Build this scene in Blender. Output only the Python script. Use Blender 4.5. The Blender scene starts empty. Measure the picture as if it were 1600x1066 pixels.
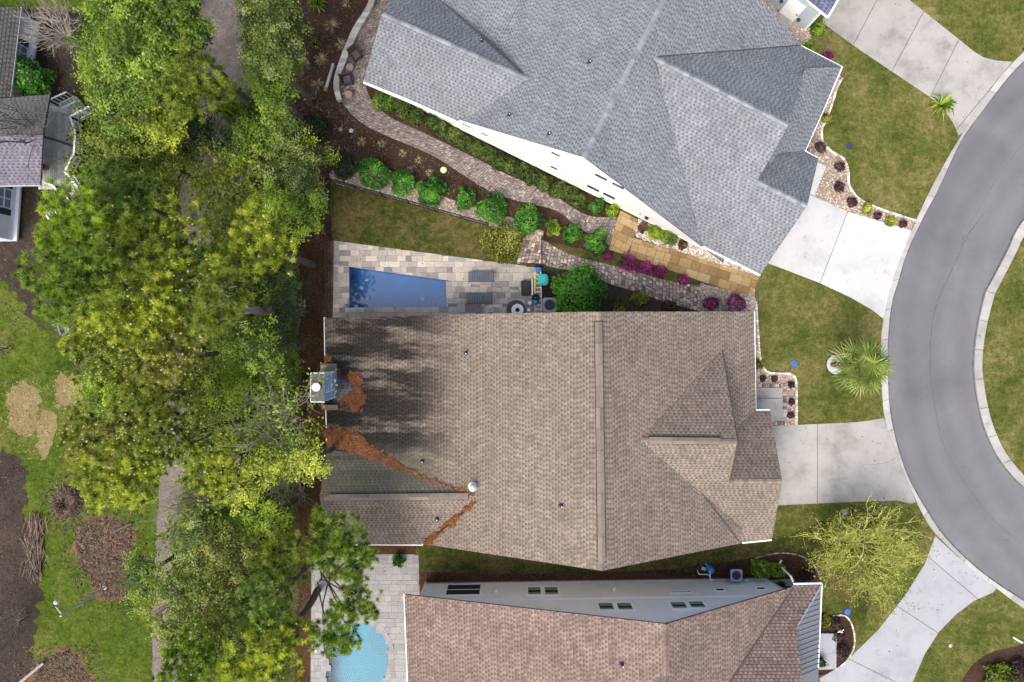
import bpy, bmesh, math, random
import numpy as np
from mathutils import Vector, Matrix
random.seed(7)
RNG = np.random.default_rng(11)
scene = bpy.context.scene
COL = scene.collection
R = math.radians

# ---------------------------------------------------------------- camera, sky, sun, exposure
CAM_H, FPX = 48.0, 1056.0
cam_data = bpy.data.cameras.new('camera')
cam = bpy.data.objects.new('camera', cam_data)
COL.objects.link(cam)
cam.location = (0, 0, CAM_H)
cam.rotation_euler = (0, 0, 0)
cam_data.sensor_width = 36
cam_data.lens = 36 * FPX / 1600
cam_data.clip_end = 20000
scene.camera = cam

SUN_EL, SUN_AZ = R(54), R(214)          # azimuth clockwise from the top of the picture: light from the lower left
world = bpy.data.worlds.new('World')
scene.world = world
world.use_nodes = True
wn = world.node_tree
bg = wn.nodes['Background']
sky = wn.nodes.new('ShaderNodeTexSky')
sky.sky_type = 'NISHITA'
sky.sun_disc = False
sky.sun_elevation = SUN_EL
sky.sun_rotation = SUN_AZ
sky.air_density = 1.0
sky.dust_density = 6.0
sky.ozone_density = 0.6
wn.links.new(sky.outputs[0], bg.inputs[0])
bg.inputs[1].default_value = 0.15
sun_data = bpy.data.lights.new('sun', 'SUN')
sun_data.energy = 1.2
sun_data.angle = R(36)
sun_data.color = (1.0, 0.985, 0.955)
sun = bpy.data.objects.new('sun', sun_data)
COL.objects.link(sun)
sd = Vector((math.sin(SUN_AZ) * math.cos(SUN_EL), math.cos(SUN_AZ) * math.cos(SUN_EL), math.sin(SUN_EL)))
sun.rotation_euler = sd.to_track_quat('Z', 'Y').to_euler()
sun.location = sd * 80
vs = scene.view_settings
vs.view_transform = 'Standard'
vs.look = 'None'
vs.exposure = 0.78
vs.gamma = 1
vs.use_curve_mapping = False
scene.cycles.max_bounces = 6
scene.cycles.transparent_max_bounces = 12

# ---------------------------------------------------------------- helpers
def W(px, py, z=0.0):
    s = (CAM_H - z) / FPX
    return Vector(((px - 800) * s, -(py - 533) * s, z))

def plane3(a, b, c):
    A, B, C = W(*a), W(*b), W(*c)
    n = (B - A).cross(C - A).normalized()
    if n.z < 0: n = -n
    return (A, n)

def hit(px, py, pl):
    d = Vector(((px - 800) / FPX, -(py - 533) / FPX, -1))
    c = Vector((0, 0, CAM_H))
    t = pl[1].dot(pl[0] - c) / pl[1].dot(d)
    return c + d * t

def zat(pl, x, y):
    A, n = pl
    return A.z - (n.x * (x - A.x) + n.y * (y - A.y)) / n.z

def tag(o, label=None, cat=None, group=None, kind=None):
    if label: o['label'] = label
    if cat: o['category'] = cat
    if group: o['group'] = group
    if kind: o['kind'] = kind
    return o

def empty(name, loc=(0, 0, 0), rz=0.0, label=None, cat=None, group=None, kind=None, parent=None):
    o = bpy.data.objects.new(name, None)
    COL.objects.link(o)
    o.location = loc
    o.rotation_euler = (0, 0, rz)
    o.empty_display_size = 0.2
    if parent: o.parent = parent
    return tag(o, label, cat, group, kind)

def kids(o):
    return list(o.children)

def copy_tree(o, parent=None):
    c = o.copy()
    COL.objects.link(c)
    if parent is not None: c.parent = parent
    for ch in kids(o): copy_tree(ch, c)
    return c

class MB:
    def __init__(self):
        self.v, self.f, self.t, self.uv = [], [], [], []
    def face(self, pts, tone=0.5, uv=None):
        i = len(self.v)
        self.v.extend([tuple(p) for p in pts])
        self.f.append(tuple(range(i, i + len(pts))))
        self.t.append(tone)
        self.uv.append(uv)
    def prism(self, xy, z0, z1, tone=0.5, bevel=0.0, bottom=False):
        n = len(xy)
        if n < 3: return
        ar = sum(xy[i][0] * xy[(i + 1) % n][1] - xy[(i + 1) % n][0] * xy[i][1] for i in range(n))
        if ar < 0: xy = list(reversed(xy))
        if bevel > 0:
            cx = sum(p[0] for p in xy) / n; cy = sum(p[1] for p in xy) / n
            top = []
            for p in xy:
                d = math.hypot(p[0] - cx, p[1] - cy) or 1
                k = max(0.0, 1 - bevel * 1.3 / d)
                top.append((cx + (p[0] - cx) * k, cy + (p[1] - cy) * k))
        else:
            top = xy
        zt = z1 - bevel * 0.6 if bevel > 0 else z1
        i = len(self.v)
        self.v += [(p[0], p[1], z0) for p in xy]
        self.v += [(p[0], p[1], zt) for p in xy]
        fs = [tuple(range(i + n, i + 2 * n))]
        if bevel > 0:
            self.v += [(p[0], p[1], z1) for p in top]
            fs = [tuple(range(i + 2 * n, i + 3 * n))]
            fs += [(i + n + k, i + n + (k + 1) % n, i + 2 * n + (k + 1) % n, i + 2 * n + k) for k in range(n)]
        fs += [(i + k, i + (k + 1) % n, i + n + (k + 1) % n, i + n + k) for k in range(n)]
        if bottom: fs.append(tuple(reversed(range(i, i + n))))
        self.f += fs; self.t += [tone] * len(fs); self.uv += [None] * len(fs)
    def box(self, c, s, rz=0.0, tone=0.5, rot=None, bevel=0.0):
        hx, hy, hz = s[0] / 2, s[1] / 2, s[2] / 2
        m = rot if rot is not None else Matrix.Rotation(rz, 3, 'Z')
        c = Vector(c)
        P = [c + m @ Vector((x * hx, y * hy, z * hz)) for z in (-1, 1) for x, y in ((-1, -1), (1, -1), (1, 1), (-1, 1))]
        i = len(self.v)
        self.v += [tuple(p) for p in P]
        fs = [(3, 2, 1, 0), (4, 5, 6, 7), (0, 1, 5, 4), (1, 2, 6, 5), (2, 3, 7, 6), (3, 0, 4, 7)]
        self.f += [tuple(i + k for k in f) for f in fs]
        self.t += [tone] * 6; self.uv += [None] * 6
    def bar(self, a, b, w, h, tone=0.5):
        a, b = Vector(a), Vector(b)
        d = b - a; L = d.length
        if L < 1e-5: return
        x = d / L
        y = Vector((0, 0, 1)).cross(x)
        if y.length < 1e-3: y = Vector((0, 1, 0))
        y.normalize(); z = x.cross(y)
        m = Matrix((x, y, z)).transposed()
        self.box((a + b) / 2, (L, w, h), rot=m, tone=tone)
    def tube(self, a, b, r0, r1=None, n=6, tone=0.5, caps=True):
        a, b = Vector(a), Vector(b)
        r1 = r0 if r1 is None else r1
        d = b - a
        if d.length < 1e-6: return
        q = d.to_track_quat('Z', 'Y').to_matrix()
        i = len(self.v)
        for p, r in ((a, r0), (b, r1)):
            for k in range(n):
                t = 2 * math.pi * k / n
                self.v.append(tuple(p + q @ Vector((math.cos(t) * r, math.sin(t) * r, 0))))
        fs = [(i + k, i + (k + 1) % n, i + n + (k + 1) % n, i + n + k) for k in range(n)]
        if caps: fs += [tuple(range(i + n, i + 2 * n)), tuple(reversed(range(i, i + n)))]
        self.f += fs; self.t += [tone] * len(fs); self.uv += [None] * len(fs)
    def lathe(self, c, prof, n=20, tone=0.5, sx=1, sy=1):
        c = Vector(c); i = len(self.v); m = len(prof)
        for r, z in prof:
            for k in range(n):
                t = 2 * math.pi * k / n
                self.v.append((c.x + math.cos(t) * r * sx, c.y + math.sin(t) * r * sy, c.z + z))
        fs = []
        for j in range(m - 1):
            for k in range(n):
                fs.append((i + j * n + k, i + j * n + (k + 1) % n, i + (j + 1) * n + (k + 1) % n, i + (j + 1) * n + k))
        fs.append(tuple(range(i + (m - 1) * n, i + m * n)))
        self.f += fs; self.t += [tone] * len(fs); self.uv += [None] * len(fs)
    def ring(self, c, r0, r1, z0, z1, n=24, tone=0.5):
        c = Vector(c)
        for k in range(n):
            a, b = 2 * math.pi * k / n, 2 * math.pi * (k + 1) / n
            xy = [(c.x + math.cos(t) * r, c.y + math.sin(t) * r) for r, t in ((r0, a), (r1, a), (r1, b), (r0, b))]
            self.prism(xy, c.z + z0, c.z + z1, tone)
    def polytube(self, pts, r, n=6, tone=0.5):
        for a, b in zip(pts[:-1], pts[1:]): self.tube(a, b, r, r, n, tone)
    def mesh(self, name, mat, smooth=False):
        me = bpy.data.meshes.new(name)
        me.from_pydata(self.v, [], self.f)
        at = me.attributes.new('tone', 'FLOAT', 'FACE')
        at.data.foreach_set('value', self.t)
        if any(u is not None for u in self.uv):
            l = me.uv_layers.new(name='UVMap')
            k = 0
            for f, u in zip(self.f, self.uv):
                for j in range(len(f)):
                    l.data[k].uv = u[j] if u is not None else (0, 0)
                    k += 1
        if smooth:
            me.polygons.foreach_set('use_smooth', [True] * len(me.polygons))
        if mat: me.materials.append(mat)
        me.update()
        return me
    def build(self, name, mat, parent=None, smooth=False, **kw):
        o = bpy.data.objects.new(name, self.mesh(name, mat, smooth))
        COL.objects.link(o)
        if parent: o.parent = parent
        return tag(o, **kw)

def np_mesh(name, verts, k, tone, mat):
    """verts (n*k,3) consecutive faces of k vertices each."""
    verts = np.ascontiguousarray(verts, dtype=np.float32).reshape(-1, 3)
    nf = len(verts) // k
    me = bpy.data.meshes.new(name)
    me.vertices.add(nf * k)
    me.vertices.foreach_set('co', verts.ravel())
    me.loops.add(nf * k)
    me.loops.foreach_set('vertex_index', np.arange(nf * k, dtype=np.int32))
    me.polygons.add(nf)
    me.polygons.foreach_set('loop_start', np.arange(0, nf * k, k, dtype=np.int32))
    at = me.attributes.new('tone', 'FLOAT', 'FACE')
    at.data.foreach_set('value', np.asarray(tone, dtype=np.float32))
    me.materials.append(mat)
    me.update(calc_edges=True)
    return me

def np_obj(name, verts, k, tone, mat, parent=None, **kw):
    o = bpy.data.objects.new(name, np_mesh(name, verts, k, tone, mat))
    COL.objects.link(o)
    if parent: o.parent = parent
    return tag(o, **kw)

def catmull(pts, n=6, closed=False):
    out = []
    m = len(pts)
    rng = range(m) if closed else range(m - 1)
    for i in rng:
        p = [pts[(i + k) % m] if closed else pts[min(max(i + k, 0), m - 1)] for k in (-1, 0, 1, 2)]
        for j in range(n):
            t = j / n
            out.append(tuple(0.5 * ((2 * p[1][d]) + (-p[0][d] + p[2][d]) * t + (2 * p[0][d] - 5 * p[1][d] + 4 * p[2][d] - p[3][d]) * t * t
                                    + (-p[0][d] + 3 * p[1][d] - 3 * p[2][d] + p[3][d]) * t ** 3) for d in (0, 1)))
    if not closed: out.append(tuple(pts[-1]))
    return out

def rough_edge(pts, amp, step):
    """break the straight edges up with offsets along each edge's normal only, never enough to fold over"""
    out = []
    m = len(pts)
    amp = min(amp, 0.5)
    step = max(step, amp * 1.3)
    for i in range(m):
        a, b = pts[i], pts[(i + 1) % m]
        L = math.hypot(b[0] - a[0], b[1] - a[1])
        k = max(1, int(L / step))
        nx, ny = -(b[1] - a[1]) / max(L, 1e-6), (b[0] - a[0]) / max(L, 1e-6)
        for j in range(k):
            t = j / k
            o = max(-1.6, min(1.6, random.gauss(0, 1))) * amp * (0.7 if j == 0 else 1.0)
            out.append((a[0] + (b[0] - a[0]) * t + nx * o, a[1] + (b[1] - a[1]) * t + ny * o))
    return out

def resample(pts, n):
    d = [0]
    for a, b in zip(pts[:-1], pts[1:]): d.append(d[-1] + math.hypot(b[0] - a[0], b[1] - a[1]))
    out = []; j = 0
    for i in range(n):
        s = d[-1] * i / (n - 1)
        while j < len(pts) - 2 and d[j + 1] < s: j += 1
        t = (s - d[j]) / max(1e-9, d[j + 1] - d[j])
        out.append((pts[j][0] + (pts[j + 1][0] - pts[j][0]) * t, pts[j][1] + (pts[j + 1][1] - pts[j][1]) * t))
    return out

def w2(pts, z=0.0):
    return [tuple(W(p[0], p[1], z).xy) for p in pts]

def clip_half(poly, a, b, gap=0.0):
    """Keep the part of poly to the left of the line a->b (world xy)."""
    nx, ny = -(b[1] - a[1]), (b[0] - a[0])
    L = math.hypot(nx, ny); nx /= L; ny /= L
    dist = lambda p: (p[0] - a[0]) * nx + (p[1] - a[1]) * ny - gap
    out = []
    for i in range(len(poly)):
        p, q = poly[i], poly[(i + 1) % len(poly)]
        dp, dq = dist(p), dist(q)
        if dp >= 0: out.append(p)
        if (dp >= 0) != (dq >= 0):
            t = dp / (dp - dq)
            out.append((p[0] + (q[0] - p[0]) * t, p[1] + (q[1] - p[1]) * t))
    return out

def ccw(poly):
    ar = area(poly)
    return list(poly) if ar > 0 else list(reversed(poly))

def area(p):
    return 0.5 * sum(p[i][0] * p[(i + 1) % len(p)][1] - p[(i + 1) % len(p)][0] * p[i][1] for i in range(len(p)))

def clip_convex(poly, region):
    region = ccw(region)
    for i in range(len(region)):
        if len(poly) < 3: return []
        poly = clip_half(poly, region[i], region[(i + 1) % len(region)])
    return poly

def inside(p, poly):
    c = False
    n = len(poly)
    for i in range(n):
        a, b = poly[i], poly[(i + 1) % n]
        if (a[1] > p[1]) != (b[1] > p[1]) and p[0] < (b[0] - a[0]) * (p[1] - a[1]) / (b[1] - a[1]) + a[0]: c = not c
    return c

def inside_np(P, poly):
    c = np.zeros(len(P), bool)
    n = len(poly)
    for i in range(n):
        a, b = poly[i], poly[(i + 1) % n]
        if abs(b[1] - a[1]) < 1e-9: continue
        m = ((a[1] > P[:, 1]) != (b[1] > P[:, 1])) & (P[:, 0] < (b[0] - a[0]) * (P[:, 1] - a[1]) / (b[1] - a[1]) + a[0])
        c ^= m
    return c

def scatter(poly, n_per_m2, holes=()):
    """Random world xy inside poly (world xy)."""
    xs = [p[0] for p in poly]; ys = [p[1] for p in poly]
    n = int((max(xs) - min(xs)) * (max(ys) - min(ys)) * n_per_m2)
    P = np.column_stack([RNG.uniform(min(xs), max(xs), n), RNG.uniform(min(ys), max(ys), n)])
    m = inside_np(P, poly)
    for h in holes: m &= ~inside_np(P, h)
    return P[m]

# ---------------------------------------------------------------- materials
class NT:
    def __init__(self, name):
        self.m = bpy.data.materials.new(name)
        self.m.use_nodes = True
        self.t = self.m.node_tree
        self.b = self.t.nodes['Principled BSDF']
        self.out = self.t.nodes['Material Output']
    def n(self, typ, **kw):
        x = self.t.nodes.new(typ)
        for k, v in kw.items(): setattr(x, k, v)
        return x
    def L(self, a, b): self.t.links.new(a, b)
    def pos(self, sx=1, sy=1, sz=1, rz=0.0):
        g = self.n('ShaderNodeNewGeometry')
        mp = self.n('ShaderNodeMapping')
        mp.inputs['Scale'].default_value = (sx, sy, sz)
        mp.inputs['Rotation'].default_value = (0, 0, rz)
        self.L(g.outputs['Position'], mp.inputs[0])
        return mp.outputs[0]
    def noise(self, vec, scale, detail=4, rough=0.55, dist=0.0):
        x = self.n('ShaderNodeTexNoise')
        x.inputs['Scale'].default_value = scale
        x.inputs['Detail'].default_value = detail
        x.inputs['Roughness'].default_value = rough
        x.inputs['Distortion'].default_value = dist
        if vec: self.L(vec, x.inputs['Vector'])
        return x.outputs['Fac']
    def ramp(self, fac, stops, interp='LINEAR'):
        r = self.n('ShaderNodeValToRGB')
        r.color_ramp.interpolation = interp
        e = r.color_ramp.elements
        while len(e) < len(stops): e.new(0.5)
        for k, (p, c) in enumerate(stops):
            e[k].position = p
            e[k].color = (c, c, c, 1) if isinstance(c, (int, float)) else (*c, 1)
        self.L(fac, r.inputs[0])
        return r.outputs[0]
    def mix(self, a, b, fac, mode='MIX'):
        x = self.n('ShaderNodeMix', data_type='RGBA', blend_type=mode)
        for s, v in ((x.inputs[6], a), (x.inputs[7], b), (x.inputs[0], fac)):
            if isinstance(v, (int, float)): s.default_value = v if s == x.inputs[0] else (v, v, v, 1)
            elif isinstance(v, tuple): s.default_value = (*v, 1)
            else: self.L(v, s)
        return x.outputs[2]
    def math(self, op, a, b=0.0):
        x = self.n('ShaderNodeMath', operation=op)
        for s, v in ((x.inputs[0], a), (x.inputs[1], b)):
            if isinstance(v, (int, float)): s.default_value = v
            else: self.L(v, s)
        return x.outputs[0]
    def attr(self, name):
        return self.n('ShaderNodeAttribute', attribute_name=name).outputs['Fac']
    def objrand(self):
        return self.n('ShaderNodeObjectInfo').outputs['Random']
    def bump(self, h, strength, dist=0.02):
        x = self.n('ShaderNodeBump')
        x.inputs['Strength'].default_value = strength
        x.inputs['Distance'].default_value = dist
        self.L(h, x.inputs['Height'])
        self.L(x.outputs[0], self.b.inputs['Normal'])
    def color(self, c, rough=0.9, spec=0.3, metal=0.0):
        if isinstance(c, tuple): self.b.inputs['Base Color'].default_value = (*c, 1)
        else: self.L(c, self.b.inputs['Base Color'])
        self.b.inputs['Roughness'].default_value = rough
        self.b.inputs['Specular IOR Level'].default_value = spec
        self.b.inputs['Metallic'].default_value = metal
        return self.m

def plain(name, c, var=0.12, rough=0.6, spec=0.4, metal=0.0, scale=6.0, tone=0.0):
    m = NT(name)
    f = m.noise(m.pos(), scale, 5, 0.6)
    lo = tuple(x * (1 - var) for x in c); hi = tuple(min(1, x * (1 + var)) for x in c)
    col = m.mix(lo, hi, m.ramp(f, [(0.3, 0.0), (0.7, 1.0)]))
    if tone:
        col = m.mix(col, m.ramp(m.attr('tone'), [(0, 1 - tone), (1, 1 + tone)]), 1.0, 'MULTIPLY')
    return m.color(col, rough, spec, metal)

def ground_mat(name, stops, s1=0.25, s2=3.0, s3=25.0, fine=0.5, bump=0.5, tone=0.0):
    """Patches from two noises blended into a colour ramp, fine grain on top."""
    m = NT(name)
    p = m.pos()
    a = m.noise(p, s1, 4, 0.6, 0.4)
    b = m.noise(p, s2, 5, 0.65)
    f = m.math('ADD', m.math('MULTIPLY', a, 0.55), m.math('MULTIPLY', b, 0.45))
    if tone: f = m.math('ADD', f, m.math('MULTIPLY', m.math('SUBTRACT', m.attr('tone'), 0.5), tone))
    col = m.ramp(f, stops)
    g = m.noise(p, s3, 4, 0.75)
    col = m.mix(col, m.ramp(g, [(0.28, 1 - fine), (0.72, 1 + fine)]), 1.0, 'MULTIPLY')
    g2 = m.noise(p, s3 * 0.38, 3, 0.7)
    col = m.mix(col, m.ramp(g2, [(0.30, 1 - fine * 0.75), (0.70, 1 + fine * 0.75)]), 1.0, 'MULTIPLY')
    m.bump(g2, bump, 0.05)
    return m.color(col, 0.95, 0.15)

def leaf_mat(name, stops, trans=0.3):
    m = NT(name)
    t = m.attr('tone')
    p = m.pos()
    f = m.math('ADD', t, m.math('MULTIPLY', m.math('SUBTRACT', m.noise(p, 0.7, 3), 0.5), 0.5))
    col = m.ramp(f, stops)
    d = m.n('ShaderNodeBsdfDiffuse'); tr = m.n('ShaderNodeBsdfTranslucent'); mx = m.n('ShaderNodeMixShader')
    gl = m.n('ShaderNodeBsdfGlossy'); gl.inputs['Roughness'].default_value = 0.45; gl.inputs['Color'].default_value = (1, 1, 1, 1)
    mx2 = m.n('ShaderNodeMixShader'); mx2.inputs[0].default_value = 0.02
    mx.inputs[0].default_value = trans
    m.L(col, d.inputs[0]); m.L(col, tr.inputs[0])
    m.L(d.outputs[0], mx.inputs[1]); m.L(tr.outputs[0], mx.inputs[2])
    m.L(mx.outputs[0], mx2.inputs[1]); m.L(gl.outputs[0], mx2.inputs[2])
    m.L(mx2.outputs[0], m.out.inputs[0])
    return m.m

COURSE = 0.20
def shingle_mat(name, base, var, stain=None, band=0.66, tabw=0.30, cut=0.52):
    """architectural shingles: rows with a dark band that paints the course shadow in with the printed line, random darker cut tabs, blend of tones"""
    m = NT(name)
    uv = m.n('ShaderNodeUVMap').outputs[0]
    s = m.n('ShaderNodeSeparateXYZ'); m.L(uv, s.inputs[0])
    vr = m.math('DIVIDE', s.outputs['Y'], COURSE)
    row = m.math('FLOOR', vr); fv = m.math('FRACT', vr)
    w1 = m.n('ShaderNodeTexWhiteNoise', noise_dimensions='1D'); m.L(row, w1.inputs['W'])
    def cells(width, seed):
        uc = m.math('ADD', m.math('DIVIDE', s.outputs['X'], width), m.math('MULTIPLY', w1.outputs['Value'], 7.3 + seed))
        cv = m.n('ShaderNodeCombineXYZ'); m.L(m.math('FLOOR', uc), cv.inputs[0]); m.L(row, cv.inputs[1]); cv.inputs[2].default_value = seed
        w = m.n('ShaderNodeTexWhiteNoise', noise_dimensions='3D'); m.L(cv.outputs[0], w.inputs['Vector'])
        return w.outputs['Value']
    tab = cells(tabw, 1.0); blend = cells(0.45, 2.0)
    uc = m.math('ADD', m.math('DIVIDE', s.outputs['X'], tabw), m.math('MULTIPLY', w1.outputs['Value'], 8.3))
    fu = m.math('FRACT', uc)
    lo = tuple(x * (1 - var) for x in base); hi = tuple(x * (1 + var) for x in base)
    col = m.mix(lo, hi, m.math('ADD', m.math('MULTIPLY', tab, 0.6), m.math('MULTIPLY', blend, 0.4)))
    notch = m.ramp(fu, [(0.30, 1.0), (0.46, 0.0), (0.92, 0.0), (1.0, 1.0)])          # the recessed gap beside each raised tab
    half = m.ramp(fv, [(0.60, 1.0), (0.80, 0.0)])
    gate = m.ramp(tab, [(0.10, 0.35), (0.45, 1.0)])
    dk = m.math('MULTIPLY', m.math('MULTIPLY', notch, half), gate)
    col = m.mix(col, m.mix(col, cut, 1.0, 'MULTIPLY'), dk)
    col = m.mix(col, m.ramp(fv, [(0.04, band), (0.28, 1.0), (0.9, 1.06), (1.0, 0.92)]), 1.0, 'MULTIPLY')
    p = m.pos()
    big = m.noise(p, 0.22, 4, 0.6)
    col = m.mix(col, m.ramp(big, [(0.3, 0.88), (0.7, 1.12)]), 1.0, 'MULTIPLY')
    mid = m.noise(m.pos(1, 1, 1, 0.6), 1.5, 5, 0.7)
    col = m.mix(col, m.ramp(mid, [(0.3, 0.80), (0.5, 1.0), (0.7, 1.16)]), 1.0, 'MULTIPLY')
    gr = m.noise(p, 40, 2, 0.7)
    col = m.mix(col, m.ramp(gr, [(0.3, 0.82), (0.7, 1.18)]), 1.0, 'MULTIPLY')
    if stain: col = stain(m, col)
    m.bump(gr, 0.2, 0.01)
    return m.color(col, 0.95, 0.2)

def tan_stain(m, col):
    # algae streaks running down the rear slope, heaviest near the chimney side
    p = m.pos(0.11, 0.95, 1)
    n1 = m.noise(p, 1.0, 6, 0.66, 0.0)
    g = m.n('ShaderNodeNewGeometry'); s = m.n('ShaderNodeSeparateXYZ'); m.L(g.outputs['Position'], s.inputs[0])
    mr = m.n('ShaderNodeMapRange'); mr.inputs['From Min'].default_value = -2.3; mr.inputs['From Max'].default_value = -6.8
    mr.interpolation_type = 'SMOOTHSTEP'
    m.L(s.outputs['X'], mr.inputs['Value'])
    f = m.math('MULTIPLY', mr.outputs[0], m.ramp(n1, [(0.36, 0.15), (0.53, 1.0)]))
    my = m.n('ShaderNodeMapRange'); my.inputs['From Min'].default_value = -9.2; my.inputs['From Max'].default_value = -7.2; my.inputs['To Min'].default_value = 0.22
    m.L(s.outputs['Y'], my.inputs['Value'])
    f = m.math('MULTIPLY', f, my.outputs[0])
    col = m.mix(col, m.mix(col, (0.13, 0.138, 0.148), 1.0, 'MULTIPLY'), f)
    # moss green tinge on the low rear wing
    n2 = m.noise(m.pos(0.5, 0.2, 1), 1.0, 4)
    mg = m.n('ShaderNodeMapRange'); mg.inputs['From Min'].default_value = -6.6; mg.inputs['From Max'].default_value = -7.6
    m.L(s.outputs['Y'], mg.inputs['Value'])
    mg2 = m.n('ShaderNodeMapRange'); mg2.inputs['From Min'].default_value = -10.0; mg2.inputs['From Max'].default_value = -9.8
    m.L(s.outputs['Y'], mg2.inputs['Value'])
    f2 = m.math('MULTIPLY', m.math('MULTIPLY', mg.outputs[0], mg2.outputs[0]), m.math('MULTIPLY', mr.outputs[0], m.ramp(n2, [(0.35, 0.1), (0.65, 0.75)])))
    return m.mix(col, (0.10, 0.11, 0.07), f2)

M = {}
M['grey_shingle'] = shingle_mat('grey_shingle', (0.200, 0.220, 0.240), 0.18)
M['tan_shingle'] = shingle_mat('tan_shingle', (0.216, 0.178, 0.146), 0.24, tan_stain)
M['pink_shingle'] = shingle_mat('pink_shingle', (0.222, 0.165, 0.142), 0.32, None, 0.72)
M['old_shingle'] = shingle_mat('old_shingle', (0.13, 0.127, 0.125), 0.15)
M['lit_lilac_shingle'] = shingle_mat('lit_lilac_shingle', (0.165, 0.16, 0.20), 0.2, None, 0.66, 0.34)  # lit copy of the old shingle; the slope's brightness is in its colour
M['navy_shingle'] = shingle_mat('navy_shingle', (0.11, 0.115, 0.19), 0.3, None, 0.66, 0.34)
M['grey_cap'] = plain('grey_cap', (0.212, 0.234, 0.255), 0.15, 0.95, 0.2, tone=0.25)
M['tan_cap'] = plain('tan_cap', (0.195, 0.160, 0.134), 0.15, 0.95, 0.2, tone=0.2)
M['pink_cap'] = plain('pink_cap', (0.20, 0.145, 0.125), 0.15, 0.95, 0.2, tone=0.25)
M['white_trim'] = plain('white_trim', (0.85, 0.85, 0.85), 0.04, 0.5)
M['pale_metal'] = plain('pale_metal', (0.55, 0.57, 0.6), 0.1, 0.35, 0.5, 0.6)
M['galvanised'] = plain('galvanised', (0.48, 0.49, 0.51), 0.1, 0.6)
M['dark_metal'] = plain('dark_metal', (0.035, 0.036, 0.04), 0.2, 0.45)
M['black'] = plain('black', (0.012, 0.012, 0.014), 0.2, 0.5)
def siding_mat(name, c, pitch=0.17):
    m = NT(name)
    g = m.n('ShaderNodeNewGeometry'); s = m.n('ShaderNodeSeparateXYZ'); m.L(g.outputs['Position'], s.inputs[0])
    fr = m.math('FRACT', m.math('DIVIDE', s.outputs['Z'], pitch))
    f = m.noise(m.pos(), 1.2, 4)
    col = m.mix(tuple(x * 0.93 for x in c), c, m.ramp(f, [(0.3, 0.0), (0.7, 1.0)]))
    m.bump(fr, 0.5, 0.02)
    return m.color(col, 0.6, 0.35)
M['white_siding'] = siding_mat('white_siding', (0.83, 0.845, 0.86))
M['blue_siding'] = siding_mat('blue_siding', (0.80, 0.82, 0.88))
M['lilac_siding'] = siding_mat('lilac_siding', (0.78, 0.80, 0.92))
M['beige_siding'] = siding_mat('beige_siding', (0.50, 0.45, 0.38))
M['teal_siding'] = siding_mat('teal_siding', (0.42, 0.49, 0.54))
def glass_mat(name, c, rough=0.06):
    m = NT(name)
    return m.color(c, rough, 0.8)
M['glass'] = glass_mat('glass', (0.02, 0.035, 0.03))
M['blue_glass'] = glass_mat('blue_glass', (0.20, 0.24, 0.36))
M['screen'] = plain('screen', (0.018, 0.02, 0.026), 0.1, 0.5)
M['blind'] = plain('blind', (0.16, 0.24, 0.17), 0.1, 0.5)
M['shutter'] = plain('shutter', (0.02, 0.04, 0.05), 0.1, 0.5)
GRASS = [(0.33, (0.036, 0.056, 0.009)), (0.43, (0.066, 0.084, 0.015)), (0.52, (0.108, 0.112, 0.029)), (0.60, (0.165, 0.145, 0.054)), (0.70, (0.24, 0.195, 0.095))]
M['grass'] = ground_mat('lawn_grass', GRASS, 0.32, 1.9, 11.0, 0.42, 0.8, 0.16)
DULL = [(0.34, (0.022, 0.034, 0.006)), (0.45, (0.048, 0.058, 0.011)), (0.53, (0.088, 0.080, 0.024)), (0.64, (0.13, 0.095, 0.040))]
M['dull_grass'] = ground_mat('dull_lawn_grass', DULL, 0.38, 1.9, 11.0, 0.5, 0.8, 0.16)  # duller, browner grass colours for the side yard and pool lawn
LUSH = [(0.30, (0.020, 0.033, 0.004)), (0.40, (0.038, 0.068, 0.005)), (0.52, (0.070, 0.105, 0.010)), (0.62, (0.112, 0.120, 0.026)), (0.74, (0.185, 0.150, 0.070))]
M['lush_grass'] = ground_mat('lush_grass', LUSH, 0.26, 1.6, 10.0, 0.45, 0.8, 0.16)
M['mulch'] = ground_mat('mulch', [(0.3, (0.0232, 0.0131, 0.0085)), (0.5, (0.0465, 0.0264, 0.0170)), (0.7, (0.0814, 0.0480, 0.0310))], 0.4, 4.0, 22.0, 0.5, 0.8)
M['pine_straw'] = ground_mat('pine_straw', [(0.3, (0.0283, 0.0149, 0.0074)), (0.5, (0.0632, 0.0320, 0.0149)), (0.7, (0.1116, 0.0581, 0.0253))], 0.5, 4.0, 24.0, 0.5, 0.8)
M['soil'] = ground_mat('soil', [(0.3, (0.0248, 0.0192, 0.0155)), (0.5, (0.0434, 0.0335, 0.0273)), (0.7, (0.0713, 0.0558, 0.0446))], 0.4, 3.0, 18.0, 0.35, 0.6)
M['forest_floor'] = ground_mat('forest_floor', [(0.3, (0.020, 0.032, 0.008)), (0.48, (0.055, 0.070, 0.016)), (0.6, (0.10, 0.095, 0.035)), (0.72, (0.17, 0.13, 0.08))], 0.35, 3.0, 18.0, 0.5, 0.8)
M['cart_path'] = ground_mat('cart_path', [(0.3, (0.0975, 0.0863, 0.0788)), (0.5, (0.1650, 0.1425, 0.1312)), (0.7, (0.2475, 0.2175, 0.2025))], 0.5, 2.5, 25.0, 0.2, 0.3)
M['dead_grass'] = ground_mat('dead_grass', [(0.3, (0.1280, 0.1040, 0.0400)), (0.5, (0.2000, 0.1600, 0.0720)), (0.7, (0.2720, 0.2160, 0.1040))], 0.8, 4.0, 20.0, 0.35, 0.6)
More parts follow.
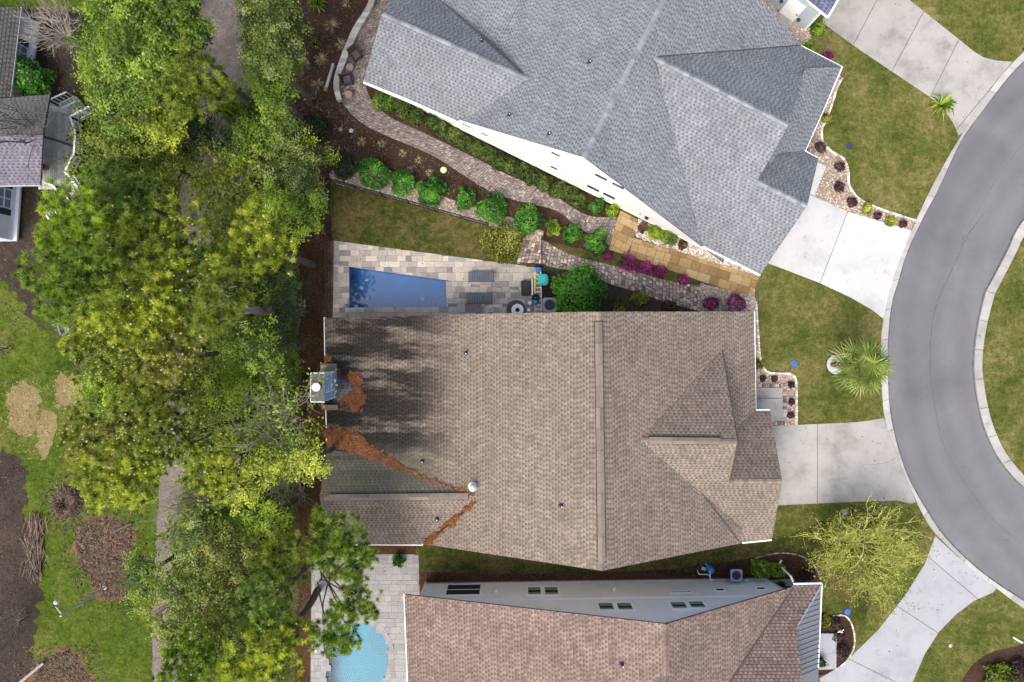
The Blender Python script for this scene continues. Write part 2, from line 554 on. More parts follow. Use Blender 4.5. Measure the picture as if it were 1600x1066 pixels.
M['leaf_litter'] = ground_mat('leaf_litter', [(0.3, (0.0583, 0.0340, 0.0194)), (0.5, (0.1361, 0.0778, 0.0437)), (0.7, (0.2333, 0.1458, 0.0875))], 0.8, 5.0, 24.0, 0.5, 0.8)
M['gravel'] = ground_mat('gravel', [(0.3, (0.1600, 0.1240, 0.1000)), (0.5, (0.2880, 0.2320, 0.1920)), (0.7, (0.4160, 0.3520, 0.2960))], 0.6, 6.0, 28.0, 0.45, 0.8)
def asphalt():
    m = NT('asphalt')
    p = m.pos()
    a = m.noise(p, 0.16, 5, 0.6, 0.5)
    col = m.ramp(a, [(0.3, (0.118, 0.119, 0.130)), (0.5, (0.142, 0.143, 0.155)), (0.72, (0.172, 0.173, 0.186))])
    g = m.noise(p, 45, 3, 0.8)
    col = m.mix(col, m.ramp(g, [(0.3, 0.88), (0.7, 1.12)]), 1.0, 'MULTIPLY')
    v = m.noise(p, 1.3, 5, 0.7)
    col = m.mix(col, m.ramp(v, [(0.27, 0.72), (0.36, 1.0)]), 1.0, 'MULTIPLY')
    # worn wheel tracks follow the bend of the street
    c = W(1941, 540)
    vm = m.n('ShaderNodeVectorMath', operation='DISTANCE'); ge = m.n('ShaderNodeNewGeometry'); m.L(ge.outputs['Position'], vm.inputs[0]); vm.inputs[1].default_value = tuple(c)
    wob = m.math('ADD', vm.outputs['Value'], m.math('MULTIPLY', m.noise(p, 0.35, 3), 0.9))
    band = m.math('SINE', m.math('MULTIPLY', wob, 3.3))
    col = m.mix(col, m.ramp(m.math('ADD', m.math('MULTIPLY', band, 0.5), 0.5), [(0.0, 0.95), (1.0, 1.045)]), 1.0, 'MULTIPLY')
    sp = m.noise(p, 3.2, 3, 0.6)
    col = m.mix(col, m.ramp(sp, [(0.22, 0.60), (0.29, 1.0)]), 1.0, 'MULTIPLY')
    m.bump(g, 0.3, 0.01)
    return m.color(col, 0.9, 0.25)
M['asphalt'] = asphalt()
def concrete(name, c, stain=0.25, objvar=0.12):
    m = NT(name)
    p = m.pos()
    a = m.noise(p, 0.45, 6, 0.66, 0.0)
    col = m.ramp(a, [(0.32, tuple(x * (1 - stain) for x in c)), (0.5, tuple(x * (1 - stain * 0.25) for x in c)), (0.68, c)])
    g = m.noise(p, 30, 4, 0.7)
    col = m.mix(col, m.ramp(g, [(0.3, 0.93), (0.7, 1.06)]), 1.0, 'MULTIPLY')
    st = m.noise(p, 1.6, 6, 0.75)
    col = m.mix(col, m.ramp(st, [(0.30, 0.62), (0.40, 0.95), (0.5, 1.0)]), 1.0, 'MULTIPLY')
    col = m.mix(col, m.ramp(m.objrand(), [(0, 1 - objvar), (1, 1 + objvar * 0.4)]), 1.0, 'MULTIPLY')
    m.bump(g, 0.15, 0.01)
    return m.color(col, 0.85, 0.25)
M['concrete'] = concrete('concrete', (0.385, 0.375, 0.355), 0.38)
M['white_concrete'] = concrete('white_concrete', (0.52, 0.525, 0.53), 0.18, 0.05)
M['grey_concrete'] = concrete('grey_concrete', (0.37, 0.38, 0.405), 0.2, 0.06)
M['kerb'] = concrete('kerb_concrete', (0.44, 0.435, 0.415), 0.32, 0.2)
M['path_joint'] = plain('path_joint', (0.10, 0.085, 0.075), 0.2, 0.95)
def stone_mat(name, stops, tone=True, rough=0.85, streak=0.15):
    m = NT(name)
    f = m.attr('tone') if tone else m.objrand()
    col = m.ramp(f, stops)
    p = m.pos(1, 2.2, 1)
    g = m.noise(p, 5, 5, 0.7, 0.8)
    col = m.mix(col, m.ramp(g, [(0.3, 1 - streak), (0.7, 1 + streak)]), 1.0, 'MULTIPLY')
    m.bump(m.noise(m.pos(), 20, 4), 0.25, 0.01)
    return m.color(col, rough, 0.3)
M['travertine'] = stone_mat('travertine', [(0, (0.19, 0.18, 0.185)), (0.12, (0.28, 0.258, 0.25)), (0.4, (0.38, 0.335, 0.295)), (0.75, (0.46, 0.41, 0.35)), (1, (0.54, 0.495, 0.42))], False, 0.7, 0.24)
M['deck_paver'] = stone_mat('deck_paver', [(0, (0.235, 0.23, 0.23)), (0.5, (0.275, 0.27, 0.268)), (1, (0.31, 0.305, 0.30))], False, 0.8, 0.2)
M['flagstone'] = stone_mat('flagstone', [(0, (0.20, 0.13, 0.058)), (0.4, (0.31, 0.205, 0.095)), (0.75, (0.38, 0.26, 0.125)), (1, (0.37, 0.28, 0.165))], False, 0.85, 0.28)
M['cobble'] = stone_mat('cobble', [(0, (0.11, 0.086, 0.080)), (0.4, (0.20, 0.162, 0.150)), (0.75, (0.28, 0.235, 0.215)), (1, (0.38, 0.33, 0.305))], True)
M['rough_cobble'] = stone_mat('rough_cobble', [(0, (0.13, 0.10, 0.085)), (0.4, (0.27, 0.215, 0.185)), (0.75, (0.42, 0.35, 0.30)), (1, (0.56, 0.49, 0.43))], True)
M['block'] = stone_mat('wall_block', [(0, (0.25, 0.23, 0.22)), (0.5, (0.34, 0.32, 0.31)), (1, (0.44, 0.42, 0.405))], False)
M['pebble'] = stone_mat('pebble', [(0, (0.20, 0.14, 0.11)), (0.35, (0.40, 0.31, 0.25)), (0.7, (0.56, 0.48, 0.41)), (1, (0.74, 0.69, 0.62))], True)
M['white_pebble'] = stone_mat('white_pebble', [(0, (0.38, 0.32, 0.26)), (0.4, (0.60, 0.54, 0.47)), (1, (0.80, 0.77, 0.71))], True)
M['bark'] = plain('bark', (0.115, 0.095, 0.082), 0.35, 0.95, 0.1, scale=12)
M['pale_bark'] = plain('pale_bark', (0.34, 0.30, 0.26), 0.3, 0.95, 0.1, scale=9)
M['olive_bark'] = plain('olive_bark', (0.27, 0.29, 0.10), 0.3, 0.95, 0.1, scale=9)
M['lime_bark'] = plain('lime_bark', (0.50, 0.50, 0.16), 0.25, 0.95, 0.1, scale=9)
def stops(lo, mid, hi, top, k=1.0):
    s = lambda c, q: tuple(min(0.8, x * q * k) for x in c)
    return [(0.0, s(lo, 1)), (0.35, s(mid, 1)), (0.68, s(hi, 1)), (1.0, s(top, 1))]
M['leaf_deep'] = leaf_mat('leaf_deep', stops((0.013, 0.024, 0.003), (0.050, 0.080, 0.007), (0.110, 0.150, 0.013), (0.21, 0.25, 0.035), 1.95), 0.5)
M['leaf_mid'] = leaf_mat('leaf_mid', stops((0.014, 0.030, 0.003), (0.054, 0.098, 0.008), (0.110, 0.175, 0.014), (0.20, 0.27, 0.035), 1.9), 0.5)
M['leaf_yellow'] = leaf_mat('leaf_yellow', stops((0.016, 0.026, 0.003), (0.085, 0.112, 0.008), (0.190, 0.225, 0.014), (0.33, 0.36, 0.05), 2.2), 0.5)
M['leaf_lime'] = leaf_mat('leaf_lime', stops((0.020, 0.040, 0.003), (0.080, 0.140, 0.007), (0.165, 0.240, 0.014), (0.27, 0.34, 0.04), 2.0), 0.5)
M['leaf_olive'] = leaf_mat('leaf_olive', stops((0.014, 0.019, 0.004), (0.062, 0.076, 0.010), (0.140, 0.150, 0.022), (0.25, 0.25, 0.065), 2.1), 0.5)
M['leaf_blue'] = leaf_mat('leaf_blue', stops((0.012, 0.027, 0.005), (0.042, 0.080, 0.012), (0.090, 0.145, 0.022), (0.17, 0.24, 0.05), 2.0), 0.5)
M['leaf_pale'] = leaf_mat('leaf_pale', stops((0.02, 0.034, 0.004), (0.064, 0.098, 0.012), (0.135, 0.180, 0.032), (0.28, 0.33, 0.11), 1.65), 0.5)
M['leaf_emerald'] = leaf_mat('leaf_emerald', stops((0.008, 0.034, 0.006), (0.028, 0.105, 0.012), (0.062, 0.190, 0.018), (0.14, 0.30, 0.04), 1.8), 0.5)
M['hedge_leaf'] = leaf_mat('hedge_leaf', stops((0.010, 0.020, 0.004), (0.030, 0.056, 0.008), (0.062, 0.100, 0.014), (0.12, 0.16, 0.035), 1.3), 0.35)
M['leaf_dark'] = leaf_mat('leaf_dark', stops((0.006, 0.014, 0.005), (0.017, 0.036, 0.010), (0.036, 0.064, 0.016), (0.07, 0.10, 0.03), 1.6), 0.5)
M['azalea'] = leaf_mat('azalea', stops((0.022, 0.040, 0.010), (0.16, 0.015, 0.085), (0.36, 0.025, 0.20), (0.55, 0.09, 0.36), 1.1), 0.35)
M['plum'] = leaf_mat('plum', stops((0.015, 0.010, 0.010), (0.045, 0.020, 0.022), (0.09, 0.045, 0.045), (0.15, 0.10, 0.08)))
M['rust_leaf'] = leaf_mat('rust_leaf', stops((0.03, 0.018, 0.008), (0.09, 0.045, 0.018), (0.17, 0.085, 0.03), (0.26, 0.15, 0.06)))
M['straw'] = leaf_mat('straw', stops((0.10, 0.07, 0.03), (0.20, 0.15, 0.07), (0.33, 0.26, 0.14), (0.45, 0.38, 0.24)), 0.1)
M['needle_litter'] = leaf_mat('needle_litter', stops((0.055, 0.020, 0.007), (0.14, 0.048, 0.013), (0.24, 0.085, 0.022), (0.36, 0.16, 0.06)), 0.1)
M['litter'] = leaf_mat('litter', stops((0.018, 0.011, 0.007), (0.05, 0.03, 0.017), (0.11, 0.066, 0.038), (0.24, 0.165, 0.10)), 0.1)
M['bud'] = leaf_mat('bud', stops((0.52, 0.46, 0.05), (0.62, 0.60, 0.12), (0.70, 0.69, 0.30), (0.78, 0.77, 0.52)), 0.2)
M['leaf_chart'] = leaf_mat('leaf_chart', stops((0.05, 0.06, 0.006), (0.12, 0.14, 0.016), (0.20, 0.22, 0.03), (0.36, 0.37, 0.08), 1.9), 0.5)
M['palm'] = leaf_mat('palm', stops((0.020, 0.036, 0.006), (0.065, 0.105, 0.016), (0.135, 0.185, 0.035), (0.27, 0.28, 0.09), 1.7), 0.35)
# ---------------------------------------------------------------- ground sheets
def sheet(name, pts, z, mat, smooth=0, jit=0.0, step=0.35, closed=True, **kw):
    P = catmull(pts, smooth, True) if smooth else list(pts)
    xy = w2(P, z)
    if jit: xy = rough_edge(xy, jit, step)
    xy = ccw(xy)
    mb = MB()
    mb.face([(x, y, z) for x, y in xy])
    kw.setdefault('kind', 'structure')
    return mb.build(name, M[mat], **kw)

from mathutils.geometry import tessellate_polygon
POOL = [(545.6, 417), (697, 438), (698, 480), (546, 481)]
PW = w2(POOL)
P2 = catmull([(510, 985), (530, 972), (552, 971), (570, 974), (588, 979), (601, 995), (608, 1012), (607, 1030), (602, 1062), (590, 1100), (540, 1120), (508, 1090), (507, 1066), (511, 1040), (509, 1024), (505, 1009)], 4, True)
P2W = w2(P2)
loops = [[Vector((x, y, 0)) for x, y in l] for l in ([(-6000, -6000), (6000, -6000), (6000, 6000), (-6000, 6000)], PW, P2W)]
flat = [tuple(v) for l in loops for v in l]
gm = bpy.data.meshes.new('ground')
gm.from_pydata(flat, [], [t for t in tessellate_polygon(loops)])
gm.materials.append(M['forest_floor']); gm.update()
ground = bpy.data.objects.new('ground', gm); COL.objects.link(ground); tag(ground, kind='structure')

# street-side lawn behind everything on the right, neighbours' grass beyond the frame
E_LAWN = [(1165, -500), (2600, -500), (2600, 1600), (1165, 1600), (1165, 840), (1165, 500), (1165, 430)]
sheet('lawn', E_LAWN, 0.004, 'grass')
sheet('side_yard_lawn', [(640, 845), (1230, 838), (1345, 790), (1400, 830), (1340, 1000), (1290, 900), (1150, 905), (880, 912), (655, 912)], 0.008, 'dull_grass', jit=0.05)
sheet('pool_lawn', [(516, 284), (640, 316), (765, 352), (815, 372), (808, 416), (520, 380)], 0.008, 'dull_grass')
sheet('back_lawn', [(-700, 455), (10, 440), (50, 500), (110, 560), (150, 600), (240, 640), (250, 830), (240, 1070), (240, 1500), (-700, 1500)], 0.004, 'lush_grass', jit=0.2, step=0.3)
sheet('back_lawn', [(118, 60), (160, 80), (170, 170), (140, 200), (128, 150)], 0.004, 'lush_grass', jit=0.08)
sheet('back_lawn', [(-200, -200), (170, -200), (170, 14), (-200, 14)], 0.004, 'lush_grass', jit=0.08)
sheet('soil_yard', [(-200, 15), (55, 15), (130, 20), (140, 60), (135, 180), (110, 400), (60, 470), (20, 560), (-200, 570)], 0.003, 'soil', jit=0.1)
sheet('mulch_patch', [(-200, 700), (15, 706), (40, 728), (38, 800), (58, 860), (66, 920), (52, 1000), (40, 1200), (-200, 1200)], 0.008, 'soil', jit=0.2, step=0.2)
sheet('straw_patch', [(12, 618), (36, 598), (60, 606), (62, 640), (54, 672), (42, 684), (14, 668)], 0.009, 'dead_grass', smooth=3, jit=0.16, step=0.14)
sheet('straw_patch', [(88, 584), (127, 586), (129, 634), (88, 638)], 0.009, 'dead_grass', jit=0.12, step=0.14)
sheet('straw_patch', [(60, 650), (82, 640), (92, 660), (80, 700), (64, 720), (56, 690)], 0.008, 'dead_grass', smooth=3, jit=0.2, step=0.14)
sheet('leaf_litter_patch', [(120, 820), (165, 806), (200, 818), (212, 850), (200, 890), (198, 930), (160, 935), (140, 900), (118, 870)], 0.010, 'leaf_litter', smooth=3, jit=0.24, step=0.15)
sheet('leaf_litter_patch', [(55, 1030), (110, 1015), (140, 1050), (150, 1110), (50, 1110)], 0.010, 'leaf_litter', smooth=3, jit=0.24, step=0.15)
CART = [((318, -60), (385, -60)), ((314, 0), (380, 0)), ((312, 90), (386, 90)), ((318, 140), (398, 150)), ((300, 220), (362, 230)), ((282, 300), (340, 310)),
        ((276, 400), (326, 400)), ((270, 520), (318, 520)), ((262, 640), (305, 640)), ((252, 740), (292, 740)), ((246, 800), (276, 800)), ((243, 870), (268, 870)),
        ((238, 960), (275, 960)), ((238, 1066), (290, 1066)), ((236, 1200), (296, 1200))]
sheet('cart_path', [c[0] for c in CART] + [c[1] for c in reversed(CART)], 0.006, 'cart_path', jit=0.06)
# pine straw strip along the rear of the houses, mulch garden by the curved wall
sheet('pine_straw_bed', [(478, 280), (516, 280), (520, 380), (523, 500), (560, 520), (560, 840), (650, 850), (650, 872), (490, 872), (484, 1300), (452, 1300), (466, 900), (470, 640), (466, 420)], 0.010, 'pine_straw', jit=0.08)
sheet('mulch_garden', [(462, -120), (640, -120), (600, 40), (590, 150), (680, 200), (800, 290), (930, 350), (970, 385), (950, 400), (900, 388), (850, 376), (820, 372), (760, 352), (640, 318), (514, 284), (480, 285), (462, 180), (478, 90)], 0.012, 'mulch', jit=0.05)
sheet('hedge_bed', [(575, 128), (700, 190), (970, 322), (972, 342), (925, 345), (893, 330), (856, 306), (800, 284), (700, 232), (611, 190), (585, 165)], 0.014, 'mulch')
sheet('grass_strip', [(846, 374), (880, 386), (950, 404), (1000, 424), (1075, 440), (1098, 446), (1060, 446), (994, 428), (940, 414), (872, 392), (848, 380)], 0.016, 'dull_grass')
sheet('soil_bed', [(838, 412), (880, 428), (941, 441), (980, 452), (1039, 472), (1095, 488), (1095, 505), (830, 505), (830, 420)], 0.014, 'soil', jit=0.03)
sheet('mulch_bed', [(655, 893), (760, 897), (900, 896), (1060, 890), (1075, 884), (1180, 872), (1215, 864), (1250, 868), (1272, 884), (1282, 905), (1275, 935), (1230, 930), (1000, 930), (655, 925)], 0.013, 'pine_straw', jit=0.04)
sheet('front_bed', [(1275, 960), (1300, 962), (1320, 962), (1332, 980), (1334, 1010), (1320, 1034), (1300, 1048), (1275, 1050)], 0.013, 'mulch', smooth=3)
sheet('corner_bed', [(1500, 1100), (1510, 1052), (1540, 1024), (1580, 1012), (1640, 1006), (1640, 1100)], 0.014, 'mulch', smooth=3)

# gravel beds
G_GREY = [(1262, 120), (1315, 118), (1307, 136), (1300, 160), (1290, 190), (1284, 200), (1285, 222), (1300, 238), (1317, 248), (1325, 268), (1326, 289), (1342, 311), (1375, 327), (1430, 345), (1424, 359), (1325, 330), (1271, 307), (1286, 262), (1262, 240)]
G_TAN = [(1178, 430), (1180, 470), (1183, 520), (1186, 556), (1192, 574), (1203, 583), (1233, 584), (1241, 590), (1244, 600), (1244, 664), (1165, 664), (1165, 470)]
G_SIDE = [(1095, 443), (1178, 462), (1182, 470), (1184, 492), (1094, 492), (1094, 444)]
G_PATH = [(998, 342), (1060, 372), (1150, 412), (1182, 430), (1140, 420), (1064, 394), (994, 371), (990, 356)]
G_ROUND = [(516, 268), (560, 262), (640, 284), (720, 318), (800, 340), (850, 362), (846, 378), (818, 374), (760, 352), (640, 318), (514, 284)]
G_NEXT = [(1185, -20), (1225, 30), (1262, 36), (1268, 60), (1252, 72), (1225, 50), (1180, 0)]
for k, g in enumerate((G_GREY, G_TAN, G_SIDE, G_PATH, G_ROUND, G_NEXT)):
    sheet('gravel_bed', g, 0.017 + 0.0008 * k, 'gravel')

def pebbles(polys, dens, r, mat, holes=()):
    """small faceted stones"""
    P = np.vstack([scatter(w2(p), dens, holes) for p in polys])
    n = len(P)
    V = []; T = []
    ang = np.linspace(0, 2 * np.pi, 6)[:-1]
    rr = RNG.uniform(0.6, 1.5, n) * r
    rot = RNG.uniform(0, 6.28, n); el = RNG.uniform(0.6, 1.0, n)
    tone = np.clip(RNG.normal(0.5, 0.25, n), 0, 1)
    top = np.column_stack([P, 0.018 + rr * RNG.uniform(0.5, 0.9, n)])
    ring = [np.column_stack([P[:, 0] + np.cos(rot + a) * rr, P[:, 1] + np.sin(rot + a) * rr * el, np.full(n, 0.016) + rr * 0.15]) for a in ang]
    for k in range(5):
        V.append(np.stack([ring[k], ring[(k + 1) % 5], top], 1)); T.append(tone)
    np_obj('gravel', np.concatenate(V).reshape(-1, 3), 3, np.concatenate(T), M[mat], kind='stuff')
pebbles([G_GREY, G_TAN, G_SIDE, G_ROUND, G_NEXT], 75, 0.055, 'pebble')
pebbles([G_PATH], 130, 0.06, 'white_pebble')

# ---------------------------------------------------------------- road, kerbs, driveways
KO = [(1720, -20), (1640, 45), (1581, 99), (1540, 150), (1504.6, 206), (1462, 280), (1428, 351), (1395, 437), (1379, 506), (1376, 548), (1377.5, 607), (1382, 652), (1396, 697), (1430, 780), (1449, 817), (1463, 835), (1510, 882), (1558, 920), (1600, 951), (1700, 1015), (1830, 1075)]
KA = [(1735, -6), (1655, 57), (1598, 97), (1566, 132), (1535, 173), (1502, 219), (1465, 297), (1441, 342), (1416, 396), (1403, 440), (1392.5, 476), (1387, 532), (1387, 589), (1390.6, 645), (1404, 705), (1422.5, 754), (1457, 813), (1481, 845), (1518, 881), (1552, 908), (1600, 939), (1705, 1000), (1835, 1060)]
KI = [(1790, 190), (1690, 255), (1600, 342), (1573, 392), (1548, 440), (1539, 457), (1526, 514), (1521, 562), (1523, 600), (1535, 660), (1557.5, 712), (1584, 746), (1600, 761), (1680, 815), (1800, 870)]
KJ = [(1796, 204), (1700, 268), (1612, 350), (1585, 398), (1560, 446), (1552, 463), (1538.5, 518), (1533.5, 563), (1535.5, 597), (1547, 655), (1568, 704), (1593, 736), (1610, 750), (1688, 803), (1806, 858)]
KOs, KAs, KIs, KJs = (catmull(k, 6) for k in (KO, KA, KI, KJ))
mb = MB()
N = 60
a, b = resample(KAs, N), resample(KIs, N)
for i in range(N - 1):
    q = w2([a[i], a[i + 1], b[i + 1], b[i]])
    mb.face([(x, y, 0.012) for x, y in ccw(q)])
road = mb.build('road', M['asphalt'], kind='structure')
M['seam'] = plain('road_seam', (0.085, 0.085, 0.092), 0.3, 0.95)
def ribbon(name, pts, w, z, mat, parent=None, jit=0.0, sub=6, **kw):
    P = w2(catmull(pts, sub)); mb = MB()
    P = [(x + random.gauss(0, jit), y + random.gauss(0, jit)) for x, y in P]
    for i in range(len(P) - 1):
        p, q = P[i], P[i + 1]
        d = Vector((q[0] - p[0], q[1] - p[1])); n = Vector((-d.y, d.x)).normalized() * w * random.uniform(0.1, 0.42)
        mb.face([(p[0] - n.x, p[1] - n.y, z), (q[0] - n.x, q[1] - n.y, z), (q[0] + n.x, q[1] + n.y, z), (p[0] + n.x, p[1] + n.y, z)])
    return mb.build(name, M[mat], parent, **kw)
ribbon('road_crack', [(1540, 330), (1511, 370), (1486, 424), (1472, 454), (1460, 487), (1454, 532), (1454, 589), (1460, 630), (1467, 675)], 0.07, 0.016, 'seam', road, 0.02, 10)
ribbon('road_crack', [(1467, 675), (1479, 705), (1509, 757), (1550, 810), (1596, 850)], 0.04, 0.016, 'seam', road, 0.02, 10)
ribbon('road_crack', [(1511, 363), (1530, 325), (1556, 280), (1578, 250), (1600, 222)], 0.03, 0.016, 'seam', road, 0.02, 8)
ribbon('road_crack', [(1500, 380), (1509, 368), (1514, 374)], 0.05, 0.020, 'seam', road, 0.03, 6)

def kerb_run(name, A, B, n, h):
    root = empty(name, (0, 0, 0), kind='structure')
    a, b = resample(A, n * 3 + 1), resample(B, n * 3 + 1)
    for i in range(n):
        pa = a[i * 3:i * 3 + 4]; pb = b[i * 3:i * 3 + 4]
        xy = w2(list(pa) + list(reversed(pb)))
        c = Vector((sum(p[0] for p in xy) / 8, sum(p[1] for p in xy) / 8))
        xy = [(c.x + (p[0] - c.x) * 0.988, c.y + (p[1] - c.y) * 0.988) for p in xy]
        mb = MB(); mb.prism(xy, 0.0, h + random.gauss(0, 0.003), bevel=0.015)
        mb.build('kerb_stone', M['kerb'], root)
kerb_run('kerb', KOs, KAs, 30, 0.055)
kerb_run('kerb', KJs, KIs, 20, 0.12)
# dirty gutter line where kerb meets asphalt
def gutter_line(A, off):
    mb = MB(); p = w2(resample(A, 150))
    for i in range(149):
        d = Vector((p[i + 1][0] - p[i][0], p[i + 1][1] - p[i][1])).normalized(); n = Vector((-d.y, d.x))
        w0 = random.uniform(0.03, 0.09)
        q = [Vector(p[i]) + n * off, Vector(p[i + 1]) + n * off, Vector(p[i + 1]) + n * (off + w0 * (1 if off > 0 else -1)), Vector(p[i]) + n * (off + w0 * (1 if off > 0 else -1))]
        q = ccw([tuple(v) for v in q])
        mb.face([(x, y, 0.0165) for x, y in q])
    mb.build('gutter_dirt', M['seam'], road)
gutter_line(KAs, 0.015); gutter_line(KIs, -0.015)

def slabs(name, poly, joints, mat, z=0.034, gap=0.020, rim=0.0):
    root = empty(name, (0, 0, 0), kind='structure')
    pieces = [w2(poly)]
    for a, b in joints:
        A, B = w2([a, b])
        nxt = []
        for p in pieces:
            for q in (clip_half(p, A, B, gap), clip_half(p, B, A, gap)):
                if len(q) > 2 and abs(area(q)) > 0.05: nxt.append(q)
        pieces = nxt
    for p in pieces:
        mb = MB(); mb.prism(p, 0.0, z, bevel=0)
        mb.build('concrete_slab', M[mat], root)
    mb = MB(); mb.face([(x, y, 0.018) for x, y in ccw(w2(poly))]); mb.build('joint_bed', M['path_joint'], root)
    return root
D1 = [(1284, 35), (1312, -30), (1380, -60), (1420, 0), (1498, 62), (1520, 80), (1536, 90), (1556, 95), (1582, 97), (1560, 124), (1540, 151), (1505, 206), (1498, 212), (1488, 190), (1470, 165), (1450, 150), (1340, 76)]
slabs('driveway', D1, [((1370, 0), (1333, 70)), ((1443, 18), (1394, 111)), ((1498, 62), (1457, 144)), ((1576, 104), (1498, 198))], 'concrete')
D2 = [(1255, 300), (1271, 307), (1325, 331), (1424, 360), (1410, 398), (1395, 437), (1384, 482), (1380, 498), (1362, 484), (1329, 465), (1280, 442), (1220, 419), (1180, 404)]
slabs('driveway', D2, [((1323, 334), (1282, 440))], 'white_concrete')
slabs('entry_walk', [(1262, 248), (1291, 260), (1272, 306), (1252, 298)], [], 'white_concrete')
D3 = [(1150, 667), (1207, 665.5), (1336, 660), (1360, 657), (1381, 653), (1396, 698), (1421, 758), (1432, 784), (1424, 787), (1400, 782), (1336, 784), (1214, 789.5), (1150, 791)]
slabs('driveway', D3, [((1277, 660), (1277, 792)), ((1386, 664), (1428, 776))], 'concrete')
D4 = [(1461, 838), (1510, 882), (1556, 919), (1552, 925), (1521, 939), (1493, 960), (1466, 988), (1445, 1021), (1426, 1064), (1410, 1120), (1290, 1120), (1280, 1060), (1304, 1046), (1331, 1024), (1371, 985), (1414, 930), (1445, 881)]
slabs('driveway', D4, [((1403, 948), (1464, 988)), ((1325, 1029), (1396, 1064)), ((1450, 870), (1528, 936))], 'grey_concrete')
slabs('porch_slab', [(1165, 606), (1221, 606), (1222, 657), (1165, 659)], [((1165, 622), (1221, 622))], 'concrete', 0.16)
slabs('porch_slab', [(1260, 988), (1306, 989), (1305, 1044), (1258, 1046)], [], 'grey_concrete', 0.16)
slabs('stoop', [(1219, 21), (1234, 29), (1230, 46), (1212, 40)], [], 'concrete', 0.10)
ribbon('driveway_crack', [(1346, 726), (1380, 724), (1404, 712)], 0.03, 0.037, 'seam', None, 0.02, 8, kind='structure')
# brick edging around the tan house's porch slab
edg = empty('brick_edging', (0, 0, 0), kind='structure')
M['edge_brick'] = stone_mat('edge_brick', [(0, (0.10, 0.08, 0.075)), (0.5, (0.30, 0.24, 0.22)), (1, (0.50, 0.45, 0.41))], False)
for (p, q, n) in (((1184, 603.5), (1226, 602.5), 14), ((1226, 610), (1226, 654), 16), ((1184, 661.5), (1226, 661.5), 14)):
    for i in range(n):
        t = (i + 0.5) / n
        c = W(p[0] + (q[0] - p[0]) * t, p[1] + (q[1] - p[1]) * t, 0.04)
        v = abs(q[0] - p[0]) > 5
        mb = MB(); mb.box((c.x, c.y, 0.035 + random.uniform(0, 0.03)), (0.10 if v else 0.26, 0.26 if v else 0.10, 0.11), random.gauss(0, 0.06))
        mb.build('brick', M['edge_brick'], edg)

# ---------------------------------------------------------------- paved paths
def cobble_path(name, E1, E2, row_m, cob_m, mat, gap=0.012, wob=0.012):
    L = 0.5 * (sum((Vector(a) - Vector(b)).length for a, b in zip(w2(E1)[:-1], w2(E1)[1:])) + sum((Vector(a) - Vector(b)).length for a, b in zip(w2(E2)[:-1], w2(E2)[1:])))
    n = int(L / row_m)
    a, b = w2(resample(E1, n + 1)), w2(resample(E2, n + 1))
    root = empty(name, (0, 0, 0), kind='structure')
    mb = MB()
    for i in range(n):
        p0, p1, q0, q1 = Vector(a[i]), Vector(a[i + 1]), Vector(b[i]), Vector(b[i + 1])
        w = (p0 - q0).length
        t = -random.uniform(0, 0.6) * cob_m / w
        while t < 1:
            dt = cob_m * random.uniform(0.7, 1.35) / w
            t0, t1 = max(0, t), min(1, t + dt)
            t += dt
            if (t1 - t0) * w < 0.05: continue
            xy = [p0.lerp(q0, t0), p0.lerp(q0, t1), p1.lerp(q1, t1), p1.lerp(q1, t0)]
            c = sum(xy, Vector((0, 0))) / 4
            xy2 = []
            for v in xy:
                d = v - c
                xy2.append(tuple(c + d * (1 - gap * 2 / max(d.length, 0.02)) + Vector((random.gauss(0, wob), random.gauss(0, wob)))))
            mb.prism(xy2, 0.0, 0.035 + random.gauss(0, 0.006), tone=min(1, max(0, random.gauss(0.55, 0.24))), bevel=0.015)
    mb.build('cobbles', M[mat], root, kind='stuff')
    m2 = MB(); o = ccw(w2(list(E1) + list(reversed(E2)))); m2.face([(x, y, 0.020) for x, y in o]); m2.build('joint_bed', M['path_joint'], root)
    return root
U1 = catmull([(620, -60), (613, 0), (598, 40), (582, 80), (572, 124), (577, 150), (589, 165), (611, 184), (650, 202), (700, 226), (760, 256), (800, 276), (856, 299), (893, 323), (924, 338), (967, 339)], 5)
U2 = catmull([(585, -60), (585, 0), (560, 45), (541, 94), (532, 131), (533, 156), (550, 180), (570, 196), (600, 211), (673, 242), (718, 270), (763, 298), (800, 312), (868, 329), (901, 354), (952, 384)], 5)
cobble_path('upper_garden_path', U1, U2, 0.17, 0.24, 'cobble')
L1 = catmull([(817, 371), (848, 375), (870, 388), (905, 402), (941, 411), (994, 424), (1053, 441), (1095, 446)], 5)
L2 = catmull([(807, 412), (845, 412), (862, 418), (898, 425), (941, 440), (980, 452), (1039, 472), (1094, 487)], 5)
cobble_path('lower_garden_path', L1, L2, 0.25, 0.27, 'rough_cobble', 0.016, 0.02)

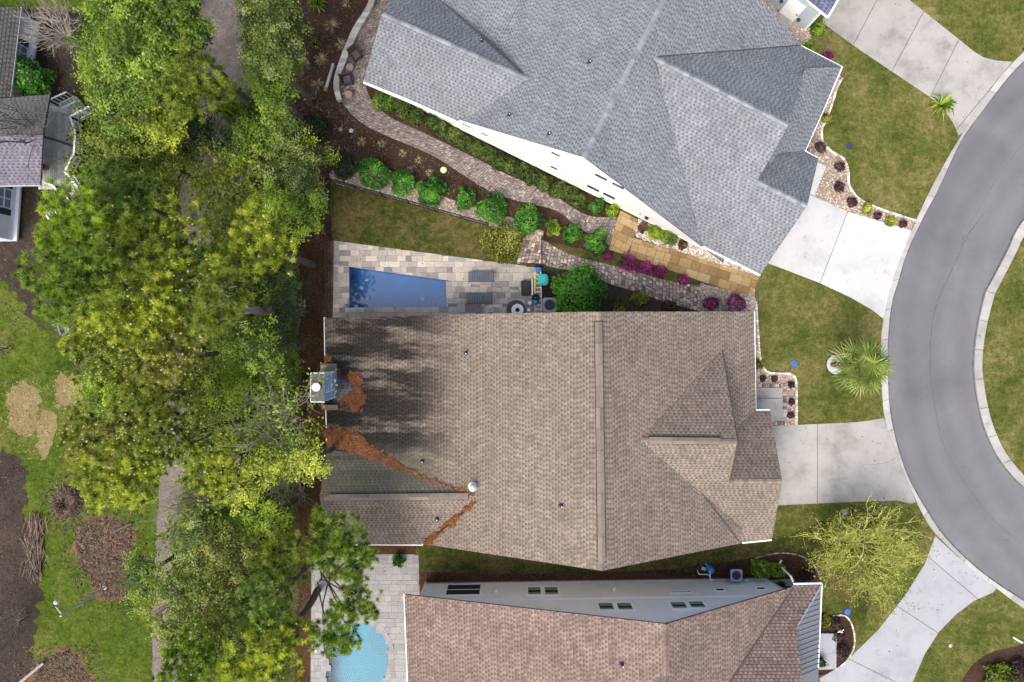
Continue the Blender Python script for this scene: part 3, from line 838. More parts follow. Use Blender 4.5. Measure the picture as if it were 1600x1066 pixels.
def tiles(root, name, region, ang, rows, widths, mat, z0, z1, gap=0.007, cut=None, shrink=0.0):
    """Rows of rectangular pieces clipped to a convex world polygon; each piece is an object."""
    ca, sa = math.cos(ang), math.sin(ang)
    to = lambda p: (p[0] * ca + p[1] * sa, -p[0] * sa + p[1] * ca)
    fr = lambda p: (p[0] * ca - p[1] * sa, p[0] * sa + p[1] * ca)
    loc = [to(p) for p in region]
    y = min(p[1] for p in loc) - random.uniform(0, 0.2); y1 = max(p[1] for p in loc)
    x0 = min(p[0] for p in loc); x1 = max(p[0] for p in loc)
    n = 0
    while y < y1:
        h = random.choice(rows)
        x = x0 - random.uniform(0, 0.5)
        while x < x1:
            w = random.choice(widths)
            r = [(x + gap, y + gap), (x + w - gap, y + gap), (x + w - gap, y + h - gap), (x + gap, y + h - gap)]
            pcs = [clip_convex([fr(p) for p in r], region)]
            if cut: pcs = [q for p in pcs for q in cut(p)]
            for q in pcs:
                if len(q) > 2 and abs(area(q)) > 0.02:
                    mb = MB(); mb.prism(q, z0, z1 + random.gauss(0, 0.0025), bevel=0.008)
                    mb.build(name, M[mat], root); n += 1
            x += w
        y += h
    return n

DECK = [(522, 376), (808, 414), (846, 419), (846, 503), (520, 503)]
DW = w2(DECK)
def pool_cut(p, g=0.0):
    A, B, C, D = PW                           # top-left, top-right, bottom-right, bottom-left
    out = []
    if len(p) < 3: return out
    out.append(clip_half(p, A, B)); r = clip_half(p, B, A)          # above the upper edge
    if len(r) > 2: out.append(clip_half(r, C, D)); r = clip_half(r, D, C)
    if len(r) > 2: out.append(clip_half(r, D, A)); r = clip_half(r, A, D)
    if len(r) > 2: out.append(clip_half(r, B, C))
    return out
deck = empty('pool_deck', (0, 0, 0), kind='structure')
print('deck tiles', tiles(deck, 'stone_tile', DW, 0.0, [0.40, 0.61, 0.40], [0.40, 0.61, 0.61, 0.82], 'travertine', 0.0, 0.045, 0.006, pool_cut))
for q in pool_cut(DW):
    if len(q) > 2: mb = MB(); mb.face([(x, y, 0.02) for x, y in ccw(q)]); mb.build('joint_bed', M['path_joint'], deck)
sheet('pine_straw_bed', [(512, 377), (522, 376), (521, 503), (513, 503)], 0.022, 'leaf_litter', jit=0.02)

# rectangular pool: basin, steps and water
M['pool_blue'] = plain('pool_blue', (0.045, 0.205, 0.48), 0.12, 0.5, 0.3, scale=1.5)
M['pool_aqua'] = plain('pool_aqua', (0.018, 0.215, 0.33), 0.08, 0.5, 0.3, scale=1.5)
def water_mat(name, tint, refl):
    m = NT(name)
    tr = m.n('ShaderNodeBsdfTransparent'); tr.inputs[0].default_value = (*tint, 1)
    gl = m.n('ShaderNodeBsdfGlossy'); gl.inputs['Roughness'].default_value = 0.01
    fr = m.n('ShaderNodeFresnel'); fr.inputs[0].default_value = 1.34
    mx = m.n('ShaderNodeMixShader')
    m.L(m.math('MULTIPLY', fr.outputs[0], refl), mx.inputs[0]); m.L(tr.outputs[0], mx.inputs[1]); m.L(gl.outputs[0], mx.inputs[2])
    bp = m.n('ShaderNodeBump'); bp.inputs['Strength'].default_value = 0.03; bp.inputs['Distance'].default_value = 0.02
    m.L(m.noise(m.pos(), 0.9, 2), bp.inputs['Height'])
    m.L(bp.outputs[0], gl.inputs['Normal'])
    m.L(mx.outputs[0], m.out.inputs[0])
    return m.m
M['water'] = water_mat('water', (0.80, 0.90, 0.97), 5.0)
M['water_light'] = water_mat('water_light', (0.84, 0.95, 0.97), 0.6)
M['drain'] = plain('drain', (0.5, 0.52, 0.54), 0.1, 0.5)
def basin(name, xy, depth, zt, mat, parent, water, zw):
    n = len(xy); xy = ccw(xy)
    mb = MB(); mb.face([(x, y, -depth) for x, y in xy])
    for i in range(n):
        p, q = xy[i], xy[(i + 1) % n]
        mb.face([(q[0], q[1], -depth), (p[0], p[1], -depth), (p[0], p[1], zt), (q[0], q[1], zt)])
    mb.build('basin', M[mat], parent)
    mb = MB(); mb.face([(x, y, zw) for x, y in xy]); mb.build('water', M[water], parent)
pool = empty('rectangular_pool', (0, 0, 0), label='deep blue rectangular swimming pool in the pale stone deck', cat='pool')
sx = lambda p, k: [(sum(q[0] for q in p) / len(p) + (x - sum(q[0] for q in p) / len(p)) * k, sum(q[1] for q in p) / len(p) + (y - sum(q[1] for q in p) / len(p)) * k) for x, y in p]
basin('basin', sx(PW, 1.0), 1.5, 0.02, 'pool_blue', pool, 'water', -0.10)
cc = W(698, 481)
for k, r in enumerate((1.5, 1.1, 0.7)):       # corner steps, lower right
    pts = [(cc.x - 0.01, cc.y + 0.02)] + [(cc.x - 0.01 + math.cos(t) * r, cc.y + 0.02 + math.sin(t) * r) for t in np.linspace(math.pi / 2, math.pi, 12)]
    mb = MB(); mb.prism(pts, -1.49, -0.95 + 0.27 * k); mb.build('pool_step', M['pool_blue'], pool)
    mb = MB(); P = [(x, y, -0.945 + 0.27 * k) for x, y in pts[1:]]; mb.polytube(P, 0.012, 5); mb.build('step_edge', M['drain'], pool)
for (px, py) in ((573, 437), (565, 450), (660, 467), (574, 465)):
    c = W(px, py, -1.45); mb = MB(); mb.lathe((c.x, c.y, -1.495), [(0.14, 0), (0.14, 0.02), (0.05, 0.03)], 14); mb.build('drain_cover', M['drain'], pool)

# freeform pool on the lower deck
deck2 = empty('lower_pool_deck', (0, 0, 0), kind='structure')
D2R = w2([(487, 866), (654, 866), (656, 930), (640, 1130), (485, 1130)])
def pool2_cut(p):
    # drop the pieces inside the pool; rim pieces are trimmed by the coping
    c = (sum(q[0] for q in p) / max(1, len(p)), sum(q[1] for q in p) / max(1, len(p)))
    if len(p) < 3 or all(inside(q, P2W) for q in p) or inside(c, P2W): return []
    return [p]
print('lower deck', tiles(deck2, 'paver', D2R, 0.0, [0.30, 0.45], [0.45, 0.6, 0.75], 'deck_paver', 0.0, 0.04, 0.004, pool2_cut))
pool2 = empty('freeform_pool', (0, 0, 0), label='turquoise curved swimming pool half under pine branches', cat='pool')
basin('basin', P2W, 1.3, 0.03, 'pool_aqua', pool2, 'water_light', -0.10)
m_ = len(P2W); cx_ = sum(p[0] for p in P2W) / m_; cy_ = sum(p[1] for p in P2W) / m_
for i in range(0, m_, 1):
    p, q = Vector(P2W[i]), Vector(P2W[(i + 1) % m_])
    d = (q - p).normalized(); nn = Vector((d.y, -d.x))
    if nn.dot(p - Vector((cx_, cy_))) < 0: nn = -nn
    d2 = (Vector(P2W[(i + 2) % m_]) - q).normalized(); n2 = Vector((d2.y, -d2.x))
    if n2.dot(q - Vector((cx_, cy_))) < 0: n2 = -n2
    mb = MB(); mb.prism([tuple(p - nn * 0.03), tuple(q - n2 * 0.03), tuple(q + n2 * 0.33), tuple(p + nn * 0.33)], 0.0, 0.052, bevel=0.012)
    mb.build('coping_stone', M['deck_paver'], pool2)
for k, r in enumerate((1.35, 1.0, 0.68)):
    c = W(594, 1004); pts = [(c.x + math.cos(t) * r * 0.75, c.y + math.sin(t) * r) for t in np.linspace(1.1, 5.2, 16)]
    mb = MB(); mb.polytube([(x, y, -0.9 + 0.26 * k) for x, y in pts if inside((x, y), P2W)] or [(c.x, c.y, -0.9), (c.x + 0.1, c.y, -0.9)], 0.02, 5); mb.build('step_edge', M['deck_paver'], pool2)
# light beds under the deck pieces, around the water only
mb = MB()
for i in range(m_):
    p, q = P2W[i], P2W[(i + 1) % m_]
    o1 = (cx_ + (p[0] - cx_) * 1.12, cy_ + (p[1] - cy_) * 1.12); o2 = (cx_ + (q[0] - cx_) * 1.12, cy_ + (q[1] - cy_) * 1.12)
    mb.face([(x, y, 0.02) for x, y in ccw([p, q, o2, o1])])
mb.build('joint_bed', M['path_joint'], deck2)

# tan flagstone walk beside the white wall
walk = empty('flagstone_walk', (0, 0, 0), kind='structure')
ANG = -math.atan2(0.495, 1.0)
F1 = w2([(969, 329), (1000, 345), (990, 372), (982, 400), (951, 390)])
F2 = w2([(990, 372), (1064, 394), (1186, 431), (1174, 464), (1105, 443), (982, 400)])
nf = tiles(walk, 'flagstone', F1, ANG, [0.55, 0.85], [0.55, 0.85, 1.0], 'flagstone', 0.0, 0.05, 0.012)
nf += tiles(walk, 'flagstone', F2, -0.30, [0.62, 0.45], [0.45, 0.65, 0.9], 'flagstone', 0.0, 0.05, 0.012)
print('flagstones', nf)
mb = MB(); mb.face([(x, y, 0.022) for x, y in ccw(w2([(969, 329), (1000, 345), (990, 372), (1064, 394), (1186, 431), (1174, 464), (1105, 443), (982, 400), (951, 390)]))]); mb.build('joint_bed', M['path_joint'], walk)

# stone edging along the lawn beds (small set stones)
def edging(line, w=0.14, step=0.22, mat='white_pebble'):
    root = empty('stone_edging', (0, 0, 0), kind='structure')
    p = w2(catmull(line, 6)); L = sum((Vector(a) - Vector(b)).length for a, b in zip(p[:-1], p[1:]))
    n = int(L / step); q = resample(p, n + 1)
    mb = MB()
    for i in range(n):
        a, b = Vector(q[i]), Vector(q[i + 1])
        mb.box((*(a + b).to_2d() / 2, 0.04), (step * 0.9, w * random.uniform(0.8, 1.2), 0.09 + random.uniform(0, 0.03)), math.atan2((b - a).y, (b - a).x), tone=random.random())
    mb.build('edging_stones', M[mat], root, kind='stuff')
edging([(1316, 122), (1307, 138), (1300, 162), (1290, 190), (1284, 200), (1285, 222), (1300, 238), (1317, 248), (1325, 268), (1326, 289), (1342, 311), (1375, 327), (1430, 345)])
edging([(1181, 470), (1184, 520), (1187, 556), (1192, 574), (1203, 583), (1233, 584), (1241, 590), (1244, 600), (1244, 664)])
edging([(1300, 962), (1320, 962), (1332, 980), (1334, 1010), (1320, 1034), (1304, 1046)], 0.10)
edging([(1180, 872), (1215, 864), (1250, 868), (1272, 884), (1282, 905)], 0.09, 0.17, 'rough_cobble')

# curved garden wall of stone blocks
wall = empty('garden_wall', (0, 0, 0), label='low curved wall of grey stone blocks around the paved patio', cat='wall')
WO = catmull([(580, -60), (576, 0), (553, 40), (540, 68), (530, 94), (522, 120), (521, 138), (526, 157)], 6)
WI = catmull([(590, -60), (586, 0), (563, 44), (550, 72), (540, 97), (531, 122), (530, 138), (534, 155)], 6)
nb = 34
a, b = resample(WO, nb + 1), resample(WI, nb + 1)
for i in range(nb):
    xy = w2([a[i], a[i + 1], b[i + 1], b[i]], 0.5)
    c = [sum(p[k] for p in xy) / 4 for k in (0, 1)]
    lo = MB(); lo.prism([(c[0] + (p[0] - c[0]) * 0.93, c[1] + (p[1] - c[1]) * 0.93) for p in xy], 0, 0.41); lo.build('wall_block', M['block'], wall)
    mb = MB(); mb.prism([(c[0] + (p[0] - c[0]) * 0.98, c[1] + (p[1] - c[1]) * 0.98) for p in xy], 0.413, 0.50 + random.gauss(0, 0.004), bevel=0.018); mb.build('cap_stone', M['block'], wall)
# ---------------------------------------------------------------- houses
def roof_plane(parent, pl, poly, mat, thick=0.14, name='roof', **kw):
    """One roof slope: stepped shingle courses, each course lifted at its lower edge, with eave edges and an underside."""
    A, n = pl
    P = [hit(x, y, pl) for x, y in poly]
    s = (Vector((0, 0, 1)) - n * n.z).normalized()
    u = s.cross(n).normalized()
    q = [((p - A).dot(u), (p - A).dot(s)) for p in P]
    q = ccw(q)
    to = lambda a, b, h=0.0: A + u * a + s * b + n * h
    mb = MB()
    v0 = math.floor(min(p[1] for p in q) / COURSE); v1 = math.ceil(max(p[1] for p in q) / COURSE)
    for k in range(v0, v1):
        lo, hi = k * COURSE, (k + 1) * COURSE
        st = clip_half(clip_half(q, (-1e3, lo), (1e3, lo)), (1e3, hi), (-1e3, hi))
        if len(st) < 3 or abs(area(st)) < 1e-4: continue
        mb.face([to(a, b, 0.024 * (1 - (b - lo) / COURSE)) for a, b in st], uv=[(a + 50, b - v0 * COURSE) for a, b in st])
        for (a, b), (c, d) in zip(st, st[1:] + st[:1]):
            if abs(b - lo) < 1e-5 and abs(d - lo) < 1e-5 and abs(a - c) > 1e-3:
                mb.face([to(a, b, -0.002), to(c, d, -0.002), to(c, d, 0.024), to(a, b, 0.024)], uv=[(a + 50, b - v0 * COURSE)] * 4)
    base = [to(a, b) for a, b in q]; low = [p - Vector((0, 0, thick)) for p in base]
    for i in range(len(base)):
        j = (i + 1) % len(base)
        mb.face([low[i], low[j], base[j], base[i]], uv=[(0.05, 0.05)] * 4)
    mb.face(list(reversed(low)), uv=[(0.05, 0.05)] * len(low))
    return mb.build(name, M[mat], parent, **kw)

def ridge_caps(roof, a, b, mat, w=0.30, step=0.28, down=(0.42, 0.42)):
    """Overlapping cap shingles folded over a ridge from a to b (world)."""
    a, b = Vector(a), Vector(b); d = b - a; L = d.length; x = d / L
    y = Vector((0, 0, 1)).cross(x).normalized(); z = Vector((0, 0, 1))
    n = max(1, int(L / step))
    me = None
    mb = MB()
    st = L / n
    for sgn, sl in ((1, down[0]), (-1, down[1])):
        P = [Vector((0, 0, 0.050)), Vector((st * 1.06, 0, 0.030)), Vector((st * 1.06, sgn * w / 2, 0.030 - sl * w / 2)), Vector((0, sgn * w / 2, 0.050 - sl * w / 2))]
        mb.face(P if sgn > 0 else list(reversed(P)))
        Q = [P[0], P[3], P[3] - z * 0.04, P[0] - z * 0.04]
        mb.face(Q)
    m = Matrix((x, y, x.cross(y))).transposed().to_4x4()
    meshes = []
    for t in (0.1, 0.4, 0.6, 0.9):
        mb.t = [t] * len(mb.f)
        meshes.append(mb.mesh('ridge_cap', M[mat]))
    for i in range(n):
        o = bpy.data.objects.new('ridge_cap', random.choice(meshes)); COL.objects.link(o)
        mm = m.copy(); mm.translation = a + x * (st * i)
        o.matrix_world = mm; o.parent = roof
    return n

def ridge_vent(roof, a, b, mat, w=0.44):
    a, b = Vector(a), Vector(b); d = b - a; L = d.length; n = int(L / 1.2)
    x = d.normalized(); y = Vector((0, 0, 1)).cross(x).normalized()
    for i in range(n):
        p, q = a + d * (i / n), a + d * ((i + 0.985) / n)
        mb = MB()
        for sg in (1, -1):
            f = [p + Vector((0, 0, 0.10)), q + Vector((0, 0, 0.10)), q + y * sg * w / 2 + Vector((0, 0, 0.03)), p + y * sg * w / 2 + Vector((0, 0, 0.03))]
            mb.face(f if sg > 0 else f[::-1], random.random())
            g = [f[3], f[2], f[2] - Vector((0, 0, 0.16)), f[3] - Vector((0, 0, 0.16))]
            mb.face(g, 0.0)
        mb.build('ridge_vent', M[mat], roof)
    for sg in (1, -1):
        mb = MB(); mb.bar(a + y * sg * (w / 2 + 0.012) + Vector((0, 0, -0.06)), b + y * sg * (w / 2 + 0.012) + Vector((0, 0, -0.06)), 0.035, 0.10); mb.build('vent_slot', M['black'], roof)

def fascia(parent, pts, w=0.10, h=0.16, mat='white_trim', name='gutter'):
    for p, q in zip(pts[:-1], pts[1:]):
        mb = MB(); mb.bar(Vector(p) - Vector((0, 0, h / 2 - 0.01)), Vector(q) - Vector((0, 0, h / 2 - 0.01)), w, h); mb.build(name, M[mat], parent)

def walls(parent, xy, zt, mat, base=0.0, skip=None):
    """Vertical wall panels around a footprint; zt(x, y) gives the wall's top."""
    xy = ccw(xy)
    for i in range(len(xy)):
        p, q = xy[i], xy[(i + 1) % len(xy)]
        if skip and skip(p, q): continue
        N = 8
        mb = MB()
        pts = [(p[0] + (q[0] - p[0]) * k / N, p[1] + (q[1] - p[1]) * k / N) for k in range(N + 1)]
        mb.face([(p[0], p[1], base), (q[0], q[1], base)] + [(x, y, zt(x, y)) for x, y in reversed(pts)])
        mb.build('wall', M[mat], parent)

def pipe_vent(roof, px, py, pl, r=0.085, h=0.30, mat='dark_metal', cap=None):
    c = hit(px, py, pl)
    mb = MB(); mb.lathe(c, [(r * 2.1, -0.06), (r * 1.7, 0.035), (r * 1.1, 0.06), (r, h), (r * 0.7, h + 0.005)], 12)
    o = mb.build('roof_vent', M['dark_metal'], roof)
    mb = MB(); mb.lathe(c + Vector((0, 0, h * 0.55)), [(r * 0.98, 0), (r * 1.02, h * 0.46), (r * 0.5, h * 0.47)], 12)
    mb.build('roof_vent', M['black'], roof)
    mb = MB(); mb.lathe(c + Vector((r * 0.2, -r * 0.2, h)), [(r * 0.45, 0), (r * 0.4, 0.03), (r * 0.1, 0.04)], 10); mb.build('vent_glint', M['white_trim'], roof)  # small white dab on the dark vent, a glint put in as colour

def wall_plane(a, b):
    A, B = W(*a, 0), W(*b, 0)
    d = (B - A).normalized()
    n = Vector((d.y, -d.x, 0))
    if n.dot(-A) < 0: n = -n          # faces the middle of the picture
    return (A, n, d)

def window(parent, wp, px, frame='white_trim', glass='glass', muntin=1, blinds=False, out=0.05, fw=0.09):
    """A window on a vertical wall from its four picture corners (top-left, top-right, bottom-right, bottom-left as seen)."""
    A, n, d = wp
    P = [hit(x, y, (A, n)) for x, y in px]
    us = [(p - A).dot(d) for p in P]; zs = [p.z for p in P]
    u0, u1, z0, z1 = (min(us[0], us[3]) + max(us[0], us[3])) / 2, (us[1] + us[2]) / 2, min(zs), max(zs)
    if u0 > u1: u0, u1 = u1, u0
    z0 = (sorted(zs)[0] + sorted(zs)[1]) / 2; z1 = (sorted(zs)[2] + sorted(zs)[3]) / 2
    at = lambda u, z, o: A + d * u + n * o + Vector((0, 0, z))
    win = empty('window', (0, 0, 0), parent=parent)
    mb = MB()
    for (a, b, c, e) in ((u0 - fw, u1 + fw, z0 - fw, z0), (u0 - fw, u1 + fw, z1, z1 + fw), (u0 - fw, u0, z0, z1), (u1, u1 + fw, z0, z1)):
        mb.bar(at(a, (c + e) / 2, out / 2), at(b, (c + e) / 2, out / 2), out, e - c)
    mb.build('frame', M[frame], win)
    if blinds:
        for k in range(2):
            za, zb = z0 + (z1 - z0) * k / 2, z0 + (z1 - z0) * (k + 1) / 2
            mb = MB(); mb.face([at(u0, za, 0.012), at(u1, za, 0.012), at(u1, zb, 0.012), at(u0, zb, 0.012)]); mb.build('pane', M[glass], win)
            zc = za + (zb - za) * 0.55
            mb = MB(); mb.bar(at(u0, zc, 0.02), at(u1, zc, 0.02), 0.012, (zb - za) * 0.42); mb.build('blind', M['blind'], win)
    else:
        mb = MB(); mb.face([at(u0, z0, 0.012), at(u1, z0, 0.012), at(u1, z1, 0.012), at(u0, z1, 0.012)]); mb.build('pane', M[glass], win)
    mb = MB()
    for k in range(1, muntin + 1):
        zc = z0 + (z1 - z0) * k / (muntin + 1)
        mb.bar(at(u0, zc, 0.03), at(u1, zc, 0.03), 0.03, 0.04)
    if muntin: mb.build('glazing_bar', M[frame], win)
    return win

def inset(xy, d):
    xy = ccw(xy); n = len(xy); out = []
    for i in range(n):
        a, b, c = Vector(xy[i - 1]), Vector(xy[i]), Vector(xy[(i + 1) % n])
        e1 = (b - a).normalized(); e2 = (c - b).normalized()
        n1 = Vector((-e1.y, e1.x)); n2 = Vector((-e2.y, e2.x))
        k = n1 + n2
        k = k / max(0.3, k.dot(n1)) if k.length > 1e-6 else n1
        out.append(tuple(b + k * d))
    return out

# ---- tan house (middle)
tan = empty('house', W(900, 680), label='large tan shingled house with a rear chimney and straw covered valley', cat='house')
tan.location = (0, 0, 0)
ZE = 2.7
pT_low = plane3((507, 497, ZE), (508, 690, ZE), (745, 775, 4.55))
zA = hit(745, 491, pT_low).z
pT_high = plane3((745, 491, zA), (745, 775, 4.55), (940, 892, 8.2))
zN = hit(935, 487, pT_high).z
pT_e = plane3((935, 487, zN), (940, 892, 8.2), (1178, 600, ZE))
zR = hit(1001, 688, pT_e).z + 0.03
pT_gn = plane3((1000, 688, zR), (1152, 690, zR), (1128, 548, hit(1128, 548, pT_e).z + 0.05))
pT_gs = plane3((1000, 688, zR), (1152, 690, zR), (1180, 845, 2.72))
print('zR', zR)
zG = hit(1222, 752, pT_gs).z
pT_garn = plane3((1139, 752, zG), (1222, 752, zG), (1202, 642, 2.72))
pT_wn = plane3((500, 778, 4.55), (745, 775, 4.55), (511, 690, ZE))
pT_ws = plane3((500, 778, 4.55), (745, 775, 4.55), (600, 850, ZE))
print('tan z', zA, zN, zG)
r1 = roof_plane(tan, pT_low, [(507, 497), (745, 490.5), (745, 775), (511, 690)], 'tan_shingle')
r2 = roof_plane(tan, pT_high, [(745, 490.5), (935, 487), (940, 892), (660, 850), (745, 775)], 'tan_shingle')
r3 = roof_plane(tan, pT_e, [(935, 487), (1178, 487), (1181, 648), (1175, 700), (1157, 849), (940, 892)], 'tan_shingle')
r4 = roof_plane(tan, pT_gn, [(1000, 688), (1128, 548), (1152, 690)], 'tan_shingle')
r5 = roof_plane(tan, pT_gs, [(1000, 688), (1152, 690), (1139, 753), (1222, 752), (1206, 843), (1155, 848)], 'tan_shingle')
r6 = roof_plane(tan, pT_garn, [(1178, 642), (1203, 642), (1222, 752), (1120, 752), (1100, 720)], 'tan_shingle')
r7 = roof_plane(tan, pT_wn, [(511, 690), (745, 775), (500, 778)], 'tan_shingle')
r8 = roof_plane(tan, pT_ws, [(500, 778), (745, 775), (660, 851), (511, 851)], 'tan_shingle')
up = Vector((0, 0, 0.03))
ridge_vent(r2, hit(935, 503, pT_high) + up, hit(940, 872, pT_high) + up, 'tan_cap')
ridge_caps(r2, hit(935, 488, pT_high), hit(935, 503, pT_high), 'tan_cap'); ridge_caps(r2, hit(940, 872, pT_high), hit(940, 891, pT_high), 'tan_cap')
ridge_vent(r5, hit(1014, 688, pT_gs) + up, hit(1126, 689.5, pT_gs) + up, 'tan_cap', 0.42)
ridge_caps(r5, hit(1001, 688, pT_gs), hit(1014, 688, pT_gs), 'tan_cap'); ridge_caps(r5, hit(1126, 689.5, pT_gs), hit(1151, 690, pT_gs), 'tan_cap')
ridge_caps(r5, hit(1140, 752.5, pT_gs), hit(1221, 752, pT_gs), 'tan_cap')
ridge_vent(r8, hit(515, 777.5, pT_ws) + up, hit(732, 775.3, pT_ws) + up, 'tan_cap', 0.42)
ridge_caps(r8, hit(500, 778, pT_ws), hit(515, 777.5, pT_ws), 'tan_cap')
fascia(tan, [hit(507, 496, pT_low), hit(508.5, 574, pT_low)]); fascia(tan, [hit(509.5, 640, pT_low), hit(510.5, 690, pT_low)])
fascia(tan, [hit(511, 851, pT_ws), hit(661, 851.5, pT_ws)])
fascia(tan, [hit(1178.5, 487, pT_e), hit(1180.5, 640, pT_e)])
fascia(tan, [hit(1181, 641, pT_garn), hit(1203, 641, pT_garn)])
fascia(tan, [hit(1160, 848.5, pT_gs), hit(1206, 844, pT_gs)])
zE = lambda x, y: 2.5
fp = inset([tuple(hit(507, 497, pT_low).xy), tuple(W(1178, 490, ZE).xy), tuple(W(1181, 642, ZE).xy), tuple(W(1203, 642, ZE).xy), tuple(W(1206, 843, ZE).xy), tuple(W(511, 850, ZE).xy)], 0.35)
zN_w = -9.0
def tan_top(x, y):
    zs = [zat(p, x, y) for p in (pT_e, pT_high if (x > -2.3 or y < -9) else pT_low)]
    if y < zN_w and x < -5.9: zs = [2.7]
    return max(2.4, min(zs) - 0.16)
walls(tan, fp, lambda x, y: tan_top(x, y) if x < 13 else 2.5, 'beige_siding')
# gable faces under the raked edges (side views)
def gable(parent, pts, mat):
    mb = MB(); mb.face(pts); mb.build('gable_wall', M[mat], parent)
g0 = hit(1152, 690, pT_gn); g1 = hit(1128, 548, pT_gn); g2 = hit(1139, 753, pT_gs)
o_ = Vector((-0.3, 0, -0.15)); gable(tan, [g1 + o_, g0 + o_, g2 + o_, Vector((g2.x - 0.3, g2.y, 3.0)), Vector((g1.x - 0.3, g1.y, 3.0))], 'beige_siding')
g0 = hit(1222, 752, pT_gs); g1 = hit(1203, 642, pT_garn); g2 = hit(1206, 843, pT_gs)
gable(tan, [g1 + o_, g0 + o_, g2 + o_], 'beige_siding')
for (x, y, pl, r) in ((728, 552, pT_low, r1), (877, 790, pT_high, r2), (683, 811, pT_ws, r8), (660, 721, pT_low, r1)): pipe_vent(r, x, y, pl)
c = hit(739, 760, pT_low); mb = MB(); mb.lathe(c, [(0.34, -0.12), (0.30, 0.05), (0.17, 0.08), (0.15, 0.42), (0.24, 0.43), (0.24, 0.52), (0.14, 0.58), (0.04, 0.60)], 20)
mb.build('roof_vent', M['pale_metal'], r1, smooth=False)
# lead flashing at the south eave end of the valley
# chimney: siding clad chase with metal cover, round flue cap, shoulders and a cricket behind it
M['chase_panel'] = plain('chase_panel', (0.26, 0.40, 0.68), 0.15, 0.5)
M['chase_cover'] = plain('chase_cover', (0.085, 0.09, 0.095), 0.4, 0.5, 0.4, 0.3)
ch = empty('chimney', (0, 0, 0), parent=tan)
zt = 5.9
x0, x1 = W(486, 600, zt).x, W(507.5, 600, zt).x; y0, y1 = W(500, 628, zt).y, W(500, 583, zt).y
zb = zat(pT_low, x1 + 0.02, (y0 + y1) / 2) - 0.2
mb = MB(); mb.box(((x0 + x1) / 2, (y0 + y1) / 2, zt / 2), (x1 - x0 - 0.04, y1 - y0 - 0.04, zt)); mb.build('chase', M['white_trim'], ch)
nz, ny = 3, 2
for j in range(7):
    ya, yb = y0 + 0.06 + (y1 - y0 - 0.12) * j / 7, y0 + 0.06 + (y1 - y0 - 0.12) * (j + 1) / 7
    for k in range(2):
        za, zc = zb + 0.3 + (zt - zb - 0.4) * k / 2, zb + 0.3 + (zt - zb - 0.4) * (k + 1) / 2
        mb = MB(); mb.box((x1 - 0.012, (ya + yb) / 2, (za + zc) / 2 + (0.03 if k else -0.03)), (0.05, yb - ya - 0.03, zc - za - 0.10)); mb.build('siding_panel', M['chase_panel'], ch)
mb = MB(); mb.prism([(x0 - 0.03, y0 - 0.03), (x1 + 0.03, y0 - 0.03), (x1 + 0.03, y1 + 0.03), (x0 - 0.03, y1 + 0.03)], zt, zt + 0.06, bevel=0.02)
mb.prism([(x0 + 0.06, y0 + 0.06), (x1 - 0.06, y0 + 0.06), (x1 - 0.06, y1 - 0.06), (x0 + 0.06, y1 - 0.06)], zt + 0.061, zt + 0.075)
mb.build('cover', M['chase_cover'], ch)
mc = MB(); mc.bar((x0, y0, zt + 0.07), (x0, y1, zt + 0.07), 0.05, 0.05); mc.bar((x0, y0, zt + 0.07), (x1, y0, zt + 0.07), 0.05, 0.05); mc.bar((x0, y1, zt + 0.07), (x1, y1, zt + 0.07), 0.05, 0.05); mc.build('cover_rim', M['pale_metal'], ch)
fc = W(493.5, 605, 6.2); mb = MB(); mb.lathe((fc.x, fc.y, zt + 0.06), [(0.13, 0), (0.13, 0.16), (0.27, 0.17), (0.27, 0.23), (0.20, 0.27), (0.02, 0.29)], 24); mb.build('flue_cap', M['white_trim'], ch, smooth=False)
for (pa, pb) in (((503, 568), (527, 581)), ((505, 632), (529, 640))):
    a, b = hit(*pa, pT_low), hit(*pb, pT_low)
    mb = MB(); z = max(a.z, b.z)
    P = [(a.x, a.y), (b.x, a.y), (b.x, b.y), (a.x, b.y)]
    mb.prism(ccw(P), 2.4, z + 0.22, bevel=0.02); mb.build('shoulder', M['tan_cap'], ch)
# cricket
ca, cb, cc_, cd = hit(527, 588, pT_low), hit(527, 628, pT_low), hit(557, 606, pT_low), None
pk = Vector((ca.x, (ca.y + cb.y) / 2, ca.z + 0.55))
mb = MB()
for tri in ((ca, cc_, pk), (cb, pk, cc_)):
    mb.face([p + Vector((0, 0, 0.04)) for p in tri], uv=[(p.x * 1 + 30, p.y + 30) for p in tri])
mb.build('cricket', M['old_shingle'], tan)

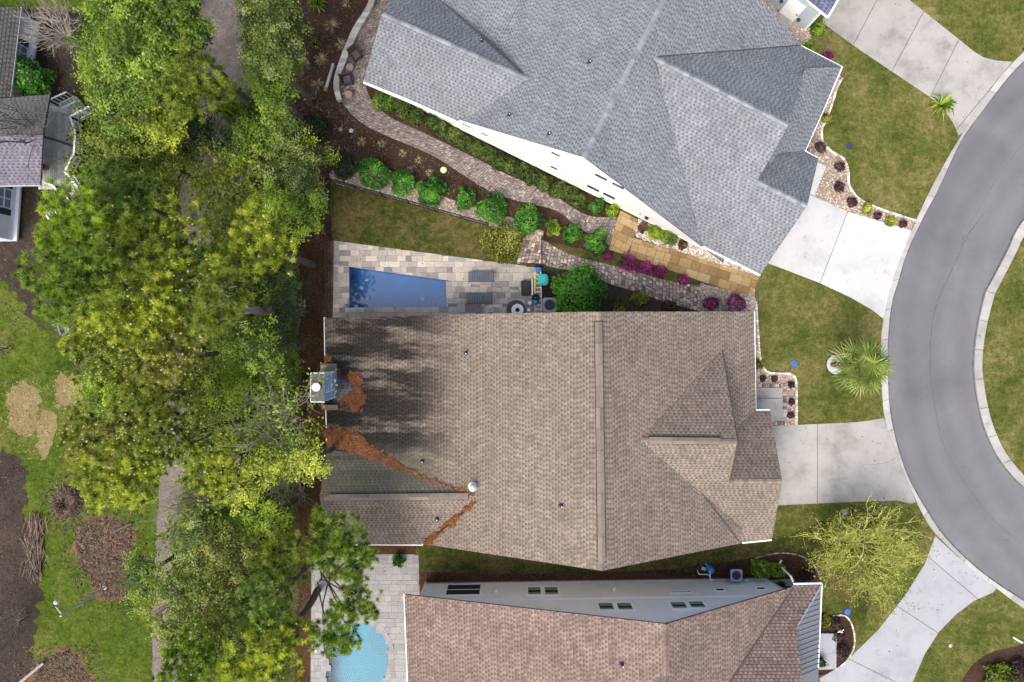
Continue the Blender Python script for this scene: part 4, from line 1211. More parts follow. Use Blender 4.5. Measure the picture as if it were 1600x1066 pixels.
# pine straw lying on the tan roof
def straw_mat(name, polys, pl, n_m2, label):
    n_m2 *= 1.1
    V = []; T = []
    base = MB()
    for poly in polys:
        wp = [tuple(hit(x, y, pl).xy) for x, y in poly]
        rp = ccw(rough_edge(wp, 0.09, 0.13))
        base.face([(x, y, zat(pl, x, y) + 0.045) for x, y in rp], 0.35)
        P = np.vstack([scatter(rough_edge(wp, 0.17, 0.22), n_m2), scatter(rough_edge(wp, 0.35, 0.3), 90)])
        n = len(P)
        z = np.array([zat(pl, x, y) for x, y in P]) + 0.05 + np.abs(RNG.normal(0, 0.035, n))
        a = RNG.uniform(0, np.pi, n); L = RNG.uniform(0.06, 0.16, n); w = 0.014
        sl = -np.array([pl[1].x / pl[1].z, pl[1].y / pl[1].z])
        c = np.column_stack([P, z])
        d2 = np.column_stack([np.cos(a), np.sin(a)])
        d = np.column_stack([d2 * L[:, None], (d2 @ sl) * L + RNG.normal(0, 0.02, n)])
        s2 = np.column_stack([-d2[:, 1], d2[:, 0]])
        s = np.column_stack([s2 * w, (s2 @ sl) * w])
        V.append(np.stack([c - d - s, c + d - s, c + d + s, c - d + s], 1)); T.append(np.clip(RNG.normal(0.5, 0.22, n), 0, 1))
    o = np_obj('pine_straw', np.concatenate(V).reshape(-1, 3), 4, np.concatenate(T), M['needle_litter'], kind='stuff')
    b = base.build('straw_layer', M['needle_litter'], o)
    return o
straw_mat('s', [[(509, 670), (536, 668), (553, 680), (569, 684), (577, 697), (606, 711), (630, 727), (652, 743), (690, 759), (738, 772), (743, 775), (700, 762), (640, 739), (560, 709), (511, 691)]], pT_low, 420, '')
straw_mat('s', [[(545, 584), (558, 582), (565, 598), (560, 608), (553, 600), (546, 594)], [(553, 606), (562, 608), (568, 626), (562, 638), (553, 642), (545, 635), (546, 624), (530, 630), (532, 624), (546, 616)], [(508, 556), (516, 560), (519, 568), (510, 568)], [(527, 574), (533, 580), (531, 592), (527, 590)]], pT_low, 420, '')
straw_mat('s', [[(741, 783), (744, 784), (727, 799), (714, 812), (695, 826), (681, 838), (672, 850), (663, 850), (672, 841), (692, 823), (709, 809), (726, 796)]], pT_high, 350, '')

# ---- grey house (upper right)
grey = empty('house', (0, 0, 0), label='big white house with a blue grey shingled roof and long side wall', cat='house')
pG_w = plane3((912, 245, 8.0), (1036, 0, 8.0), (720, 187, 2.65))
pG_e = plane3((912, 245, 8.0), (1036, 0, 8.0), (1250, 72, 2.8))
zn = hit(825, 124, pG_w).z
pG_ns = plane3((597, 22, zn), (825, 124, zn), (568, 127, 2.65))
pG_k = plane3((720, 187, 2.65), (813, 0, 2.65), (690, 3, 2.0))
zv = 2.0
pG_nn = plane3((597, 22, zn), (825, 124, zn), (690, 3, zv))
zc = hit(1022, 90, pG_e).z
pG_cs = plane3((1022, 90, zc), (1232, 196, zc), (1188, 428, 2.75))
pG_cn = plane3((1022, 90, zc), (1232, 196, zc), (1300, 96, 2.75))
zg = hit(1183, 283, pG_cs).z
pG_p = plane3((1316, 104, 2.75), (1258, 235, 2.75), (1236, 190, 4.1))
pG_gn = plane3((1183, 283, zg), (1261, 322, zg), (1278, 247, 2.75))
print('grey z', zn, zv, zc, zg, hit(710, 188, pG_ns).z, hit(860, 140, pG_w).z)
g1 = roof_plane(grey, pG_w, [(912, 245), (1036, 0), (1096, -118), (872, -118), (813, 0), (720, 187)], 'grey_shingle')
gk = roof_plane(grey, pG_k, [(720, 187), (813, 0), (872, -118), (640, -118), (690, 3)], 'grey_shingle')
g2 = roof_plane(grey, pG_e, [(912, 245), (1036, 0), (1096, -118), (1110, -118), (1190, 0), (1252, 71), (1225, 150), (1130, 410)], 'grey_shingle')
g3 = roof_plane(grey, pG_ns, [(568, 127), (597, 22), (825, 124), (862, 141), (712, 188), (640, 156)], 'grey_shingle')
g4 = roof_plane(grey, pG_nn, [(597, 22), (825, 124), (690, 3), (600, -80), (560, -70), (612, -2)], 'grey_shingle')
g5 = roof_plane(grey, pG_cs, [(1022, 90), (1232, 196), (1183, 283), (1261, 322), (1188, 429), (1098, 384)], 'grey_shingle')
g6 = roof_plane(grey, pG_cn, [(1022, 90), (1232, 196), (1257, 107), (1316, 104), (1252, 71)], 'grey_shingle')
g7 = roof_plane(grey, pG_p, [(1257, 107), (1316, 104), (1258, 235), (1215, 240), (1183, 290), (1170, 250), (1228, 190)], 'grey_shingle')
g8 = roof_plane(grey, pG_gn, [(1183, 283), (1205, 240), (1258, 232), (1279, 247), (1261, 322)], 'grey_shingle')
ridge_caps(g1, hit(912, 246, pG_w), hit(1090, -106, pG_w), 'grey_cap', 0.30, 0.32, (0.6, 0.55))
ridge_caps(g3, hit(598, 22, pG_ns), hit(826, 124, pG_ns), 'grey_cap', 0.30, 0.32)
ridge_caps(g5, hit(1023, 90.5, pG_cs), hit(1231, 195.5, pG_cs), 'grey_cap', 0.30, 0.32)
ridge_caps(g5, hit(1184, 283.5, pG_cs), hit(1260, 321.5, pG_cs), 'grey_cap', 0.30, 0.32)
for (x, y, pl, r) in ((752, 65, pG_nn, g4), (796, 180, pG_w, g1), (858, 210, pG_w, g1), (921, 98, pG_w, g1)): pipe_vent(r, x, y, pl, 0.075)
fascia(grey, [hit(568, 128, pG_ns), hit(712, 189, pG_ns)], 0.16)
fascia(grey, [hit(1252, 72, pG_cn), hit(1316, 105, pG_cn), hit(1258, 236, pG_p), hit(1279, 248, pG_gn)], 0.10)
fascia(grey, [hit(1098, 385, pG_cs), hit(1188, 430, pG_cs)], 0.12)
wp = wall_plane((578, 132), (1180, 430))
A_, n_, d_ = wp
def on_wall(px, py): return hit(px, py, (A_, n_))
# side wall: follows the raked roof edge
ua = (W(705, 187, 0) - A_).dot(d_); ub = (W(1150, 415, 0) - A_).dot(d_)
mb = MB(); N = 40; top = []
for k in range(N + 1):
    u = ua + (ub - ua) * k / N; p = A_ + d_ * u
    top.append((p.x, p.y, max(2.5, min(zat(pG_w, p.x, p.y), zat(pG_e, p.x, p.y)) - 0.10)))
p, q = A_ + d_ * ua, A_ + d_ * ub
mb.face([(p.x, p.y, 0), (q.x, q.y, 0)] + list(reversed(top))); mb.build('wall', M['white_siding'], grey)
p, q = A_ + d_ * -6.0, A_ + d_ * (ua - 0.003)
gw = inset(w2([(600, 0), (580, 128), (1150, 418), (1175, 425), (1255, 315), (1270, 250), (1252, 235), (1305, 110), (1245, 75), (1100, -110), (700, -110)], 2.6), 0.35)
walls(grey, gw, lambda x, y: 2.55, 'white_siding', skip=lambda p, q: abs((Vector((*p, 0)) - A_).dot(n_)) < 0.8 and abs((Vector((*q, 0)) - A_).dot(n_)) < 0.8)
mb = MB(); p, q = A_ + d_ * 0.25, A_ + d_ * ua; mb.face([(p.x, p.y, 0), (q.x, q.y, 0), (q.x, q.y, 2.55), (p.x, p.y, 2.55)]); mb.build('wall', M['white_siding'], grey)
# soffit boards, belt trim and base trim on the side wall
for z, h in ((0.22, 0.10),):
    mb = MB(); a = A_ + d_ * (ua + 0.3) + n_ * 0.03; b = A_ + d_ * (ub - (0.3 if z < 1 else 4.5)) + n_ * 0.03
    mb.bar(a + Vector((0, 0, z)), b + Vector((0, 0, z)), 0.04, h); mb.build('trim_board', M['white_trim'], grey)
for q in ([(863, 236), (876, 241), (874, 245), (861, 240)], [(862, 257), (872, 263), (870, 267), (860, 261)], [(931, 270), (950, 278), (948, 283), (929, 275)], [(919, 287), (937, 296), (935, 301), (917, 292)],
          [(944, 299), (962, 308), (960, 313), (942, 304)], [(958, 283), (976, 292), (974, 297), (956, 288)], [(724, 192), (737, 197), (735, 200), (723, 195)], [(754, 206), (764, 211), (762, 214), (752, 209)]):
    window(grey, wp, q, muntin=0, fw=0.12, out=0.07)
def lamp_on(parent, wpl, px, py, z=None, name='wall_lamp', mat='black', s=0.16):
    c = hit(px, py, (wpl[0], wpl[1])) + wpl[1] * 0.10
    mb = MB(); mb.lathe((c.x, c.y, c.z - s), [(s * 0.3, 0), (s * 0.6, 0.03), (s * 0.7, s * 1.2), (s * 0.9, s * 1.3), (s * 0.2, s * 1.8)], 10); mb.build(name, M[mat], parent)
lamp_on(grey, wp, 1011, 339); lamp_on(grey, wp, 1001, 333, s=0.05)
lamp_on(grey, wp, 1127, 408, s=0.2)

# ---- pinkish brown house (bottom)
pink = empty('house', (0, 0, 0), label='pale blue sided house with pinkish brown shingles and paired green windows', cat='house')
pB_w = plane3((632, 929, 2.95), (636, 1066, 2.95), (1040, 975, 8.2))
pB_e = plane3((1040, 975, 8.2), (1041, 1080, 8.2), (1240, 918, 2.95))
pB_n = plane3((1247, 914, 2.9), (1283, 914, 2.9), (1254, 1066, 5.7))
pB_m = plane3((1283, 914, 2.9), (1279, 1040, 2.9), (1244, 980, 4.2))
b1 = roof_plane(pink, pB_w, [(632, 929), (1040, 975), (1041, 1180), (642, 1180)], 'pink_shingle')
b2 = roof_plane(pink, pB_e, [(1040, 975), (1240, 917), (1238, 1180), (1041, 1180)], 'pink_shingle')
b3 = roof_plane(pink, pB_n, [(1238, 915), (1283, 914), (1244, 980), (1254, 1066), (1262, 1140), (1090, 1140), (1125, 1066)], 'pink_shingle')
M['metal_roof'] = plain('metal_roof', (0.27, 0.275, 0.30), 0.08, 0.45, 0.5, 0.4)
mb = MB(); ms = [hit(x, y, pB_m) for x, y in ((1283, 914), (1244, 980), (1249, 1110), (1277, 1110))]
mb.face(ms); mb.face([p - Vector((0, 0, 0.12)) for p in reversed(ms)])
mr = mb.build('metal_roof', M['metal_roof'], pink)
ee = hit(1281, 920, pB_m); 
sl_ = (zat(pB_m, 18.4, -17) - zat(pB_m, 20.4, -17)) / 2.0
for k in range(17):
    y = -16.55 - 0.33 * k
    xe = ee.x - 0.02; xt = max(18.4, ee.x - (0.05 + (-16.3 - y) * 0.98))
    if xe - xt < 0.1: continue
    mb = MB(); mb.bar((xe, y, zat(pB_m, xe, y) + 0.02), (xt, y, zat(pB_m, xt, y) + 0.02), 0.035, 0.05); mb.build('seam', M['metal_roof'], mr)
ridge_caps(b1, hit(1040, 976, pB_w), hit(1041, 1170, pB_w), 'pink_cap', 0.42, 0.30, (0.4, 0.5))
pipe_vent(b1, 972, 1038, pB_w, 0.09)
M['valley_shade_metal'] = plain('valley_shade_metal', (0.075, 0.062, 0.058), 0.3, 0.8)
def valley(roof, pl, pts, w=0.11):  # dark valley strips; on tan and grey roofs they stand in for shade edges
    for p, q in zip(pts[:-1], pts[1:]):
        mb = MB(); mb.bar(hit(*p, pl) + Vector((0, 0, 0.02)), hit(*q, pl) + Vector((0, 0, 0.02)), w, 0.05); mb.build('valley_shade_flashing', M['valley_shade_metal'], roof)
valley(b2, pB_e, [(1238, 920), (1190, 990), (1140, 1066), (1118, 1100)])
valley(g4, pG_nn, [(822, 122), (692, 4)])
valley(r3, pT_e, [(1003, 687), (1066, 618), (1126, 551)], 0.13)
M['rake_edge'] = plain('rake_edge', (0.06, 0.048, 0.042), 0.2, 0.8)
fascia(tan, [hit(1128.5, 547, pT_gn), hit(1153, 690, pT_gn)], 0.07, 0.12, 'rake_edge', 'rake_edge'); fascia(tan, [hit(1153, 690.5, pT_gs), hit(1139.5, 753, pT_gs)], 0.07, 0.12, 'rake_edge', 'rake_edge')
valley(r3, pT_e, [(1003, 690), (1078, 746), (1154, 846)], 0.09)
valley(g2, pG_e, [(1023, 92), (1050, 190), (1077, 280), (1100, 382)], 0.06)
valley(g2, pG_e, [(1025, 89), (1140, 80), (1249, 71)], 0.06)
fascia(pink, [hit(632, 928, pB_w), hit(641, 1170, pB_w)], 0.12)
fascia(pink, [hit(1240, 913, pB_n), hit(1284, 912, pB_n), hit(1278, 1044, pB_m)], 0.12)
a_, b_ = hit(1284, 914, pB_n), hit(1245, 980, pB_n); fascia(pink, [a_, b_], 0.10, 0.10, 'pale_metal', 'hip_trim')
wq = wall_plane((664, 911), (1197, 903))
A2, n2_, d2_ = wq
uu1 = (W(1197, 903) - A2).dot(d2_)
N = 50; top = []
for k in range(N + 1):
    p = A2 + d2_ * (uu1 * k / N)
    top.append((p.x, p.y, max(2.3, min(zat(pB_w, p.x, p.y), zat(pB_e, p.x, p.y)) - 0.08)))
q = A2 + d2_ * uu1
mb = MB(); mb.face([(A2.x, A2.y, 0), (q.x, q.y, 0)] + list(reversed(top))); mb.build('wall', M['blue_siding'], pink)
bw = [(A2.x, A2.y), (q.x, q.y), (q.x + 2.2, q.y - 1.2), (q.x + 2.0, -31), (A2.x, -31)]
for i in range(1, 5):
    p_, q_ = bw[i], bw[(i + 1) % 5]
    mb = MB(); mb.face([(*p_, 0), (*q_, 0), (*q_, 2.6), (*p_, 2.6)]); mb.build('wall', M['blue_siding'], pink)
def strip(z, h, u0, u1, mat='white_trim', out=0.03, name='trim_board'):
    mb = MB(); mb.bar(A2 + d2_ * u0 + n2_ * out + Vector((0, 0, z)), A2 + d2_ * u1 + n2_ * out + Vector((0, 0, z)), 0.05, h); mb.build(name, M[mat], pink)
strip(3.35, 0.14, 3.6, uu1 - 1.6); strip(0.15, 0.22, 0.1, uu1 - 0.1, 'pale_metal')
mb = MB(); mb.bar(A2 + d2_ * 0.06 + n2_ * 0.04, A2 + d2_ * 0.06 + n2_ * 0.04 + Vector((0, 0, 2.6)), 0.12, 0.12); mb.build('corner_board', M['white_trim'], pink)
window(pink, wq, [(701, 914), (752, 914), (748, 930), (696, 930)], glass='screen', muntin=1, fw=0.08)
for q in ([(826, 918), (845, 918), (844, 930), (824, 930)], [(853, 918), (872, 918), (871, 930), (850, 930)], [(935, 943), (958, 943), (958, 954), (937, 954)], [(964, 943), (986, 943), (988, 954), (966, 954)],
          [(1048, 942), (1069, 941), (1074, 951), (1051, 952)], [(1076, 941), (1097, 940), (1102, 950), (1080, 951)]):
    window(pink, wq, q, muntin=0, blinds=True, fw=0.15, out=0.07)
for q in ([(1118, 920.5), (1130, 920), (1131, 923.5), (1120, 924)], [(1182, 918.5), (1194, 918), (1195, 921.5), (1184, 922)], [(1048, 925), (1079, 924), (1079, 926), (1048, 927)]):
    window(pink, wq, q, muntin=0, fw=0.08)
for (x, y, m_, s) in ((775, 926, 'white_trim', 0.13), (960, 923, 'white_trim', 0.13), (938, 914, 'pale_metal', 0.09)): lamp_on(pink, wq, x, y, mat=m_, s=s)
for x in (1142, 1160): # hose boxes low on the wall
    c = W(x, 902); mb = MB(); mb.box((c.x, c.y + 0.08, 0.7), (0.30, 0.14, 0.34)); mb.build('meter_box', M['pale_metal'], pink)
mb = MB(); c = hit(1241, 913, pB_n); mb.polytube([(c.x, c.y + 0.1, 2.7), (c.x - 0.02, c.y + 0.35, 2.4), (c.x, c.y + 0.45, 0.3), (c.x + 0.25, c.y + 0.7, 0.1)], 0.07, 8); mb.build('downspout', M['white_trim'], pink)

# ---- lilac house (left edge)
lil = empty('house', (0, 0, 0), label='lilac sided house with black shutters and worn grey roofs', cat='house')
pL1 = plane3((32, 12, 2.5), (15, 150, 2.5), (-60, 80, 4.3))
l1 = roof_plane(lil, pL1, [(32, 12), (15, 151), (-90, 160), (-90, 8)], 'old_shingle')
zr = 4.2
pL2 = plane3((-90, 209, zr), (66, 209, zr), (40, 149, 2.9))
pL3 = plane3((-90, 209, zr), (66, 209, zr), (40, 289, 2.7))
l2 = roof_plane(lil, pL2, [(-90, 161), (78, 148), (67, 211), (-90, 209)], 'old_shingle')
l3 = roof_plane(lil, pL3, [(-90, 209), (67, 211), (63, 289), (-90, 291)], 'lit_lilac_shingle')
fascia(lil, [hit(33, 11, pL1), hit(16, 151, pL1)], 0.08, 0.12, 'pale_metal')
fascia(lil, [hit(63, 290, pL3), hit(-90, 292, pL3)], 0.08, 0.12, 'pale_metal')
wl1 = wall_plane((61, 40), (48, 130))
wl2 = wall_plane((33, 290), (27, 378))
def lwall(w_, y0_, y1_, za):
    A, n, d = w_
    p = A + d * ((y0_ - A.y) / d.y); q = A + d * ((y1_ - A.y) / d.y)
    mb = MB(); mb.face([(p.x, p.y, 0), (q.x, q.y, 0), (q.x, q.y, za), (p.x, p.y, za)]); mb.build('wall', M['lilac_siding'], lil)
    mb = MB(); mb.bar((p.x + 0.12, p.y, 0.35), (q.x + 0.12, q.y, 0.35), 0.26, 0.16); mb.build('skirt_board', M['white_trim'], lil)
    mb = MB(); mb.bar((p.x + 0.05, p.y, 0.14), (q.x + 0.05, q.y, 0.14), 0.12, 0.26); mb.build('foundation', M['grey_concrete'], lil)
    return p, q
Wy = lambda py, z=0: W(0, py, z).y
lwall(wl1, Wy(38), Wy(152), 2.45); lwall(wl2, Wy(286), Wy(377), 3.0)
pA = wl1[0]; x_ = W(61, 38).x
mb = MB(); mb.face([(x_, Wy(38), 0), (x_ - 8, Wy(30), 0), (x_ - 8, Wy(30), 2.4), (x_, Wy(38), 2.4)]); mb.build('wall', M['lilac_siding'], lil)
x_ = W(27, 377).x
mb = MB(); mb.face([(x_, Wy(377), 0), (x_ - 8, Wy(380), 0), (x_ - 8, Wy(380), 3), (x_, Wy(377), 3)]); mb.build('wall', M['lilac_siding'], lil)
def lil_window(w_, y0_, y1_, z0, z1, sh):
    A, n, d = w_
    pt = lambda y, z, o: A + d * ((y - A.y) / d.y) + n * o + Vector((0, 0, z))
    win = empty('window', (0, 0, 0), parent=lil)
    mb = MB(); mb.face([pt(y0_, z0, .015), pt(y1_, z0, .015), pt(y1_, z1, .015), pt(y0_, z1, .015)]); mb.build('pane', M['blue_glass'], win)
    mb = MB()
    for z in (z0, (z0 + z1) / 2, z1): mb.bar(pt(y0_, z, .03), pt(y1_, z, .03), 0.05, 0.07)
    for y in (y0_, (y0_ + y1_) / 2, y1_): mb.bar(pt(y, z0, .03), pt(y, z1, .03), 0.05, 0.06)
    mb.build('frame', M['white_trim'], win)
    for (ya, yb) in ((y0_ + (0.08 if y0_ > y1_ else -0.08), y0_ + (sh if y0_ > y1_ else -sh)), (y1_ - (0.08 if y0_ > y1_ else -0.08), y1_ - (sh if y0_ > y1_ else -sh))):
        mb = MB(); mb.bar(pt(ya, (z0 + z1) / 2, .03), pt(yb, (z0 + z1) / 2, .03), 0.05, z1 - z0); mb.build('shutter', M['shutter'], win)
lil_window(wl1, Wy(84), Wy(104), 0.75, 2.1, 0.42)
lil_window(wl2, Wy(302), Wy(330), 0.85, 2.2, 0.50)
for y in (306, 322): pass

# ---- corner of the next house (top right)
nxt = empty('house', (0, 0, 0), label='corner of a teal sided house with navy shingles and a white side door', cat='house')
wn_ = wall_plane((1212, 14), (1258, 48))
pX = plane3((1294, 25, 2.75), (1270, 2, 2.75), (1320, -60, 5.0))
roof_plane(nxt, pX, [(1262, 0), (1294, 26), (1312, -4), (1340, -60), (1240, -60)], 'navy_shingle')
fascia(nxt, [hit(1240, -18, pX), hit(1262, 0, pX), hit(1294, 26, pX), hit(1312, -4, pX)], 0.12)
A, n, d = wn_
p = A - d * 3; q = W(1257, 46)
mb = MB(); mb.face([(p.x, p.y, 0), (q.x, q.y, 0), (q.x, q.y, 2.6), (p.x, p.y, 2.6)]); mb.build('wall', M['teal_siding'], nxt)
r_ = W(1300, -40); mb = MB(); mb.face([(q.x, q.y, 0), (r_.x, r_.y, 0), (r_.x, r_.y, 2.6), (q.x, q.y, 2.6)]); mb.build('wall', M['teal_siding'], nxt)
mb = MB(); mb.bar(q + n * 0.04, q + n * 0.04 + Vector((0, 0, 2.6)), 0.14, 0.14); mb.build('corner_board', M['white_trim'], nxt)
dr = empty('door', (0, 0, 0), parent=nxt)
u0 = (W(1217, 19) - A).dot(d); u1 = (W(1240, 33) - A).dot(d)
mb = MB(); mb.bar(A + d * u0 + n * 0.04 + Vector((0, 0, 1.1)), A + d * u1 + n * 0.04 + Vector((0, 0, 1.1)), 0.06, 2.1); mb.build('door_leaf', M['white_trim'], dr)
c = A + d * (u1 - 0.12) + n * 0.10 + Vector((0, 0, 1.0)); mb = MB(); mb.lathe(c, [(0.05, -0.04), (0.06, 0.02), (0.02, 0.05)], 10); mb.build('door_handle', M['black'], dr)
lamp_on(nxt, wn_, 1249, 30, s=0.14); lamp_on(nxt, wn_, 1222, 1, s=0.14)
# ---------------------------------------------------------------- foliage builders
def unit(v): return v / np.maximum(np.linalg.norm(v, axis=1, keepdims=True), 1e-9)

def lobe_points(c, r, n, flat=0.75, low=-0.35, lump=0.22):
    """points in the outer part of a lumpy dome"""
    d = unit(RNG.normal(size=(n * 3 + 24, 3)))
    d = d[d[:, 2] > low][:n]
    k = RNG.normal(size=(5, 3)) * 2.2; ph = RNG.uniform(0, 6.28, 5)
    l = 1 + lump * np.sin(d @ k.T + ph).mean(1) * 1.8
    rad = r * l * (RNG.uniform(0.12, 1.0, len(d)) ** 0.5)
    p = d * rad[:, None]; p[:, 2] *= flat
    return p + np.array(c), d

def leaf_quads(P, D, size, elong=1.5, up=0.6, jit=0.35):
    n = len(P)
    nrm = unit(D * 0.6 + np.array([0, 0, up]) + RNG.normal(size=(n, 3)) * 0.55)
    a = unit(np.cross(nrm, RNG.normal(size=(n, 3))))
    b = np.cross(nrm, a)
    s = size * RNG.uniform(1 - jit, 1 + jit, n)[:, None]
    a = a * s * elong * 0.5; b = b * s * 0.5
    return np.stack([P - a, P + b * 0.9 - a * 0.1, P + a, P - b * 0.9 - a * 0.1], 1)

def broad_crown(lobes, dens=1.0, size=0.20, clump=0.36, per=62, open_=0.0):
    size = size * 0.52; dens = dens * 1.5
    V, T = [], []
    for (c, r) in lobes:
        nc = int(9.0 * dens * r * r / (clump / 0.34) ** 2)
        Pc, Dc = lobe_points(c, r, max(6, nc))
        if open_: keep = RNG.uniform(size=len(Pc)) > open_; Pc, Dc = Pc[keep], Dc[keep]
        ct = np.clip(RNG.normal(0.52, 0.29, len(Pc)), 0.02, 1)
        o = RNG.normal(size=(len(Pc), per, 3)) * clump * 0.55
        o[:, :, 2] *= 0.6
        P = (Pc[:, None, :] + o).reshape(-1, 3)
        D = unit(np.repeat(Dc, per, 0) * 0.6 + unit(o.reshape(-1, 3)) * 0.6)
        V.append(leaf_quads(P, D, size, up=1.3))
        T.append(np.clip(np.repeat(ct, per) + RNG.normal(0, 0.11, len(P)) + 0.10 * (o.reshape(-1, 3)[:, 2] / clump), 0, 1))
    return np.concatenate(V), np.concatenate(T)

def pine_crown(lobes, dens=1.0, L=0.30, per=64, w=0.017):
    """tufts of needles around branch tips"""
    V, T, tips = [], [], []
    for (c, r) in lobes:
        n = max(10, int(29 * dens * r * r))
        Pc, Dc = lobe_points(c, r, n, 0.65, -0.25, 0.3)
        n = len(Pc)
        ct = np.clip(RNG.normal(0.64, 0.30, n), 0.02, 1)
        ax = unit(Dc * 0.6 + np.array([0, 0, 0.75]) + RNG.normal(size=(n, 3)) * 0.25)
        d = unit(ax[:, None, :] * 0.55 + unit(RNG.normal(size=(n * per, 3))).reshape(n, per, 3) * 0.95)
        d = unit(d.reshape(-1, 3))
        P = np.repeat(Pc, per, 0)
        ll = L * RNG.uniform(0.65, 1.15, len(P))[:, None]
        s = unit(np.cross(d, RNG.normal(size=d.shape))) * w
        V.append(np.stack([P - s + d * 0.03, P + s + d * 0.03, P + d * ll], 1))
        T.append(np.clip(np.repeat(ct, per) + RNG.normal(0, 0.13, len(P)), 0, 1))
        tips.append(Pc + ax * L * 0.35)
    return np.concatenate(V), np.concatenate(T), np.concatenate(tips)

def buds(tips, frac, r=0.05):
    r = r * 1.2; frac = min(0.8, frac * 2.0)
    k = RNG.uniform(size=len(tips)) < frac
    P = tips[k] + np.array([0, 0, 0.22]); n = len(P)
    rr = r * RNG.uniform(0.6, 1.4, n)
    tone = np.clip(RNG.normal(0.5, 0.28, n), 0, 1)
    V = []
    for i in range(4):
        a, b = i * np.pi / 2, (i + 1) * np.pi / 2
        p = P + np.stack([np.cos(a) * rr, np.sin(a) * rr, -rr * 0], 1)
        q = P + np.stack([np.cos(b) * rr, np.sin(b) * rr, -rr * 0], 1)
        V.append(np.stack([p, q, P + np.stack([rr * 0, rr * 0, rr * 1.6], 1)], 1))
    return np.concatenate(V), np.tile(tone, 4)

def px_lobes(ls):
    return [(tuple(W(x, y, z)), r * (CAM_H - z) / FPX) for (x, y, r, z) in ls]

def limb(mb, a, b, r0, r1, bend=0.12, n=4, sides=6):
    a, b = Vector(a), Vector(b); L = (b - a).length
    off = Vector((random.gauss(0, 1), random.gauss(0, 1), random.gauss(0, 0.5))) * L * bend
    prev = a
    for i in range(1, n + 1):
        t = i / n
        p = a.lerp(b, t) + off * math.sin(math.pi * t) * 0.7
        mb.tube(prev, p, r0 + (r1 - r0) * (i - 1) / n, r0 + (r1 - r0) * t, sides, caps=(i == n))
        prev = p
    return prev

def tree(name, label, lobes, kind, mat, cat='tree', group=None, base=None, trunk_r=0.2, bark='bark', bud=0.0, budr=0.05, twig=10, **kw):
    L = [(c, r * 1.16) for c, r in px_lobes(lobes)]
    m = Vector((sum(c[0] for c, r in L) / len(L), sum(c[1] for c, r in L) / len(L), 0))
    b = W(*base) if base else m
    root = empty(name, (b.x, b.y, 0), label=label, cat=cat, group=group)
    inv = Vector((b.x, b.y, 0))
    top = max(c[2] for c, r in L)
    mb = MB()
    if trunk_r > 0:
        hub = Vector((b.x * 0.35 + m.x * 0.65, b.y * 0.35 + m.y * 0.65, top * 0.72))
        limb(mb, (b.x, b.y, -0.1), hub, trunk_r, trunk_r * 0.55, 0.03, 5, 8)
        for c, r in L:
            s = Vector((b.x, b.y, 0)).lerp(hub, random.uniform(0.65, 1.0)); s.z = hub.z * random.uniform(0.75, 1.0)
            e = limb(mb, s, (c[0], c[1], c[2] - r * 0.35), trunk_r * 0.34, trunk_r * 0.12, 0.08, 4)
            for k in range(twig):
                q, _ = lobe_points(c, r * 0.95, 3)
                q = q[0]
                limb(mb, e, q, trunk_r * 0.10, 0.010, 0.12, 3, 4)
    mb.v = [tuple(Vector(v) - inv) for v in mb.v]
    if mb.v: mb.build('trunk', M[bark], root)
    off = np.array(inv)
    if kind == 'pine':
        V, T, tips = pine_crown(L, **kw)
        np_obj('crown', (V - off).reshape(-1, 3), 3, T, M[mat], root)
    else:
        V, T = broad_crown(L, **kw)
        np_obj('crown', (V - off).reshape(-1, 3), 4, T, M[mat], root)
        tips = V.mean(1)[::12] + np.array([0, 0, 0.05])
    if bud:
        Vb, Tb = buds(tips, bud, budr)
        np_obj('new_buds', (Vb - off).reshape(-1, 3), 3, Tb, M['bud'], root, kind='stuff')
    return root

def bare_tree(name, label, px, py, h, spread, mat, cat='tree', n=9, lean=(0, 0), trunk_r=0.12, leafmat=None, leaf_n=0, depth=3, leaf_size=0.12, up=0.9, group=None, rmin=0.008):
    b = W(px, py, 0)
    root = empty(name, (b.x, b.y, 0), label=label, cat=cat, group=group)
    mb = MB(); ends = []
    def grow(p, d, L, r, k):
        e = p + d * L
        q = limb(mb, p, e, r, r * 0.55, 0.08, 3, 5 if k > 1 else 3)
        ends.append(q)
        if k <= 0: return
        for i in range(random.choice((2, 3, 3))):
            nd = (d + Vector((random.gauss(0, 0.55), random.gauss(0, 0.55), random.gauss(0.12, 0.35)))).normalized()
            grow(p.lerp(q, random.uniform(0.45, 1.0)), nd, L * random.uniform(0.5, 0.85), max(rmin, r * 0.55), k - 1)
    trunk_top = Vector((lean[0], lean[1], h * 0.3))
    limb(mb, (0, 0, -0.05), trunk_top, trunk_r, trunk_r * 0.8, 0.05, 3, 7)
    for i in range(n):
        a = 2 * math.pi * (i + random.uniform(-0.3, 0.3)) / n
        d = Vector((math.cos(a) * spread / h, math.sin(a) * spread / h, up * random.uniform(0.5, 1.2))).normalized()
        grow(trunk_top.copy(), d, math.hypot(spread, h * 0.6) * random.uniform(0.36, 0.55), trunk_r * 0.5, depth)
    mb.build('branches', M[mat], root)
    if leafmat:
        E = np.array([tuple(e) for e in ends])
        idx = RNG.integers(0, len(E), leaf_n)
        P = E[idx] + RNG.normal(size=(leaf_n, 3)) * 0.16
        V = leaf_quads(P, np.tile([0, 0, 1.0], (leaf_n, 1)), leaf_size, 1.6)
        T = np.clip(RNG.normal(0.5, 0.2, leaf_n), 0, 1)
        np_obj('leaves', V.reshape(-1, 3), 4, T, M[leafmat], root, kind='stuff')
    return root

